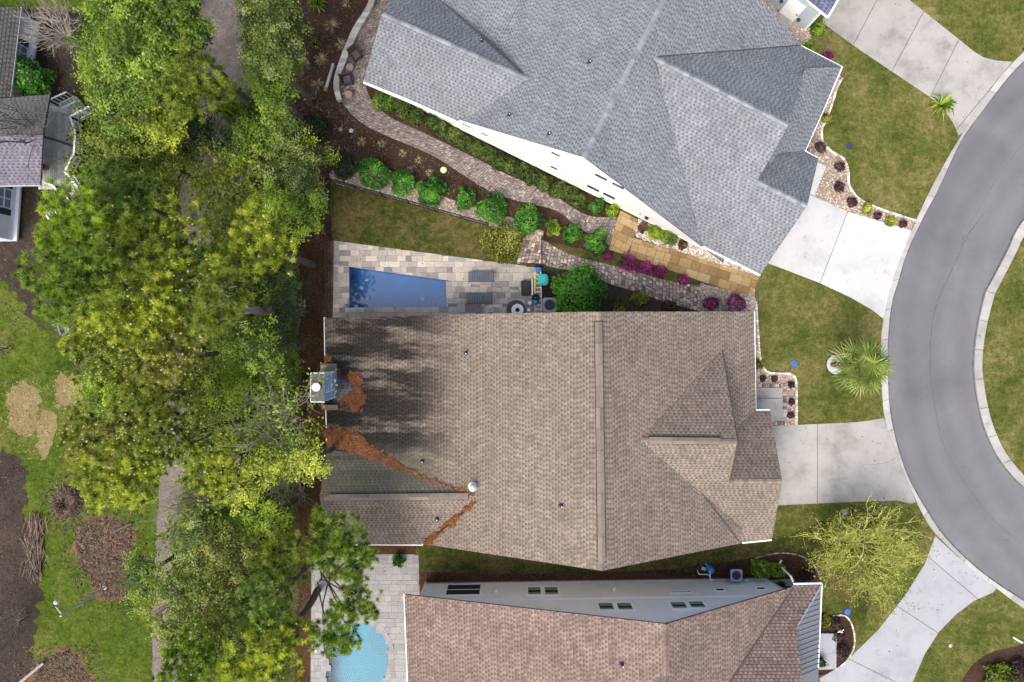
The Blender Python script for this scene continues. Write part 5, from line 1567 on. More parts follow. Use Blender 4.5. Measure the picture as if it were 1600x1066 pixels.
def bush(name, label, px, py, r_px, h, mat, group=None, cat='shrub', size=0.085, dens=1.0, box=False, lumps=5, z0=0.0, flower=None, stems=True, squash=1.0):
    """dense clipped or loose bush sitting on the ground; picture radius at its middle height"""
    zc = h * 0.5
    c = W(px, py, zc); r = r_px * (CAM_H - zc) / FPX
    root = empty(name, (c.x, c.y, z0), label=label, cat=cat, group=group)
    n = int(2300 * dens * r * r / (size / 0.085) ** 1.7) + 260
    if box: n = int(n * 0.6)
    if box:
        P = RNG.uniform(-1, 1, (n, 3)); ax = RNG.integers(0, 3, n)
        P[np.arange(n), ax] = np.sign(P[np.arange(n), ax]) * RNG.uniform(0.85, 1.02, n)
        P[:, 2] = np.abs(P[:, 2]) if False else P[:, 2]
        D = unit(P ** 3)
        P = P * np.array([r, r, h / 2]) + np.array([0, 0, h / 2])
    else:
        d = unit(RNG.normal(size=(int(n * 1.7), 3))); d = d[d[:, 2] > -0.45][:n]
        k = RNG.normal(size=(lumps, 3)) * 3.2; ph = RNG.uniform(0, 6.28, lumps)
        l = 1 + 0.36 * np.sin(d @ k.T + ph).mean(1) * 1.6
        rad = l * (RNG.uniform(0.35, 1.0, len(d)) ** 0.33)
        P = d * rad[:, None] * np.array([r, r * squash, h * 0.55]) + np.array([0, 0, h * 0.45])
        D = d
    P[:, 2] = np.maximum(P[:, 2], 0.02)
    V = leaf_quads(P, D, size, 1.5, 0.35)
    k = RNG.normal(size=(4, 3)) * (2.6 / max(r, 0.2)); ph = RNG.uniform(0, 6.28, 4)
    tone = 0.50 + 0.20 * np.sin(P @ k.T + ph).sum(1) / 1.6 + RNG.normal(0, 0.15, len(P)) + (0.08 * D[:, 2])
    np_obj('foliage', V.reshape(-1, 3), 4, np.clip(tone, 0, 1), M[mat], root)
    mb = MB()
    for i in range(4):
        a = random.uniform(0, 6.28); limb(mb, (random.gauss(0, .04), random.gauss(0, .04), 0), (math.cos(a) * r * 0.5, math.sin(a) * r * 0.5, h * 0.6), 0.03, 0.012, 0.1, 3, 5)
    mb.build('stem', M['bark'], root)
    return root

def spiky(name, label, px, py, r_px, mat, n=40, h=0.45, w=0.02, cat='plant', group=None, droop=0.5):
    c = W(px, py, 0); r = r_px * CAM_H / FPX
    root = empty(name, (c.x, c.y, 0.015), label=label, cat=cat, group=group)
    V, T = [], []
    for i in range(n):
        a = random.uniform(0, 6.28); rr = r * random.uniform(0.55, 1.05); e = random.uniform(0.2, 1.0)
        d = np.array([math.cos(a), math.sin(a), 0]); s = np.array([-d[1], d[0], 0]) * w
        p0 = d * 0.03; p1 = d * rr * 0.55 + np.array([0, 0, h * e]); p2 = d * rr + np.array([0, 0, h * e * (1 - droop)])
        V += [np.stack([p0 - s, p0 + s, p1 + s, p1 - s]), np.stack([p1 - s, p1 + s, p2 + s * 0.15, p2 - s * 0.15])]
        t = random.random(); T += [t, t]
    np_obj('blades', np.array(V).reshape(-1, 3), 4, T, M[mat], root)
    return root

def fan_palm(label, px, py, h, fr_px, n=26, base=None, dead=4, mat='palm', leafl=34):
    c = W(px, py, h); r = fr_px * (CAM_H - h) / FPX
    root = empty('palm_tree', (c.x, c.y, 0), label=label, cat='palm')
    mb = MB(); limb(mb, (0, 0, 0), (0, 0, h * 0.92), 0.20, 0.16, 0.0, 5, 10)
    for k in range(14):
        a = k * 2.4; z = h * (0.15 + 0.055 * k)
        mb.bar((math.cos(a) * 0.15, math.sin(a) * 0.15, z), (math.cos(a) * 0.27, math.sin(a) * 0.27, z + 0.14), 0.09, 0.03)
    mb.build('trunk', M['bark'], root)
    for i in range(n):
        a = i * 2.39996 + random.gauss(0, 0.12)
        k = i / n
        el = 1.15 - 1.45 * k + random.gauss(0, 0.1)
        hl = r * random.uniform(0.42, 0.55)
        d = Vector((math.cos(a) * math.cos(el), math.sin(a) * math.cos(el), math.sin(el)))
        p0 = Vector((0, 0, h * 0.93)); p1 = p0 + d * hl
        V, T = [], []
        side = Vector((-math.sin(a), math.cos(a), 0)); fwd = Vector((math.cos(a), math.sin(a), 0))
        nrm = d.cross(side).normalized()
        s = side * 0.018
        V.append([p0 - s, p0 + s, p1 + s, p1 - s]); T.append(0.6)
        t0 = random.uniform(0.25, 0.75) if k < 0.85 else random.uniform(0.85, 1.0)
        for j in range(leafl):
            th = (j / (leafl - 1) - 0.5) * 3.9
            dd = (d * math.cos(th) + side * math.sin(th)).normalized()
            LL = r * random.uniform(0.48, 0.60) * (1 - 0.22 * abs(th) / 2)
            w_ = side * math.cos(th) - d * math.sin(th); w_ = w_.normalized() * 0.042
            m1 = p1 + dd * LL * 0.55 + nrm * 0.02 + Vector((0, 0, -0.03)); m2 = p1 + dd * LL + Vector((0, 0, -0.10 - 0.20 * random.random()))
            t = min(1, max(0, t0 + random.gauss(0, 0.16)))
            V.append([p1 - w_ * 0.5, p1 + w_ * 0.5, m1 + w_, m1 - w_]); T.append(t)
            V.append([m1 - w_, m1 + w_, m2 + w_ * 0.1, m2 - w_ * 0.1]); T.append(t)
        np_obj('frond', np.array([[tuple(q) for q in f] for f in V]).reshape(-1, 3), 4, T, M[mat], root)
    return root

# ---------------------------------------------------------------- woodland on the left
Z1, Z2, Z3 = 11.0, 8.0, 5.0
# tall broad crowns along the top
tree('oak_tree', 'tall dense green tree at the top edge beside the bare grey tree', [(178, 28, 42, 10), (220, 10, 44, 11), (165, 80, 38, 9.5), (205, 70, 45, 11)], 'leaf', 'leaf_mid', size=0.22)
tree('oak_tree', 'tall dark green tree at the top left of the cart path', [(265, 20, 48, 11), (290, 55, 34, 10.5), (250, 75, 44, 11)], 'leaf', 'leaf_mid', size=0.22)
tree('oak_tree', 'yellowish green tree south of the bare grey tree, west of the leaning dark trunk', [(175, 135, 42, 9), (215, 120, 42, 10), (195, 172, 40, 9)], 'leaf', 'leaf_mid', size=0.2)
tree('pine_tree', 'dark pine over the bend of the cart path with its long leaning trunk showing', [(300, 105, 36, 13), (335, 128, 30, 13), (290, 145, 40, 13), (325, 158, 28, 12.5), (350, 140, 18, 12.5)], 'pine', 'leaf_deep', base=(398, 168), trunk_r=0.26, dens=0.9)
tree('oak_tree', 'light green tree between the deck and the dark pine', [(250, 160, 40, 8.5), (235, 195, 40, 8), (270, 190, 30, 8)], 'leaf', 'leaf_yellow', size=0.2)
tree('oak_tree', 'dark glossy tree right beside the white deck railing', [(172, 218, 30, 7), (170, 258, 28, 7), (192, 238, 34, 7.5), (215, 228, 32, 7)], 'leaf', 'leaf_deep', size=0.18)
tree('oak_tree', 'shaded green tree south of the light green tree near the deck', [(225, 258, 36, 6), (250, 235, 32, 6), (265, 262, 30, 5.5)], 'leaf', 'leaf_deep', size=0.18)
tree('oak_tree', 'dark undergrowth tree under the leaning pine trunk', [(300, 215, 30, 5), (325, 205, 26, 5), (312, 190, 24, 4.5)], 'leaf', 'leaf_dark', size=0.18)
# column of trees right of the cart path
tree('oak_tree', 'pale leaved evergreen at the top right of the cart path', [(412, 15, 36, 8), (440, 35, 32, 8), (405, 52, 28, 7.5), (432, -15, 36, 8)], 'leaf', 'leaf_pale', size=0.17)
tree('oak_tree', 'grey green evergreen, second from the top right of the cart path', [(430, 78, 36, 8), (402, 95, 28, 7.5), (446, 105, 24, 7.5)], 'leaf', 'leaf_pale', size=0.17)
tree('oak_tree', 'dark green evergreen at the lower end of the row right of the cart path', [(416, 128, 30, 7), (442, 138, 22, 6.5), (422, 160, 24, 6.5), (408, 112, 22, 7)], 'leaf', 'leaf_mid', size=0.17)
spiky('sago_palm', 'bright green feathery palm in the wood below the cart path bend', 362, 175, 34, 'leaf_lime', 70, 2.2, 0.05, 'palm')
spiky('sago_palm', 'feathery palm right of the bright one, against the mulch garden', 395, 188, 30, 'leaf_mid', 70, 2.0, 0.05, 'palm')
tree('oak_tree', 'mid green tree below the two feathery palms', [(400, 222, 30, 5), (425, 205, 26, 5), (380, 240, 28, 5)], 'leaf', 'leaf_mid', size=0.17)
tree('oak_tree', 'glossy leaved tree above the small yellow green tree by the mulch garden', [(445, 190, 22, 5), (440, 225, 24, 5), (462, 205, 18, 4.5)], 'leaf', 'leaf_pale', size=0.15)
tree('oak_tree', 'small yellow green tree poking into the mulch garden', [(488, 228, 20, 4), (508, 238, 16, 4), (478, 242, 16, 3.8)], 'leaf', 'leaf_yellow', size=0.16, trunk_r=0.1)
tree('oak_tree', 'green tree left of the corner of the black fence', [(440, 275, 34, 6), (470, 300, 34, 6), (482, 268, 24, 5.5)], 'leaf', 'leaf_pale', size=0.16)
tree('oak_tree', 'bright green tree next to the black fence, above the long straw bed', [(458, 340, 36, 7), (430, 325, 34, 7), (485, 325, 22, 6.5)], 'leaf', 'leaf_lime', size=0.17)
bare_tree('young_tree', 'sparse yellow leaved tree over the sandy cart path', 385, 312, 6.5, 2.6, 'pale_bark', n=10, leafmat='leaf_yellow', leaf_n=1700, leaf_size=0.15)
bare_tree('young_tree', 'thin grey twiggy tree with yellow leaves beside the sparse yellow tree', 418, 342, 6.0, 2.0, 'pale_bark', n=9, leafmat='leaf_yellow', leaf_n=1000, leaf_size=0.15)
bare_tree('young_tree', 'low yellow leaved tree at the edge of the upper cart path', 300, 250, 3.5, 1.6, 'olive_bark', n=8, leafmat='leaf_yellow', leaf_n=1200, leaf_size=0.15)
# pines on the left
tree('pine_tree', 'soft blue green pine over the near side of the wooden deck', [(190, 300, 44, 9), (165, 280, 30, 8.5), (225, 315, 40, 9), (150, 320, 34, 9)], 'pine', 'leaf_blue', trunk_r=0.24)
tree('pine_tree', 'bright tufted pine reaching the foot of the lilac house', [(105, 318, 32, 12), (82, 345, 26, 12), (130, 345, 40, 12.5), (95, 372, 34, 12.5)], 'pine', 'leaf_lime', trunk_r=0.26, base=(230, 380))
tree('pine_tree', 'big tufted pine standing west of all other trees, overhanging the dirt yard', [(70, 425, 32, 12.5), (105, 405, 40, 13), (140, 420, 44, 13.5), (95, 450, 36, 13), (75, 480, 24, 12), (125, 465, 38, 13), (60, 440, 20, 12)], 'pine', 'leaf_mid', trunk_r=0.3, base=(270, 450))
tree('pine_tree', 'dark tufted pine in the middle of the wood above the blue garden chairs', [(175, 385, 42, 12), (210, 365, 38, 12), (165, 425, 34, 12), (215, 405, 40, 12.5)], 'pine', 'leaf_deep', trunk_r=0.26, base=(300, 420))
tree('pine_tree', 'yellow green pine with many pale cones above the blue garden chairs', [(250, 370, 40, 11), (280, 345, 30, 10.5), (262, 410, 38, 11)], 'pine', 'leaf_yellow', trunk_r=0.22, bud=0.22)
tree('pine_tree', 'mid green pine left of the fallen looking grey trunk', [(305, 395, 34, 10), (300, 440, 40, 10), (270, 455, 32, 10), (330, 420, 26, 9.5)], 'pine', 'leaf_mid', trunk_r=0.24, bud=0.18)
tree('pine_tree', 'yellow green pine by the straw bed, opposite the stone pool deck', [(395, 375, 42, 11), (370, 405, 34, 11), (430, 395, 34, 10.5), (410, 345, 32, 10.5)], 'pine', 'leaf_yellow', trunk_r=0.26, bud=0.14)
tree('pine_tree', 'shaded pine with the thick grey trunk beside the straw bed', [(345, 455, 40, 13), (325, 480, 34, 13), (360, 500, 30, 12.5), (310, 510, 30, 12.5)], 'pine', 'leaf_deep', trunk_r=0.33, base=(436, 486), bark='pale_bark')
tree('oak_tree', 'dark shrubby tree along the straw bed, opposite the pool', [(450, 430, 24, 4), (455, 465, 24, 4), (440, 500, 28, 4), (452, 535, 24, 4)], 'leaf', 'leaf_dark', size=0.16)
tree('oak_tree', 'shaded tree along the straw bed, opposite the chimney', [(445, 570, 26, 4), (440, 605, 24, 4), (455, 625, 20, 3.5)], 'leaf', 'leaf_deep', size=0.16)
tree('pine_tree', 'pine speckled with orange cones north of the yellow garden patch', [(195, 470, 40, 11), (165, 500, 38, 11), (215, 515, 42, 11), (245, 485, 36, 11)], 'pine', 'leaf_yellow', trunk_r=0.25, bud=0.30, base=(330, 495))
tree('pine_tree', 'small dark speckled pine by the square straw patch', [(140, 555, 30, 9), (165, 575, 30, 9), (195, 560, 32, 9.5)], 'pine', 'leaf_deep', trunk_r=0.2, bud=0.3)
tree('pine_tree', 'olive speckled pine in the middle of the wood, left of the chimney', [(245, 545, 38, 10), (280, 565, 36, 10), (230, 585, 32, 10), (300, 540, 30, 10)], 'pine', 'leaf_olive', trunk_r=0.24, bud=0.3)
tree('oak_tree', 'leafy green tree between the grey trunk and the chimney', [(375, 535, 32, 7), (400, 520, 28, 7), (405, 555, 30, 7)], 'leaf', 'leaf_mid', size=0.17)
tree('oak_tree', 'bright lime tree in a gap of the wood left of the chimney', [(352, 585, 26, 4), (372, 600, 24, 4), (340, 610, 20, 3.8)], 'leaf', 'leaf_lime', size=0.16)
tree('oak_tree', 'bright yellow lime tree at the edge of the back lawn', [(150, 615, 30, 5), (175, 630, 28, 5), (165, 598, 22, 4.5)], 'leaf', 'leaf_lime', size=0.16)
tree('pine_tree', 'yellow speckled pine between the two lime trees', [(215, 620, 34, 8), (250, 630, 36, 8), (275, 605, 30, 8)], 'pine', 'leaf_yellow', trunk_r=0.2, bud=0.25)
tree('pine_tree', 'dark speckled pine overhanging the back lawn by the straw patches', [(130, 670, 34, 11), (165, 680, 38, 11.5), (120, 700, 26, 11), (200, 665, 34, 11)], 'pine', 'leaf_olive', trunk_r=0.26, base=(265, 650), bud=0.28)
tree('pine_tree', 'bright yellow pine north of the brown leaf litter', [(160, 730, 40, 11), (195, 715, 38, 11), (180, 765, 38, 11), (225, 750, 36, 11), (150, 765, 22, 10.5)], 'pine', 'leaf_yellow', trunk_r=0.26, base=(290, 700), bud=0.25)
tree('pine_tree', 'deep green speckled pine over the middle of the cart path', [(250, 680, 38, 11), (285, 695, 34, 11), (240, 715, 30, 11), (305, 660, 28, 10.5)], 'pine', 'leaf_deep', trunk_r=0.25, bud=0.30)
tree('pine_tree', 'golden speckled pine left of the bare crooked tree', [(325, 725, 38, 10), (345, 755, 30, 10), (350, 700, 26, 9.5)], 'pine', 'leaf_yellow', trunk_r=0.22, bud=0.32)
tree('oak_tree', 'golden leafy tree reaching over the tan roof edge', [(482, 705, 26, 8), (492, 730, 18, 8), (465, 730, 24, 7.5)], 'leaf', 'leaf_yellow', size=0.17, bud=0.25)
tree('oak_tree', 'speckled tree below the bare crooked tree', [(400, 745, 34, 7), (430, 720, 28, 7), (380, 770, 28, 7)], 'leaf', 'leaf_yellow', size=0.17, bud=0.2)
bare_tree('bare_tree', 'bare crooked tree with a few fresh leaves left of the tan roof', 468, 650, 8.6, 3.2, 'pale_bark', n=13, leafmat='leaf_lime', leaf_n=1300, depth=3, trunk_r=0.14)
bare_tree('bare_tree', 'bare grey thicket beside the cart path, south of the golden pine', 335, 768, 6.5, 2.0, 'pale_bark', n=14, depth=3, trunk_r=0.08)
bare_tree('bare_tree', 'leafless tree in the dark gap left of the rear wing', 472, 742, 4.6, 1.9, 'pale_bark', n=9, depth=3, trunk_r=0.08)
bare_tree('young_tree', 'sparse lime leaved tree above the cart path bend near the litter', 365, 800, 5.0, 2.2, 'bark', n=10, leafmat='leaf_lime', leaf_n=1900, leaf_size=0.15)
tree('oak_tree', 'clear lime green tree beside the dark gap and the rear wing', [(412, 812, 24, 6), (432, 820, 18, 6), (425, 800, 16, 6)], 'leaf', 'leaf_lime', size=0.18, trunk_r=0.14)
tree('oak_tree', 'pale leafy tree over the lower cart path', [(304, 845, 30, 7), (328, 862, 28, 7), (294, 880, 24, 7)], 'leaf', 'leaf_pale', size=0.16, dens=0.8)
tree('oak_tree', 'light green tree at the edge of the leaf litter', [(222, 880, 26, 6), (215, 905, 24, 6), (240, 910, 26, 6)], 'leaf', 'leaf_mid', size=0.16)
tree('oak_tree', 'olive brown tree in the dim lower middle of the wood', [(345, 860, 36, 7), (380, 875, 34, 7), (360, 900, 30, 7)], 'leaf', 'leaf_olive', size=0.17)
tree('pine_tree', 'shaded green pine left of the overhanging pine', [(440, 850, 32, 8), (455, 885, 30, 8), (420, 880, 28, 8)], 'pine', 'leaf_deep', trunk_r=0.2)
tree('oak_tree', 'dark speckled tree beside the lower cart path', [(262, 945, 36, 7.5), (285, 915, 32, 7.5), (270, 985, 32, 7.5), (310, 950, 34, 8)], 'leaf', 'leaf_deep', size=0.17, bud=0.12)
tree('pine_tree', 'dark blue green pine in the lower middle of the wood', [(415, 930, 36, 9), (390, 955, 34, 9), (435, 965, 30, 9)], 'pine', 'leaf_blue', trunk_r=0.24)
tree('oak_tree', 'olive speckled tree between the dark pine and the lower cart path', [(345, 940, 36, 8), (365, 985, 34, 8), (335, 985, 30, 8)], 'leaf', 'leaf_olive', size=0.17, bud=0.15)
tree('pine_tree', 'green pine at the bottom edge beside the lower cart path', [(290, 1030, 40, 10), (325, 1050, 38, 10), (310, 1000, 34, 10), (275, 1065, 34, 10)], 'pine', 'leaf_mid', trunk_r=0.24, bud=0.18)
tree('pine_tree', 'bright pine at the bottom edge near the turquoise pool', [(395, 1020, 40, 10), (435, 1005, 34, 10), (370, 1055, 36, 10), (425, 1050, 36, 10), (462, 985, 26, 9.5)], 'pine', 'leaf_yellow', trunk_r=0.26, bud=0.10)
tree('pine_tree', 'pine with long branches hanging over the turquoise pool and its deck', [(525, 830, 28, 8.5), (560, 850, 24, 8), (575, 870, 14, 8), (540, 880, 28, 8), (505, 815, 18, 8), (505, 860, 24, 8.5), (555, 935, 28, 8), (575, 955, 16, 7.5), (535, 965, 26, 8), (545, 1000, 22, 7.5), (520, 1010, 16, 7.5), (560, 905, 18, 8), (505, 990, 20, 8)],
     'pine', 'leaf_mid', trunk_r=0.17, base=(497, 872), dens=1.7, twig=4)
tree('oak_tree', 'leafy olive tree hiding the middle of the cart path, beside the speckled dark pine', [(285, 470, 30, 8), (300, 500, 28, 8), (272, 510, 26, 8)], 'leaf', 'leaf_yellow', size=0.17)
tree('oak_tree', 'pale green tree over the cart path, right of the pale cone pine', [(310, 610, 32, 7), (325, 645, 30, 7), (300, 575, 26, 7)], 'leaf', 'leaf_yellow', size=0.16)
tree('pine_tree', 'yellow green pine reaching over the blue garden chairs', [(120, 508, 24, 9), (150, 520, 26, 9), (112, 535, 18, 8.5)], 'pine', 'leaf_yellow', trunk_r=0.16, base=(170, 540), dens=0.7)
# undergrowth that reads as one mass
def undergrowth(polys, dens, mat, size=0.13, hmax=2.4):
    dens = dens * 1.7
    P = np.vstack([scatter(w2(p), dens) for p in polys]); n = len(P)
    per = 14
    c = np.repeat(np.column_stack([P, RNG.uniform(0.05, hmax, n)]), per, 0) + RNG.normal(size=(n * per, 3)) * np.array([0.2, 0.2, 0.08])
    c[:, 2] = np.maximum(c[:, 2], 0.02)
    t = np.clip(np.repeat(RNG.normal(0.62, 0.2, n), per) + RNG.normal(0, 0.1, n * per), 0, 1)
    np_obj('undergrowth', leaf_quads(c, np.tile([0, 0, 1.0], (n * per, 1)), size).reshape(-1, 3), 4, t, M[mat], kind='stuff')
undergrowth([[(150, -10), (312, -10), (312, 140), (285, 220), (280, 300), (268, 520), (258, 640), (235, 640), (120, 530), (120, 320), (150, 150)]], 5, 'leaf_deep')
undergrowth([[(395, 150), (465, 180), (475, 290), (462, 420), (462, 640), (450, 900), (440, 1080), (292, 1080), (280, 870), (282, 800), (300, 700), (320, 520), (335, 320)]], 5, 'leaf_mid')
undergrowth([[(388, -10), (462, -10), (455, 90), (455, 200), (395, 150)]], 6, 'leaf_mid')
# ---------------------------------------------------------------- garden plants
bare_tree('bare_tree', 'leafless pale grey tree beside the upper lilac wall', 120, 68, 3.4, 2.5, 'pale_bark', n=26, depth=3, trunk_r=0.10)
bare_tree('bare_tree', 'leafless brown tree leaning over the wooden deck', 131, 236, 9.0, 2.6, 'bark', n=9, depth=3, lean=(-1.0, 0.2), trunk_r=0.10)
bush('bush', 'dense bright green bush against the upper lilac wall', 47, 124, 31, 2.2, 'leaf_emerald', size=0.13)
bare_tree('bare_tree', 'tangled leafless brush on the dark soil near the lamp post', 40, 965, 2.2, 2.6, 'bark', n=12, depth=3, trunk_r=0.08)
bare_tree('bare_tree', 'small leafless brush on the soil at the left edge below the dirt yard', 12, 545, 1.6, 1.3, 'bark', n=9, depth=2, trunk_r=0.06)
for (x, y, r, h, mt, lb) in (
    (537, 262, 17, 1.0, 'leaf_dark', 'dark green round shrub at the corner of the black fence'),
    (492, 197, 17, 1.1, 'leaf_dark', 'dark green round shrub at the edge of the wood in the mulch'),
    (584, 272, 26, 1.5, 'leaf_emerald', 'largest bright round shrub in the row, beside the dark corner shrub'),
    (628, 286, 20, 1.2, 'leaf_emerald', 'second bright round shrub from the wood end of the row'),
    (674, 300, 23, 1.3, 'leaf_emerald', 'third bright round shrub in the row, below the pale green disc'),
    (726, 311, 16, 1.1, 'leaf_emerald', 'narrow bright shrub between two larger round ones in the row'),
    (771, 327, 22, 1.3, 'leaf_emerald', 'round green shrub above the loose olive shrub'),
    (825, 344, 22, 1.4, 'leaf_emerald', 'round green shrub just above the gate post of the black fence'),
    (864, 357, 13, 0.9, 'leaf_lime', 'smallest round shrub of the row, on the mulch between the two paths'),
    (893, 365, 15, 1.1, 'leaf_emerald', 'small round shrub between the smallest one and the last one'),
    (931, 379, 18, 1.2, 'leaf_emerald', 'last round green shrub of the row, beside the tan flagstones')):
    bush('round_shrub', lb, x, y, r, h, mt, group='round shrubs between the lawn and the garden path', size=0.10)
bush('shrub', 'loose olive green shrub on the corner of the pool lawn', 785, 376, 30, 1.5, 'leaf_olive', size=0.10, dens=0.55, lumps=9)
bush('shrub', 'big glossy green shrub beside the air conditioner and the tan roof', 904, 456, 42, 1.9, 'leaf_emerald', size=0.16, dens=1.2, lumps=10)
for (x, y, r, h, lb) in ((951, 402, 9, 0.7, 'small magenta azalea at the upper end of the row by the flagstones'), (982, 410, 15, 0.9, 'wide magenta azalea second in the row by the flagstones'),
                         (1008, 418, 13, 0.8, 'dark magenta azalea in the middle of the row by the flagstones'), (1031, 425, 14, 0.9, 'vivid magenta azalea fourth in the row by the flagstones'),
                         (1068, 437, 9, 0.7, 'small magenta azalea at the lower end of the row by the flagstones'), (1112, 474, 14, 0.9, 'dull plum azalea in the gravel corner by the tan roof'),
                         (1150, 474, 16, 1.0, 'vivid purple azalea in the gravel corner by the tan roof'), (1293, 88, 9, 0.8, 'pink azalea at the grey roof edge facing the street lawn')):
    bush('azalea', lb, x, y, r, h, 'azalea' if 'plum' not in lb else 'azalea', group='flowering azaleas', cat='azalea', size=0.075, lumps=9, dens=0.42, squash=random.uniform(0.75, 1.1))
# hedge against the white wall: separate low shrubs in a row
hl = [(600, 152), (618, 164), (636, 174), (654, 183), (672, 192), (690, 201), (708, 211), (726, 222), (744, 231), (762, 241), (780, 250), (798, 260), (816, 268), (834, 277), (852, 286), (870, 295), (888, 304), (906, 312)]
for i, (x, y) in enumerate(hl):
    bush('hedge_shrub', 'low shaggy green shrub of the hedge along the long white wall', x + random.gauss(0, 1.5), y + random.gauss(0, 1), random.uniform(12, 14), random.uniform(0.5, 0.7), 'hedge_leaf', group='hedge shrubs along the white wall', size=0.10, lumps=9)
bush('hedge_shrub', 'glossy dark shrub at the patio end of the hedge', 598, 158, 17, 1.0, 'leaf_blue', group='hedge shrubs along the white wall', size=0.11)
bush('hedge_shrub', 'rounded bright shrub at the flagstone end of the hedge', 932, 323, 12, 0.8, 'leaf_emerald', group='hedge shrubs along the white wall', size=0.09)
bush('hedge_shrub', 'lime green shrub at the very end of the hedge by the flagstones', 956, 329, 10, 0.7, 'leaf_lime', group='hedge shrubs along the white wall', size=0.08)
bush('shrub', 'rusty brown shrub in the white pebbles, nearest the flagstone landing', 1005, 356, 8, 0.5, 'rust_leaf', size=0.07)
bush('shrub', 'lime green shrub in the white pebbles under the wall lamp', 1024, 363, 11, 0.6, 'leaf_lime', size=0.08)
bush('shrub', 'dark green shrub in the white pebbles, third from the landing', 1047, 371, 12, 0.6, 'leaf_mid', size=0.08)
bush('shrub', 'small rusty shrub in the white pebbles farthest from the landing', 1067, 382, 7, 0.4, 'rust_leaf', size=0.07)
bush('shrub', 'leafy shrub in the dark bed between the lower path and the tan roof', 1000, 466, 12, 0.6, 'leaf_deep', size=0.11, dens=0.7)
bush('shrub', 'small light shrub in the dark bed by the big glossy shrub', 966, 478, 10, 0.4, 'leaf_olive', size=0.09, dens=0.6)
bush('shrub', 'red tinged low shrub against the tan roof eave', 1045, 480, 12, 0.4, 'rust_leaf', size=0.09, dens=0.6)
bush('boxy_shrub', 'larger lime clipped box shrub beside the air conditioner', 1188, 888, 11, 1.1, 'leaf_lime', group='clipped box shrubs', size=0.08, box=True, dens=3.2)
bush('boxy_shrub', 'smaller yellow green clipped box shrub beside the larger one', 1214, 890, 8.5, 0.9, 'leaf_yellow', group='clipped box shrubs', size=0.08, box=True, dens=3.2)
bush('shrub', 'small leafy shrub on the paved deck below the straw covered valley', 622, 877, 9, 0.7, 'leaf_emerald', size=0.12, dens=0.6)
for (x, y, r, lb) in ((1282, 230, 11, 'dark twiggy shrub in the gravel nearest the grey porch'), (1312, 261, 10, 'dark twiggy shrub in the gravel, second from the porch'), (1311, 292, 10, 'dark twiggy shrub in the gravel, third from the porch'),
                      (1332, 316, 11, 'dark twiggy shrub at the bend of the gravel strip'), (1371, 337, 7, 'dark twiggy shrub between the two yellow grass clumps'), (1411, 350, 7, 'dark twiggy shrub nearest the kerb in the gravel strip')):
    bush('twiggy_shrub', lb, x, y, r * 0.8, 0.55, 'plum', group='dark shrubs in the grey house gravel', size=0.07, dens=0.45, lumps=9)
for (x, y, lb) in ((1355, 326, 'yellow grass clump in the gravel, nearer the driveway bend'), (1392, 346, 'yellow grass clump in the gravel, nearer the kerb')):
    bush('grass_clump', lb, x, y, 9, 0.5, 'leaf_yellow', group='yellow clumps in the gravel', cat='plant', size=0.07, dens=0.6)
for (x, y, lb) in ((1192, 592, 'dark plant in the corner of the tan house bed'), (1211, 592, 'dark plant above the porch slab'), (1236.5, 601, 'dark plant at the outer corner of the tan house bed'), (1237, 628, 'dark plant halfway along the tan house bed'), (1236, 649, 'dark plant nearest the driveway in the tan house bed')):
    bush('twiggy_shrub', lb, x, y, 5, 0.35, 'plum', group='dark plants round the porch slab', size=0.06, dens=0.7)
for (x, y, r, lb) in ((1306, 975, 9, 'dark plant in the mulch beside the lower porch slab, top one'), (1313, 994, 9, 'dark plant in the mulch next to the white statue'), (1318, 1018, 10, 'dark plant in the mulch nearest the lower driveway')):
    bush('twiggy_shrub', lb, x, y, r, 0.5, 'plum', group='dark plants in the lower front bed', size=0.07, dens=0.7)
bush('shrub', 'dark shrub against the corner of the pale blue house', 1282, 1035, 7, 0.9, 'leaf_dark', size=0.09)
bush('shrub', 'low green shrub along the pale blue house front', 1290, 970, 9, 0.4, 'leaf_olive', size=0.08, dens=0.6)
bush('shrub', 'green shrub in the street corner bed at the bottom edge', 1560, 1062, 24, 0.9, 'leaf_deep', size=0.12, dens=0.7)
bush('shrub', 'dark purple shrub in the street corner bed', 1592, 1046, 16, 0.7, 'plum', size=0.10, dens=0.6)
bush('shrub', 'dark round shrub behind the lower roof corner', 1262, 905, 14, 0.7, 'plum', size=0.09, dens=0.8)
bush('shrub', 'loose green shrub at the corner of the upper driveway', 1280, 45, 10, 0.8, 'leaf_mid', size=0.10, dens=0.6)
bush('shrub', 'low green groundcover shrub beside the upper grey eave', 1264, 76, 8, 0.4, 'leaf_lime', size=0.08, dens=0.5)
bush('creeping_shrub', 'narrow yellow green plant strip along the grey porch eave', 1290, 185, 8, 0.4, 'leaf_olive', size=0.08, dens=0.6)
bush('creeping_shrub', 'green plant strip along the tan house eave beside the porch', 1184, 570, 8, 0.4, 'leaf_deep', size=0.08, dens=0.6)
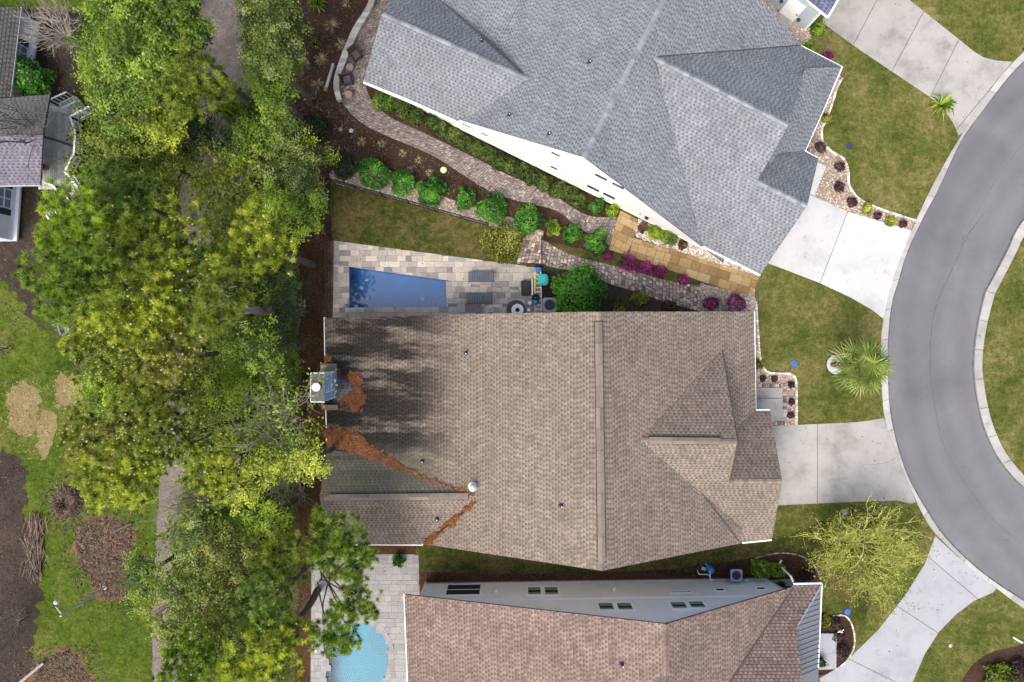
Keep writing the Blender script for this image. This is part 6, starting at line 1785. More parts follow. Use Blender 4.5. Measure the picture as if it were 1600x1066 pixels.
# mulch garden grasses
for (x, y, r, lb) in ((521, 42, 17, 'largest straw coloured grass rosette in the mulch near the block wall'), (535, 70, 13, 'straw grass rosette beside the curve of the block wall'), (503, 93, 14, 'straw grass rosette in the middle of the upper mulch'),
                      (497, 132, 13, 'lowest straw grass rosette left of the patio'), (543, 6, 12, 'straw grass rosette at the top edge by the block wall'), (598, 225, 9, 'straw grass tuft above the largest round shrub'), (566, 222, 10, 'dull straw grass tuft in the mulch by the small stones')):
    spiky('dry_grass', lb, x, y, r, 'straw', 46, 0.35, 0.016, group='dry grass rosettes in the mulch')
for (x, y, lb) in ((630, 240, 'straw ring plant above the second round shrub'), (655, 250, 'straw ring plant left of the pale green disc'), (672, 270, 'straw ring plant touching the third round shrub'), (640, 266, 'straw ring plant between the second and third shrubs')):
    spiky('dry_grass', lb, x, y, 8, 'straw', 40, 0.22, 0.020, group='straw ring plants in the mulch')
spiky('sago_palm', 'dark spiky palm in the mulch at the top edge', 498, 9, 17, 'leaf_deep', 70, 0.7, 0.035, 'palm')
spiky('sago_palm', 'small dark spiky palm in the mulch left of the block wall', 494, 70, 10, 'leaf_deep', 50, 0.5, 0.03, 'palm')
spiky('sago_palm', 'small bright palm overhanging the edge of the upper driveway', 1468, 165, 26, 'leaf_lime', 34, 0.9, 0.05, 'palm')
for (x, y, lb) in ((700, 300, 'low green sprig between the third and fourth round shrubs'), (752, 298, 'low green sprig at the edge of the upper path')):
    spiky('sprig', lb, x, y, 7, 'leaf_mid', 26, 0.3, 0.02)
# street palm with its white stone ring
ring_c = W(1306, 570)
rg = empty('palm_ring', ring_c, label='round white gravel ring with dark edging at the foot of the palm', cat='tree ring')
mb = MB(); mb.lathe((0, 0, 0), [(0.70, 0.01), (0.70, 0.05), (0.02, 0.07)], 28); mb.build('gravel_disc', M['white_concrete'], rg)
mb = MB(); mb.ring((0, 0, 0), 0.70, 0.745, 0.0, 0.10, 30); mb.build('edging', M['dark_metal'], rg)
fan_palm('fan palm with long green fronds on the lawn beside the kerb', 1349, 573, 4.2, 50, 24, leafl=15)
# sparse yellow green street tree
root = bare_tree('young_tree', 'spreading yellow green tree on the lawn between the two lower driveways', 1323, 843, 3.6, 3.5, 'lime_bark', n=34, leafmat='leaf_chart', leaf_n=5200, leaf_size=0.08, depth=3, trunk_r=0.12, rmin=0.017)
tree('oak_tree', 'dark leafy half of a tree growing beside the yellow green street tree', [(1335, 830, 38, 2.6), (1372, 815, 30, 2.6), (1318, 850, 26, 2.2), (1350, 880, 34, 2.2)], 'leaf', 'leaf_olive', size=0.15, dens=0.35, clump=0.26, per=16, trunk_r=0.1, base=(1352, 850), twig=4)

# ---------------------------------------------------------------- fences
def fence(label, pts, h=1.25, post=1.9):
    root = empty('metal_fence', (0, 0, 0), label=label, cat='fence')
    p = w2(pts); pm = None; me_picket = None
    mb = MB(); mb.box((0, 0, h / 2 - 0.04), (0.022, 0.022, h - 0.1)); pk = mb.mesh('picket', M['black'])
    mb = MB(); mb.box((0, 0, h / 2), (0.075, 0.075, h + 0.06)); mb.prism([(-.05, -.05), (.05, -.05), (.05, .05), (-.05, .05)], h + 0.03, h + 0.07); ps = mb.mesh('post', M['black'])
    for a, b in zip(p[:-1], p[1:]):
        a, b = Vector(a), Vector(b); L = (b - a).length; n = max(1, round(L / post))
        for z in (0.12, h - 0.22, h - 0.02):
            mb = MB(); mb.bar((*a, z), (*b, z), 0.04, 0.04); mb.build('rail', M['black'], root)
        for i in range(n + 1):
            o = bpy.data.objects.new('post', ps); COL.objects.link(o); o.parent = root; o.location = (*a.lerp(b, i / n), 0)
        m = int(L / 0.16)
        for i in range(1, m):
            o = bpy.data.objects.new('picket', pk); COL.objects.link(o); o.parent = root; o.location = (*a.lerp(b, i / m), 0)
    return root
fence('black metal fence between the straw bed and the pool deck', [(515.5, 285), (516.5, 495)])
fence('black metal fence along the gravel under the round shrubs', [(517, 284), (640, 318.5), (762, 353)])
fence('short black metal fence across the lower garden path', [(846, 374), (846, 418), (880, 436)])

# ---------------------------------------------------------------- deck of the lilac house
M['deck_wood'] = plain('deck_wood', (0.46, 0.465, 0.43), 0.25, 0.9, 0.2, scale=4, tone=0.25)
wd = empty('wooden_deck', (0, 0, 0), label='weathered grey wooden deck with zigzag white railings behind the lilac house', cat='deck')
DZ = 0.7
dk = w2([(60, 150), (100, 172), (113, 172), (134, 171), (141, 182), (115, 196), (124, 216), (122, 246), (107, 270), (128, 303), (112, 310), (90, 296), (60, 296)], DZ)
xs = [p[0] for p in dk]; ys = [p[1] for p in dk]
x = min(xs)
dkr = ccw(dk)
while x < max(xs):
    # boards run top to bottom; each is cut at the deck outline by sampling its ends
    cx = x + 0.07; hits = []
    for i in range(len(dkr)):
        a, b = dkr[i], dkr[(i + 1) % len(dkr)]
        if (a[0] > cx) != (b[0] > cx): hits.append(a[1] + (b[1] - a[1]) * (cx - a[0]) / (b[0] - a[0]))
    hits.sort()
    for y0_, y1_ in zip(hits[::2], hits[1::2]):
        mb = MB(); mb.prism([(x + 0.006, y0_), (x + 0.136, y0_), (x + 0.136, y1_), (x + 0.006, y1_)], DZ - 0.04, DZ + random.uniform(-0.004, 0.004), tone=random.random()); mb.build('board', M['deck_wood'], wd)
    x += 0.142
def railing(pts, z0=DZ, h=0.95):
    q = w2(pts, z0 + h)
    for a, b in zip(q[:-1], q[1:]):
        a, b = Vector(a), Vector(b); L = (b - a).length
        mb = MB(); mb.bar((*a, z0 + h), (*b, z0 + h), 0.13, 0.05); mb.build('handrail', M['white_trim'], wd)
        mb = MB(); mb.bar((*a, z0 + 0.12), (*b, z0 + 0.12), 0.06, 0.08); mb.bar((*a, z0 + h - 0.1), (*b, z0 + h - 0.1), 0.05, 0.08); mb.build('rail', M['white_trim'], wd)
        n = int(L / 0.17)
        for i in range(1, n): mb = MB(); p = a.lerp(b, i / n); mb.box((p.x, p.y, z0 + h / 2), (0.04, 0.04, h - 0.1)); mb.build('baluster', M['white_trim'], wd)
        for p in (a, b): mb = MB(); mb.box((p.x, p.y, z0 / 2 + h / 2), (0.11, 0.11, z0 + h + 0.04)); mb.build('post', M['white_trim'], wd)
railing([(138, 167), (109, 182), (117.5, 205), (115.5, 240), (101, 268), (124, 297)])
railing([(72, 166), (92, 170)]); railing([(64, 283), (84, 291), (97, 312)])
# stair going up-right from the deck
s0, s1 = W(90, 170, 0.4).xy, W(116, 150, 0.2).xy
dv = (s1 - s0).normalized(); nv = Vector((-dv.y, dv.x))
sw = (W(114, 172, 0.4).xy - W(96, 166, 0.4).xy).length
s0c, s1c = W(103, 172, 0.4).xy, W(122, 158, 0.2).xy
for i in range(6):
    p = Vector(s0c).lerp(Vector(s1c), i / 5)
    mb = MB(); mb.box((p.x, p.y, 0.64 - 0.11 * i), (0.20, 0.85, 0.05), math.atan2(dv.y, dv.x)); mb.build('tread', M['deck_wood'], wd)
for sg in (-1, 1):
    a = Vector(s0c) + nv * sg * 0.46; b = Vector(s1c) + nv * sg * 0.46
    mb = MB(); mb.bar((*a, 1.55), (*b, 1.0), 0.10, 0.05); mb.build('handrail', M['white_trim'], wd)
    mb = MB(); mb.bar((*a, 0.6), (*b, 0.08), 0.06, 0.2); mb.build('stringer', M['white_trim'], wd)
    for t in (0.0, 0.25, 0.5, 0.75, 1.0):
        p = a.lerp(b, t); z = 1.55 - 0.55 * t; mb = MB(); mb.box((p.x, p.y, z / 2), (0.05, 0.05, z)); mb.build('baluster', M['white_trim'], wd)
bare_c = W(70, 262, 0.9)
fp_ = empty('flower_pot', (bare_c.x, bare_c.y, DZ), label='pot of red flowers on the wooden deck by the roof edge', cat='flower pot')
M['terracotta'] = plain('terracotta', (0.34, 0.13, 0.07), 0.15, 0.8)
M['red_flower'] = leaf_mat('red_flower', stops((0.03, 0.05, 0.01), (0.30, 0.012, 0.012), (0.50, 0.02, 0.02), (0.62, 0.05, 0.04)), 0.2)
mb = MB(); mb.lathe((0, 0, 0), [(0.15, 0), (0.22, 0.32), (0.24, 0.33), (0.20, 0.33), (0.02, 0.30)], 16); mb.build('pot', M['terracotta'], fp_)
P, D = lobe_points((0, 0, 0.46), 0.26, 130); np_obj('blooms', leaf_quads(P, D, 0.08).reshape(-1, 3), 4, np.clip(RNG.normal(0.6, 0.25, len(P)), 0, 1), M['red_flower'], fp_)

# ---------------------------------------------------------------- furniture and small things
def lathe_thing(name, label, cat, px, py, prof, mat, n=20, z=0.0, group=None, smooth=False, extra=None):
    c = W(px, py, z); root = empty(name, (c.x, c.y, z), label=label, cat=cat, group=group)
    mb = MB(); mb.lathe((0, 0, 0), prof, n); mb.build('body', M[mat], root, smooth)
    if extra: extra(root)
    return root
M['lid_navy'] = plain('lid_navy', (0.03, 0.045, 0.10), 0.1, 0.6)
M['lid_blue'] = plain('lid_blue', (0.045, 0.14, 0.50), 0.1, 0.5)
M['lid_grey'] = plain('lid_grey', (0.25, 0.31, 0.34), 0.1, 0.6)
M['lime_disc'] = plain('lime_disc', (0.50, 0.66, 0.30), 0.1, 0.6)
M['pinkstone'] = plain('pinkstone', (0.40, 0.18, 0.13), 0.2, 0.8)
def rimslot(col):
    def f(root):
        mb = MB(); mb.ring((0, 0, 0), 0.20, 0.235, 0.045, 0.06, 20); mb.build('rim', M[col], root)
        mb = MB(); mb.box((0, 0, 0.055), (0.10, 0.04, 0.02)); mb.build('lift_slot', M['black'], root)
    return f
LID = [(0.23, -0.02), (0.23, 0.04), (0.19, 0.05), (0.01, 0.052)]
lathe_thing('valve_cover', 'navy round valve cover in the lawn before the grey house', 'utility cover', 1327, 229, LID, 'lid_navy', extra=rimslot('lid_navy'))
lathe_thing('valve_cover', 'bright blue valve cover in the lawn by the tan house bed', 'utility cover', 1240.5, 568, [(r * 0.85, z) for r, z in LID], 'lid_blue', extra=rimslot('lid_blue'))
lathe_thing('valve_cover', 'blue valve cover in the lawn by the lower front bed', 'utility cover', 1324, 956, [(r * 0.8, z) for r, z in LID], 'lid_blue', extra=rimslot('lid_blue'))
lathe_thing('valve_cover', 'grey blue valve cover beside the spreading street tree', 'utility cover', 1320, 800, [(r * 0.8, z) for r, z in LID], 'lid_grey', extra=rimslot('lid_grey'))
lathe_thing('valve_cover', 'white round cover on the deck beside the turquoise pool', 'utility cover', 493, 1017, [(0.10, 0), (0.10, 0.05), (0.01, 0.055)], 'white_trim', z=0.04)
def ticks(root):
    mb = MB(); mb.ring((0, 0, 0), 0.13, 0.15, 0.045, 0.062, 18); mb.bar((-0.07, 0.0, 0.065), (-0.01, -0.05, 0.065), 0.03, 0.012); mb.bar((-0.01, -0.05, 0.065), (0.08, 0.07, 0.065), 0.03, 0.012); mb.build('emblem', M['white_trim'], root)
lathe_thing('garden_disc', 'pale green disc in the mulch beside the garden path', 'garden ornament', 693, 266, LID, 'lime_disc', extra=ticks)
lathe_thing('stone_ball', 'pinkish stone ball in the mulch garden', 'garden stone', 533, 203, [(0.06, 0), (0.15, 0.07), (0.16, 0.15), (0.10, 0.23), (0.01, 0.26)], 'pinkstone', 16, smooth=True)
c = W(549, 205); gs = empty('garden_stone', c, label='angular pale grey stone in the mulch beside the pinkish ball', cat='garden stone')
mb = MB(); mb.prism([(-0.14, -0.10), (0.12, -0.13), (0.16, 0.08), (0.02, 0.17), (-0.15, 0.10)], 0, 0.13, bevel=0.05); mb.build('stone', M['pale_metal'], gs)
# wicker armchairs and round tables on the patio
M['wicker'] = plain('wicker', (0.060, 0.042, 0.036), 0.35, 0.8, 0.2, scale=30)
M['cushion'] = plain('cushion', (0.10, 0.085, 0.09), 0.15, 0.9)
def armchair(label, px, py, rz, group):
    c = W(px, py); r = empty('armchair', (c.x, c.y, 0.035), rz, label, 'chair', group)
    mb = MB(); mb.box((0, 0, 0.30), (0.62, 0.62, 0.16)); mb.build('seat', M['wicker'], r)
    mb = MB(); mb.prism([(-0.27, -0.25), (0.27, -0.25), (0.27, 0.27), (-0.27, 0.27)], 0.38, 0.47, bevel=0.03); mb.build('cushion', M['cushion'], r)
    m3 = Matrix.Rotation(R(-14), 3, 'X')
    mb = MB(); mb.box((0, 0.36, 0.62), (0.66, 0.09, 0.62), rot=m3); mb.build('backrest', M['wicker'], r)
    for s in (-1, 1):
        mb = MB(); mb.box((s * 0.345, 0.02, 0.60), (0.10, 0.66, 0.06)); mb.box((s * 0.345, 0.02, 0.44), (0.06, 0.60, 0.28)); mb.build('armrest', M['wicker'], r)
        for t in (-0.26, 0.28): mb = MB(); mb.tube((s * 0.30, t, 0), (s * 0.30, t, 0.24), 0.03, 0.035, 8); mb.build('leg', M['wicker'], r)
    return r
armchair('brown wicker armchair nearest the grey roof corner', 558, 90, R(38), 'wicker armchairs on the patio')
armchair('brown wicker armchair against the block wall', 545, 128, R(105), 'wicker armchairs on the patio')
def rtable(label, px, py):
    c = W(px, py); r = empty('side_table', (c.x, c.y, 0.035), label=label, cat='table', group='round stone side tables')
    mb = MB(); mb.lathe((0, 0, 0.40), [(0.24, 0), (0.26, 0.02), (0.26, 0.05), (0.02, 0.055)], 22); mb.build('table_top', M['pinkstone2'], r)
    mb = MB(); mb.lathe((0, 0, 0), [(0.18, 0), (0.12, 0.1), (0.10, 0.3), (0.16, 0.40)], 16); mb.build('pedestal', M['pinkstone2'], r)
M['pinkstone2'] = plain('pinkstone2', (0.27, 0.20, 0.175), 0.2, 0.8)
rtable('round brown stone table between the two wicker armchairs', 549, 109); rtable('round brown stone table at the lower end of the patio', 547, 151)
c = W(541, 97); hd = empty('patio_umbrella', (c.x, c.y, 0.035), label='closed dark patio umbrella lying against the block wall', cat='umbrella')
mb = MB(); a_, b_ = Vector((-0.35, 0.25, 0.45)), Vector((0.35, -0.35, 0.12)); mb.tube(a_, b_, 0.05, 0.02, 8); mb.build('folded_canopy', M['black'], hd)
mb = MB(); mb.tube(b_, b_ + (b_ - a_).normalized() * 0.3, 0.02, 0.02, 6); mb.build('pole', M['dark_metal'], hd)
# drain pipe left of the wall
a, b = W(521, 100, 0.1), W(508, 143, 0.1); dpz = empty('drain_pipe', a, label='grey drain pipe with a terracotta end lying in the mulch', cat='pipe')
mb = MB(); mb.tube((0, 0, 0), (b - a) * 0.86, 0.11, 0.12, 10); mb.build('pipe', M['grey_concrete'], dpz)
mb = MB(); mb.tube((b - a) * 0.87, b - a, 0.15, 0.15, 12); mb.build('end_piece', M['terracotta'], dpz)

# sun loungers
M['lounger'] = plain('lounger', (0.085, 0.105, 0.135), 0.12, 0.6)
M['lounger_dark'] = plain('lounger_dark', (0.04, 0.05, 0.065), 0.12, 0.6)
def lounger(label, px, py, rz):
    c = W(px, py); r = empty('sun_lounger', (c.x, c.y, 0.045), rz, label, 'sun lounger', 'grey slatted sun loungers by the pool')
    mb = MB()
    for s in (-1, 1): mb.bar((-0.92, s * 0.33, 0.28), (0.92, s * 0.33, 0.28), 0.05, 0.07)
    mb.build('frame', M['lounger_dark'], r)
    n = 15
    for i in range(n):
        x = -0.90 + 1.80 * (i + 0.5) / n
        z = 0.33 if x < 0.15 else 0.33 + (x - 0.15) * 0.42
        mb = MB(); mb.box((x, 0, z), (0.095, 0.70, 0.03), rot=Matrix.Rotation(0 if x < 0.15 else -0.4, 3, 'Y')); mb.build('slat', M['lounger'], r)
    for sx_ in (-0.8, 0.75):
        for s in (-1, 1): mb = MB(); mb.box((sx_, s * 0.31, 0.13), (0.06, 0.06, 0.26)); mb.build('leg', M['lounger_dark'], r)
    mb = MB(); mb.bar((0.88, -0.36, 0.62), (0.88, 0.36, 0.62), 0.05, 0.06); mb.build('top_rail', M['lounger_dark'], r)
lounger('grey slatted sun lounger nearer the lawn', 752, 433.5, R(0)); lounger('grey slatted sun lounger nearer the tan roof', 749.5, 467, R(0))
c = W(743, 479); dm = empty('doormat', (c.x, c.y, 0.047), label='small brown mat on the deck under the second lounger', cat='mat')
mb = MB(); mb.prism([(-0.42, -0.10), (0.42, -0.10), (0.42, 0.14), (-0.42, 0.14)], 0, 0.015, bevel=0.005); mb.build('mat', M['pinkstone2'], dm)
c = W(772, 486); hs = empty('garden_hose', (c.x, c.y, 0.06), label='coiled white garden hose on the deck beside the tan roof', cat='hose')
mb = MB(); mb.polytube([(math.cos(t) * (0.30 + 0.012 * t) * 1.5, math.sin(t) * (0.30 + 0.012 * t) * 0.9, 0.012 * (k % 3)) for k, t in enumerate(np.linspace(0, 18, 70))], 0.018, 5); mb.build('coil', M['white_trim'], hs)
# storage items at the end of the deck
M['dark_brown'] = plain('dark_brown', (0.030, 0.022, 0.016), 0.3, 0.6)
c = W(822, 451); pb = empty('planter_box', (c.x, c.y, 0.045), label='dark brown rectangular planter box on the pool deck', cat='planter')
mb = MB()
for (cx_, cy2, sx_, sy) in ((0, 0.50, 0.68, 0.05), (0, -0.50, 0.68, 0.05), (0.315, 0, 0.05, 0.95), (-0.315, 0, 0.05, 0.95)): mb.box((cx_, cy2, 0.22), (sx_, sy, 0.44))
mb.build('side', M['black'], pb)
mb = MB(); mb.box((0, 0, 0.30), (0.58, 0.95, 0.04)); mb.build('soil', M['dark_brown'], pb)
mb = MB(); mb.box((0.42, 0.05, 0.25), (0.10, 1.1, 0.5)); mb.build('end_panel', M['pale_metal'], pb)
M['teal'] = plain('teal', (0.025, 0.36, 0.34), 0.12, 0.45)
M['teal_lid'] = plain('teal_lid', (0.04, 0.46, 0.43), 0.08, 0.4)
c = W(848, 438); tb = empty('storage_tub', (c.x, c.y, 0.03), label='teal plastic tub with rounded end beside the white ladder', cat='tub')
ol = [(-0.34, -0.40), (0.25, -0.40), (0.36, -0.28), (0.38, 0.0), (0.34, 0.25), (0.20, 0.40), (-0.34, 0.40)]
mb = MB(); mb.prism(ol, 0, 0.50, bevel=0.03); mb.build('body', M['teal'], tb)
mb = MB(); mb.prism([(x * 0.78 - 0.08, y * 0.8) for x, y in ol], 0.505, 0.54, bevel=0.03); mb.build('lid', M['teal_lid'], tb)
M['bin_blue'] = plain('bin_blue', (0.03, 0.22, 0.62), 0.1, 0.45)
c = W(840, 423); bb = empty('storage_bin', (c.x, c.y, 0.03), label='small bright blue bin above the teal tub', cat='bin')
mb = MB(); mb.prism([(-0.17, -0.17), (0.17, -0.17), (0.19, 0.19), (-0.19, 0.19)], 0, 0.40, bevel=0.02); mb.build('body', M['bin_blue'], bb)
mb = MB(); mb.prism([(-0.12, -0.12), (0.12, -0.12), (0.13, 0.13), (-0.13, 0.13)], 0.402, 0.43, bevel=0.02); mb.build('lid', M['lid_blue'], bb)
c = W(841, 450); ld = empty('ladder', (c.x, c.y, 0.05), label='white ladder lying between the teal tub and the planter box', cat='ladder')
for s, xo in ((-1, 0.0), (1, 0.0)):
    mb = MB(); mb.bar((s * 0.21 - 0.05, 1.1, 0.30), (s * 0.24, -1.8, 0.08), 0.05, 0.07); mb.build('side_rail', M['white_trim'], ld)
for i in range(9):
    t = (i + 0.6) / 9.5; y = 1.1 - 2.9 * t; mb = MB(); mb.bar((-0.21, y, 0.31 - 0.22 * t), (0.21, y, 0.31 - 0.22 * t), 0.06, 0.03); mb.build('rung', M['white_trim'], ld)
M['yellow'] = plain('yellow', (0.75, 0.62, 0.04), 0.06, 0.5)
c = W(835.5, 441); yp = empty('yellow_plank', (c.x, c.y, 0.42), label='narrow yellow plank lying along the white ladder', cat='plank')
mb = MB(); mb.bar((0.02, 0.68, 0.0), (-0.02, -0.68, -0.05), 0.11, 0.04); mb.build('board', M['yellow'], yp)
for i in range(4): mb = MB(); mb.box((0, 0.45 - 0.3 * i, 0.02 - 0.012 * i), (0.09, 0.03, 0.02)); mb.build('mark', M['dark_brown'], yp)
lathe_thing('dark_pot', 'dark round pot behind the blue ball', 'pot', 837, 466, [(0.20, 0), (0.27, 0.28), (0.29, 0.3), (0.24, 0.3), (0.05, 0.2)], 'black', z=0.04)
M['ball_blue'] = plain('ball_blue', (0.03, 0.28, 0.46), 0.1, 0.25)
lathe_thing('ball', 'shiny blue ball beside the white ladder', 'ball', 836, 473, [(0.07, 0), (0.16, 0.06), (0.205, 0.2), (0.16, 0.34), (0.07, 0.40), (0.01, 0.41)], 'ball_blue', 18, z=0.04, smooth=True)
lathe_thing('white_canister', 'white canister left of the blue ball', 'canister', 828, 474, [(0.13, 0), (0.14, 0.3), (0.08, 0.36), (0.08, 0.4), (0.01, 0.41)], 'white_trim', z=0.04)
lathe_thing('white_canister', 'white canister beside the white round table', 'canister', 826, 485, [(0.13, 0), (0.14, 0.25), (0.08, 0.3), (0.01, 0.31)], 'white_trim', z=0.04)
c = W(808.5, 485); rt = empty('round_table', (c.x, c.y, 0.045), label='white round table with a black centrepiece at the tan roof edge', cat='table')
mb = MB(); mb.lathe((0, 0, 0.55), [(0.40, 0), (0.43, 0.02), (0.43, 0.05), (0.02, 0.055)], 28); mb.build('table_top', M['white_trim'], rt)
mb = MB(); mb.lathe((0, 0, 0), [(0.28, 0), (0.08, 0.05), (0.06, 0.5), (0.15, 0.55)], 14); mb.build('pedestal', M['white_trim'], rt)
mb = MB(); mb.lathe((0, 0.0, 0.605), [(0.15, 0), (0.16, 0.02), (0.07, 0.06), (0.09, 0.14), (0.01, 0.22)], 7); mb.build('centrepiece', M['black'], rt)
mb = MB(); mb.lathe((-0.1, 0.05, 0), [(0.68, 0), (0.68, 0.012), (0.02, 0.014)], 28); mb.build('mat', M['cushion'], rt)
def ac_unit(label, px, py, s=1.0, h=0.9, rz=0.0):
    c = W(px, py); r = empty('air_conditioner', (c.x, c.y, 0.02), rz, label, 'air conditioner', 'outdoor air conditioners')
    w = 0.46 * s
    mb = MB(); mb.prism([(-w - .03, -w - .03), (w + .03, -w - .03), (w + .03, w + .03), (-w - .03, w + .03)], 0, 0.06, bevel=0.01); mb.build('base_pad', M['dark_metal'], r)
    mb = MB(); mb.box((0, 0, h / 2 + 0.04), (w * 1.9, w * 1.9, h - 0.08))
    mb.build('coil', M['dark_metal'], r)
    for k in range(7):
        z = 0.14 + (h - 0.22) * k / 6
        mb = MB()
        for q in ((0, w, w * 2, 0.02), (0, -w, w * 2, 0.02), (w, 0, 0.02, w * 2), (-w, 0, 0.02, w * 2)): mb.box((q[0], q[1], z), (q[2], q[3], 0.05))
        mb.build('louvre', M['dark_metal'], r)
    mb = MB()
    n = 28; out = []
    def sq(t):
        x, y = math.cos(t), math.sin(t); k = 1 / max(abs(x), abs(y)); return (x * k * w * 1.04, y * k * w * 1.04)
    for i in range(n):
        a, b = 2 * math.pi * i / n, 2 * math.pi * (i + 1) / n
        mb.prism([(math.cos(a) * w * .78, math.sin(a) * w * .78), sq(a), sq(b), (math.cos(b) * w * .78, math.sin(b) * w * .78)], h - 0.04, h + 0.03)
    mb.build('top_panel', M['ac_top'], r)
    mb = MB()
    for k in range(1, 6): mb.ring((0, 0, 0), w * .84 * k / 6, w * .84 * k / 6 + 0.008, h + 0.0, h + 0.012, 20)
    for i in range(8): a = math.pi * i / 4; mb.bar((0, 0, h + 0.006), (math.cos(a) * w * .84, math.sin(a) * w * .84, h + 0.006), 0.010, 0.012)
    mb.build('grille', M['lounger_dark'], r)
    mb = MB()
    for i in range(3):
        a = 2 * math.pi * i / 3 + 0.5
        pts = [(math.cos(a + t) * q, math.sin(a + t) * q, h - 0.10 + 0.06 * (t > 0)) for t, q in ((-0.25, 0.09), (-0.35, w * .75), (0.35, w * .78), (0.25, 0.09))]
        mb.face(pts)
    mb.lathe((0, 0, h - 0.14), [(0.10, 0), (0.10, 0.08), (0.02, 0.10)], 12); mb.build('fan', M['pale_metal'], r)
M['ac_top'] = plain('ac_top', (0.30, 0.31, 0.36), 0.1, 0.5)
ac_unit('grey air conditioner beside the big glossy shrub and the tan roof', 858, 477.5, 1.05, 0.8)
ac_unit('tall grey air conditioner against the pale blue wall', 1142, 890, 0.86, 1.15)
# pool equipment against the pale blue wall
c = W(1102, 888); pe = empty('pool_equipment', (c.x, c.y, 0.02), label='pool pump and blue filter tank with white pipes by the pale blue wall', cat='pool pump')
M['filter_blue'] = plain('filter_blue', (0.03, 0.20, 0.52), 0.12, 0.4)
mb = MB(); mb.lathe((0.22, 0.05, 0), [(0.20, 0), (0.24, 0.05), (0.24, 0.62), (0.20, 0.72), (0.05, 0.76)], 18); mb.build('filter_tank', M['filter_blue'], pe)
mb = MB(); mb.tube((-0.05, 0.42, 0.25), (0.18, 0.15, 0.62), 0.08, 0.10, 10); mb.build('tank_neck', M['filter_blue'], pe)
mb = MB(); mb.tube((-0.42, 0.10, 0.22), (-0.05, 0.02, 0.22), 0.15, 0.15, 14); mb.tube((-0.5, 0.12, 0.22), (-0.42, 0.10, 0.22), 0.12, 0.15, 12); mb.build('motor', M['pale_metal'], pe)
mb = MB(); mb.lathe((-0.50, 0.12, 0.05), [(0.14, 0), (0.15, 0.28), (0.17, 0.30), (0.02, 0.34)], 14); mb.build('strainer', M['black'], pe)
mb = MB(); mb.polytube([(-0.55, -0.30, 0.35), (0.10, -0.32, 0.35), (0.10, -0.32, 0.75), (0.10, 0.05, 0.8)], 0.035, 8); mb.polytube([(0.10, -0.10, 0.8), (0.10, -0.55, 0.8), (0.30, -0.55, 0.8)], 0.035, 8)
mb.polytube([(-0.55, -0.30, 0.35), (-0.60, -0.1, 0.1)], 0.035, 8); mb.build('pipework', M['white_trim'], pe)
# clutter beside the lower house corner
c = W(1218, 909); lt = empty('plant_table', (c.x, c.y, 0.02), label='low taupe stand with thin black legs beside the downspout', cat='stand')
M['taupe'] = plain('taupe', (0.26, 0.23, 0.21), 0.12, 0.8)
mb = MB(); mb.prism([(-0.85, -0.30), (0.80, -0.20), (0.80, 0.28), (-0.85, 0.18)], 0.16, 0.22, bevel=0.01); mb.build('table_top', M['taupe'], lt)
for (x, y) in ((-0.75, -0.22), (0.7, -0.14), (0.7, 0.2), (-0.75, 0.12)): mb = MB(); mb.box((x, y, 0.08), (0.06, 0.06, 0.16)); mb.build('leg', M['black'], lt)
mb = MB(); mb.polytube([(-0.55, -0.15, 0.24), (-0.25, 0.1, 0.5), (0.4, 0.0, 0.26)], 0.02, 5); mb.build('hoop', M['black'], lt)
lathe_thing('basket', 'round dark rimmed basket on the taupe stand', 'basket', 1219, 913, [(0.20, 0), (0.26, 0.2), (0.28, 0.22), (0.23, 0.22), (0.20, 0.05)], 'black', z=0.24)
# lamp post with a side arm on the back lawn
b0, t0 = W(165, 917, 0), W(96, 962, 4.75)
lp = empty('lamp_post', b0, label='grey lamp post with a short side arm on the back lawn', cat='lamp post')
v = Vector((t0.x - b0.x, t0.y - b0.y, t0.z))
mb = MB(); mb.lathe((0, 0, 0), [(0.16, 0), (0.16, 0.12), (0.10, 0.2)], 12); mb.build('base', M['galvanised'], lp)
mb = MB(); mb.tube((0, 0, 0.15), v, 0.075, 0.055, 10); mb.build('pole', M['galvanised'], lp)
e = W(88, 941, 4.75) - b0; e.z = 4.85
mb = MB(); mb.tube(v - Vector((0, 0, 0.1)), v.lerp(e, 0.75) + Vector((0, 0, 0.12)), 0.035, 0.03, 8); mb.build('arm', M['galvanised'], lp)
mb = MB(); mb.lathe(e - Vector((0, 0, 0.1)), [(0.05, -0.12), (0.17, -0.02), (0.13, 0.10), (0.05, 0.16), (0.01, 0.17)], 14); mb.build('lamp_head', M['galvanised'], lp)
mb = MB(); mb.lathe(v + Vector((0, 0, -0.02)), [(0.07, 0), (0.085, 0.05), (0.04, 0.14), (0.01, 0.16)], 12); mb.build('finial', M['leafcap'] if 'leafcap' in M else M['lime_disc'], lp)
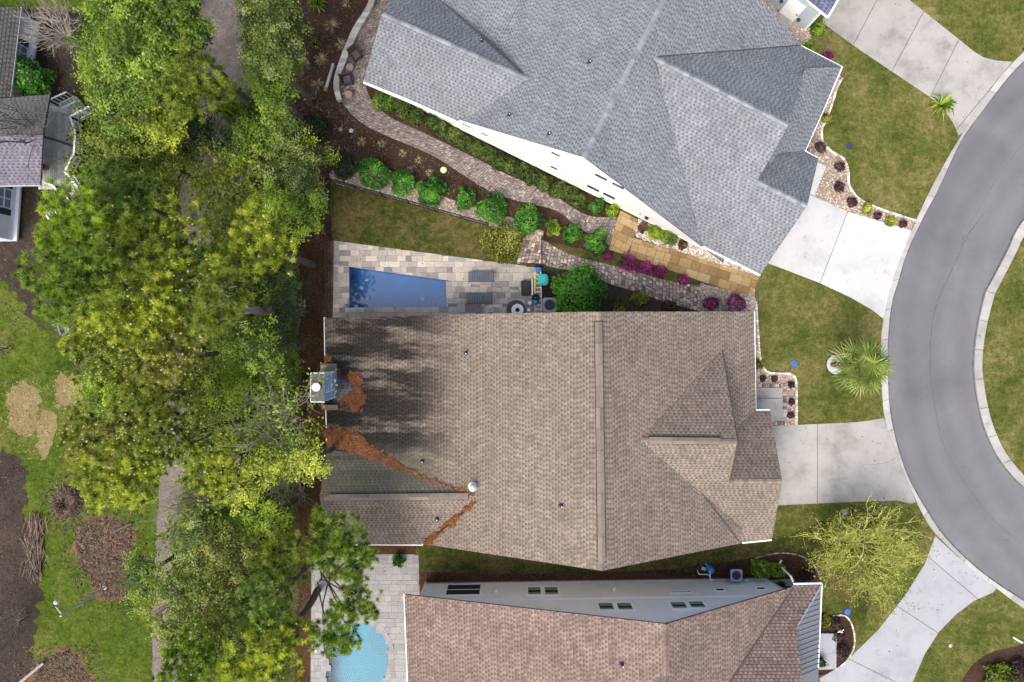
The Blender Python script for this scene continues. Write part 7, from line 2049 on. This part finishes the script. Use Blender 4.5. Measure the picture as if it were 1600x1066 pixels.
# brush pile with dark hollow
c = W(105, 785); bp_ = empty('brush_pile', c, label='ring shaped pile of brown brush with a dark hollow on the back lawn', cat='brush pile')
V, T = [], []
n = 1500; a = RNG.uniform(0, 6.28, n); rr = np.abs(RNG.normal(0.72, 0.22, n)); P = np.column_stack([np.cos(a) * rr, np.sin(a) * rr * 1.05, 0.03 + np.maximum(0, 0.42 - np.abs(rr - 0.7) * 0.9) * RNG.uniform(0.3, 1, n)])
d = unit(RNG.normal(size=(n, 3)) * np.array([1, 1, 0.25])) * RNG.uniform(0.1, 0.3, n)[:, None]; s = unit(np.cross(d, [0, 0, 1.0])) * 0.016
np_obj('twigs', np.stack([P - d - s, P + d - s, P + d + s, P - d + s], 1).reshape(-1, 3), 4, RNG.uniform(0, 1, n), M['litter'], bp_, kind='stuff')
mb = MB(); mb.lathe((0.12, -0.05, 0.012), [(0.42, 0), (0.40, 0.01), (0.02, 0.012)], 16); mb.build('hollow', M['black'], bp_)
c = W(56, 850); lgp = empty('log_pile', c, label='long pile of dark sticks along the edge of the dark soil', cat='brush pile')
n = 420; P = np.column_stack([RNG.normal(0, 0.28, n), RNG.uniform(-2.2, 1.8, n), RNG.uniform(0.04, 0.30, n)]); d = unit(np.column_stack([RNG.normal(0, 0.35, n), np.ones(n), RNG.normal(0, 0.1, n)])) * RNG.uniform(0.3, 0.8, n)[:, None]; s = unit(np.cross(d, [0, 0, 1.0])) * 0.022
np_obj('sticks', np.stack([P - d - s, P + d - s, P + d + s, P - d + s], 1).reshape(-1, 3), 4, RNG.uniform(0, 1, n), M['litter'], lgp, kind='stuff')
def log(label, pa, pb, r, mat='bark'):
    a, b = W(*pa, r), W(*pb, r); o = empty('fallen_log', a, label=label, cat='log')
    mb = MB(); limb(mb, (0, 0, 0), b - a, r, r * 0.8, 0.03, 4, 8); mb.build('log', M[mat], o)
    mb = MB(); limb(mb, (b - a) * 0.6, (b - a) * 0.75 + Vector((0.15, 0.35, 0.15)), r * 0.4, r * 0.2, 0.05, 2, 5); mb.build('branch_stub', M[mat], o)
log('short dark log lying in the brown leaf litter', (176, 832), (206, 818), 0.10)
log('pale log at the bottom edge left of the lower leaf litter', (32, 1066), (68, 1036), 0.12, 'pale_bark')
# garden seats half hidden under the pines
M['chair_blue'] = plain('chair_blue', (0.16, 0.22, 0.42), 0.12, 0.5)
def lawn_chair(label, px, py, rz, mat, group):
    c = W(px, py); r = empty('garden_chair', (c.x, c.y, 0.01), rz, label, 'chair', group)
    for i in range(5): mb = MB(); mb.box((0, -0.22 + 0.11 * i, 0.36), (0.55, 0.09, 0.025)); mb.build('seat_slat', M[mat], r)
    for i in range(5): mb = MB(); mb.box((-0.22 + 0.11 * i, 0.38, 0.68), (0.09, 0.025, 0.65), rot=Matrix.Rotation(-0.25, 3, 'X')); mb.build('back_slat', M[mat], r)
    for s in (-1, 1):
        mb = MB(); mb.box((s * 0.32, 0.02, 0.58), (0.10, 0.65, 0.03)); mb.build('armrest', M[mat], r)
        for t in (-0.25, 0.25): mb = MB(); mb.box((s * 0.30, t, 0.28), (0.05, 0.05, 0.56)); mb.build('leg', M[mat], r)
lawn_chair('blue garden chair under the pines, nearer the back lawn', 108, 515, R(20), 'chair_blue', 'blue garden chairs')
lawn_chair('blue garden chair under the pines, nearer the wood', 131, 514, R(-15), 'chair_blue', 'blue garden chairs')
lawn_chair('white garden chair by the lower end of the deck', 88, 336, R(30), 'white_trim', None)
c = W(561, 915); um = empty('pool_stand', (c.x, c.y, 0.04), label='small green and white stand with a dark pole beside the pine over the deck', cat='stand')
M['dark_green'] = plain('dark_green', (0.02, 0.07, 0.05), 0.1, 0.5)
mb = MB(); mb.tube((0, 0.25, 0), (0, -0.05, 1.3), 0.03, 0.03, 8); mb.build('pole', M['dark_metal'], um)
mb = MB(); mb.prism([(-0.22, -0.30), (0.30, -0.36), (0.12, -0.12), (-0.10, -0.12)], 0.3, 0.36, bevel=0.01); mb.build('shelf', M['dark_green'], um)
mb = MB(); mb.box((0.05, -0.34, 0.2), (0.75, 0.12, 0.06)); mb.build('foot', M['white_trim'], um)
c = W(1310, 983); st = empty('garden_statue', c, label='small white garden statue among the dark plants of the lower front bed', cat='statue')
mb = MB(); mb.lathe((0, 0, 0), [(0.12, 0), (0.14, 0.06), (0.08, 0.10), (0.10, 0.25), (0.13, 0.34), (0.06, 0.42), (0.08, 0.50), (0.02, 0.56)], 12); mb.build('figure', M['white_trim'], st, smooth=True)
mb = MB(); mb.bar((0.02, 0, 0.34), (0.24, 0.08, 0.30), 0.06, 0.05); mb.bar((-0.02, 0, 0.34), (-0.18, -0.12, 0.28), 0.06, 0.05); mb.build('wing', M['white_trim'], st)
a, b = W(1583, 996, 0.05), W(1597, 1004, 0.05); wp2 = empty('white_pipe', a, label='short white pipe lying on the street corner lawn', cat='pipe')
mb = MB(); mb.tube((0, 0, 0), b - a, 0.06, 0.06, 8); mb.build('pipe', M['white_trim'], wp2); mb = MB(); mb.tube((b - a) * 0.98, (b - a) * 1.06, 0.075, 0.075, 10); mb.build('collar', M['pale_metal'], wp2)
lathe_thing('lawn_marker', 'small pale aqua marker on the street corner lawn', 'marker', 1485, 1009, [(0.12, 0), (0.13, 0.03), (0.02, 0.05)], 'marker' if 'marker' in M else 'pale_metal')
c = W(1598, 78); mbx = empty('mailbox', c, label='grey mailbox post on the lawn beside the upper kerb', cat='mailbox')
mb = MB(); mb.box((0, 0, 0.55), (0.09, 0.09, 1.1)); mb.build('post', M['dark_metal'], mbx); mb = MB(); mb.box((0, 0, 1.17), (0.20, 0.46, 0.22)); mb.build('box', M['pale_metal'], mbx)

# ---------------------------------------------------------------- grass blades, litter and chips
def blades(polys, dens, mat, h=0.028, w=0.024, holes=(), z=0.012):
    P = np.vstack([scatter(w2(p), dens, holes) for p in polys]); n = len(P)
    a = RNG.uniform(0, 2 * np.pi, n); s = np.column_stack([np.cos(a), np.sin(a), np.zeros(n)]) * w
    b = RNG.uniform(0, 2 * np.pi, n); L = RNG.uniform(0.03, 0.09, n)
    base = np.column_stack([P, np.full(n, z)])
    tip = base + np.column_stack([np.cos(b) * L, np.sin(b) * L, h * RNG.uniform(0.5, 1.3, n)])
    np_obj('grass', np.stack([base - s, base + s, tip], 1).reshape(-1, 3), 3, np.clip(RNG.normal(0.5, 0.3, n), 0, 1), M[mat], kind='stuff')
LW_TOP = [(1262, 36), (1284, 36), (1450, 150), (1500, 212), (1462, 280), (1428, 346), (1375, 326), (1342, 309), (1326, 268), (1300, 236), (1286, 220), (1300, 162), (1316, 122), (1316, 100), (1252, 66)]
LW_MID = [(1185, 425), (1220, 420), (1329, 466), (1378, 500), (1375, 548), (1380, 650), (1336, 659), (1245, 664), (1246, 595), (1235, 582), (1204, 581), (1190, 560), (1184, 490)]
LW_LOW = [(1214, 792), (1400, 784), (1430, 786), (1460, 838), (1412, 930), (1331, 1022), (1336, 1000), (1322, 962), (1286, 956), (1284, 905), (1270, 880), (1245, 866), (1210, 862), (1205, 845)]
LW_COR = [(1556, 925), (1610, 962), (1610, 1005), (1540, 1022), (1510, 1050), (1500, 1075), (1424, 1075), (1446, 1022), (1494, 962), (1522, 940)]
LW_TR = [(1422, -5), (1610, -5), (1610, 75), (1582, 96), (1540, 90), (1498, 60)]
LW_ISL = [(1610, 372), (1586, 400), (1561, 447), (1540, 518), (1535, 563), (1537, 597), (1549, 655), (1570, 704), (1594, 736), (1610, 748)]
blades([LW_TOP, LW_MID, LW_COR, LW_TR, LW_ISL], 130, 'grass')
blades([LW_LOW, [(655, 855), (940, 895), (1200, 848), (1215, 862), (1070, 884), (900, 895), (655, 893)], [(516, 286), (640, 318), (765, 354), (812, 374), (806, 412), (520, 379)]], 130, 'dull_grass')
blades([[(0, 570), (30, 570), (60, 500), (110, 560), (150, 600), (230, 640), (240, 1070), (60, 1070), (60, 860), (42, 728), (0, 702)]], 110, 'lush_grass', 0.022, 0.03, holes=[w2(h) for h in ([(8, 615), (36, 594), (66, 604), (66, 640), (96, 636), (92, 690), (64, 724), (14, 672)], [(86, 582), (131, 582), (131, 640), (86, 640)], [(112, 812), (165, 800), (216, 820), (212, 900), (200, 938), (155, 938), (112, 880)], [(70, 750), (140, 750), (140, 820), (70, 820)])])
def chips(polys, dens, mat, L=(0.03, 0.09), w=0.014, z=0.02, name='mulch_chips'):
    P = np.vstack([scatter(w2(p), dens) for p in polys]); n = len(P)
    a = RNG.uniform(0, np.pi, n); l = RNG.uniform(*L, n)
    c = np.column_stack([P, z + RNG.uniform(0, 0.03, n)])
    d = np.column_stack([np.cos(a) * l, np.sin(a) * l, RNG.normal(0, 0.012, n)]); s = np.column_stack([-np.sin(a), np.cos(a), RNG.normal(0, 0.3, n)]) * (w * RNG.uniform(0.6, 1.6, n))[:, None]
    np_obj(name, np.stack([c - d - s, c + d - s, c + d + s, c - d + s], 1).reshape(-1, 3), 4, np.clip(RNG.normal(0.35, 0.25, n), 0, 1), M[mat], kind='stuff')
chips([[(465, -10), (570, -10), (540, 60), (522, 120), (530, 160), (600, 213), (720, 272), (800, 314), (900, 356), (945, 384), (860, 362), (720, 316), (600, 262), (500, 280), (465, 180)], [(590, 160), (700, 222), (800, 276), (930, 338), (965, 336), (880, 295), (700, 205), (600, 150)]], 60, 'litter')
chips([[(480, 285), (514, 285), (516, 500), (504, 520), (500, 860), (455, 1070), (470, 640)], [(655, 893), (1060, 890), (1180, 872), (1215, 864), (1250, 868), (1272, 884), (1282, 905), (1230, 908), (660, 911)]], 70, 'litter')
chips([[(118, 822), (165, 806), (205, 820), (210, 870), (200, 930), (160, 935), (120, 880)], [(55, 1035), (110, 1015), (145, 1066), (50, 1066)], [(455, 110), (560, 190), (560, 240), (470, 240)]], 80, 'litter', (0.05, 0.12), 0.03)
chips([[(840, 415), (940, 442), (1040, 473), (1092, 488), (845, 488)], [(0, 705), (38, 728), (60, 900), (40, 1066), (0, 1066)], [(30, 290), (110, 300), (100, 420), (20, 560), (0, 560), (0, 385)]], 22, 'litter')
chips([[(260, -10), (395, -10), (395, 160), (320, 400), (300, 660), (270, 1070), (235, 1070), (260, 560), (290, 160)], [(60, 20), (135, 30), (130, 150), (70, 150)]], 16, 'straw', (0.03, 0.09), 0.012)
chips([D1, D3, D4, [(1395, 437), (1385, 500), (1378, 600), (1396, 697), (1430, 780), (1462, 826), (1510, 870), (1500, 860), (1440, 780), (1405, 690), (1392, 600), (1395, 500)]], 0.35, 'litter', (0.02, 0.045), 0.02, 0.036, 'fallen_leaves')
chips([[(522, 378), (545, 416), (546, 481), (698, 481), (697, 437), (545, 416), (522, 378), (808, 415), (842, 420), (842, 488), (524, 494)], [(490, 870), (650, 870), (650, 900), (560, 960), (490, 1000)]], 0.7, 'litter', (0.02, 0.045), 0.02, 0.047, 'fallen_leaves')
chips([[(0, 590), (75, 590), (80, 700), (60, 730), (0, 690)], [(84, 578), (134, 578), (134, 645), (84, 645)]], 22, 'straw', (0.03, 0.09), 0.016, 0.015, 'dry_blades')
chips([[(100, 795), (225, 795), (235, 900), (215, 960), (130, 950), (95, 870)], [(30, 1010), (160, 1000), (165, 1066), (30, 1066)], [(60, 740), (150, 740), (150, 830), (60, 830)]], 18, 'litter', (0.04, 0.1), 0.03, 0.02, 'fallen_leaves')
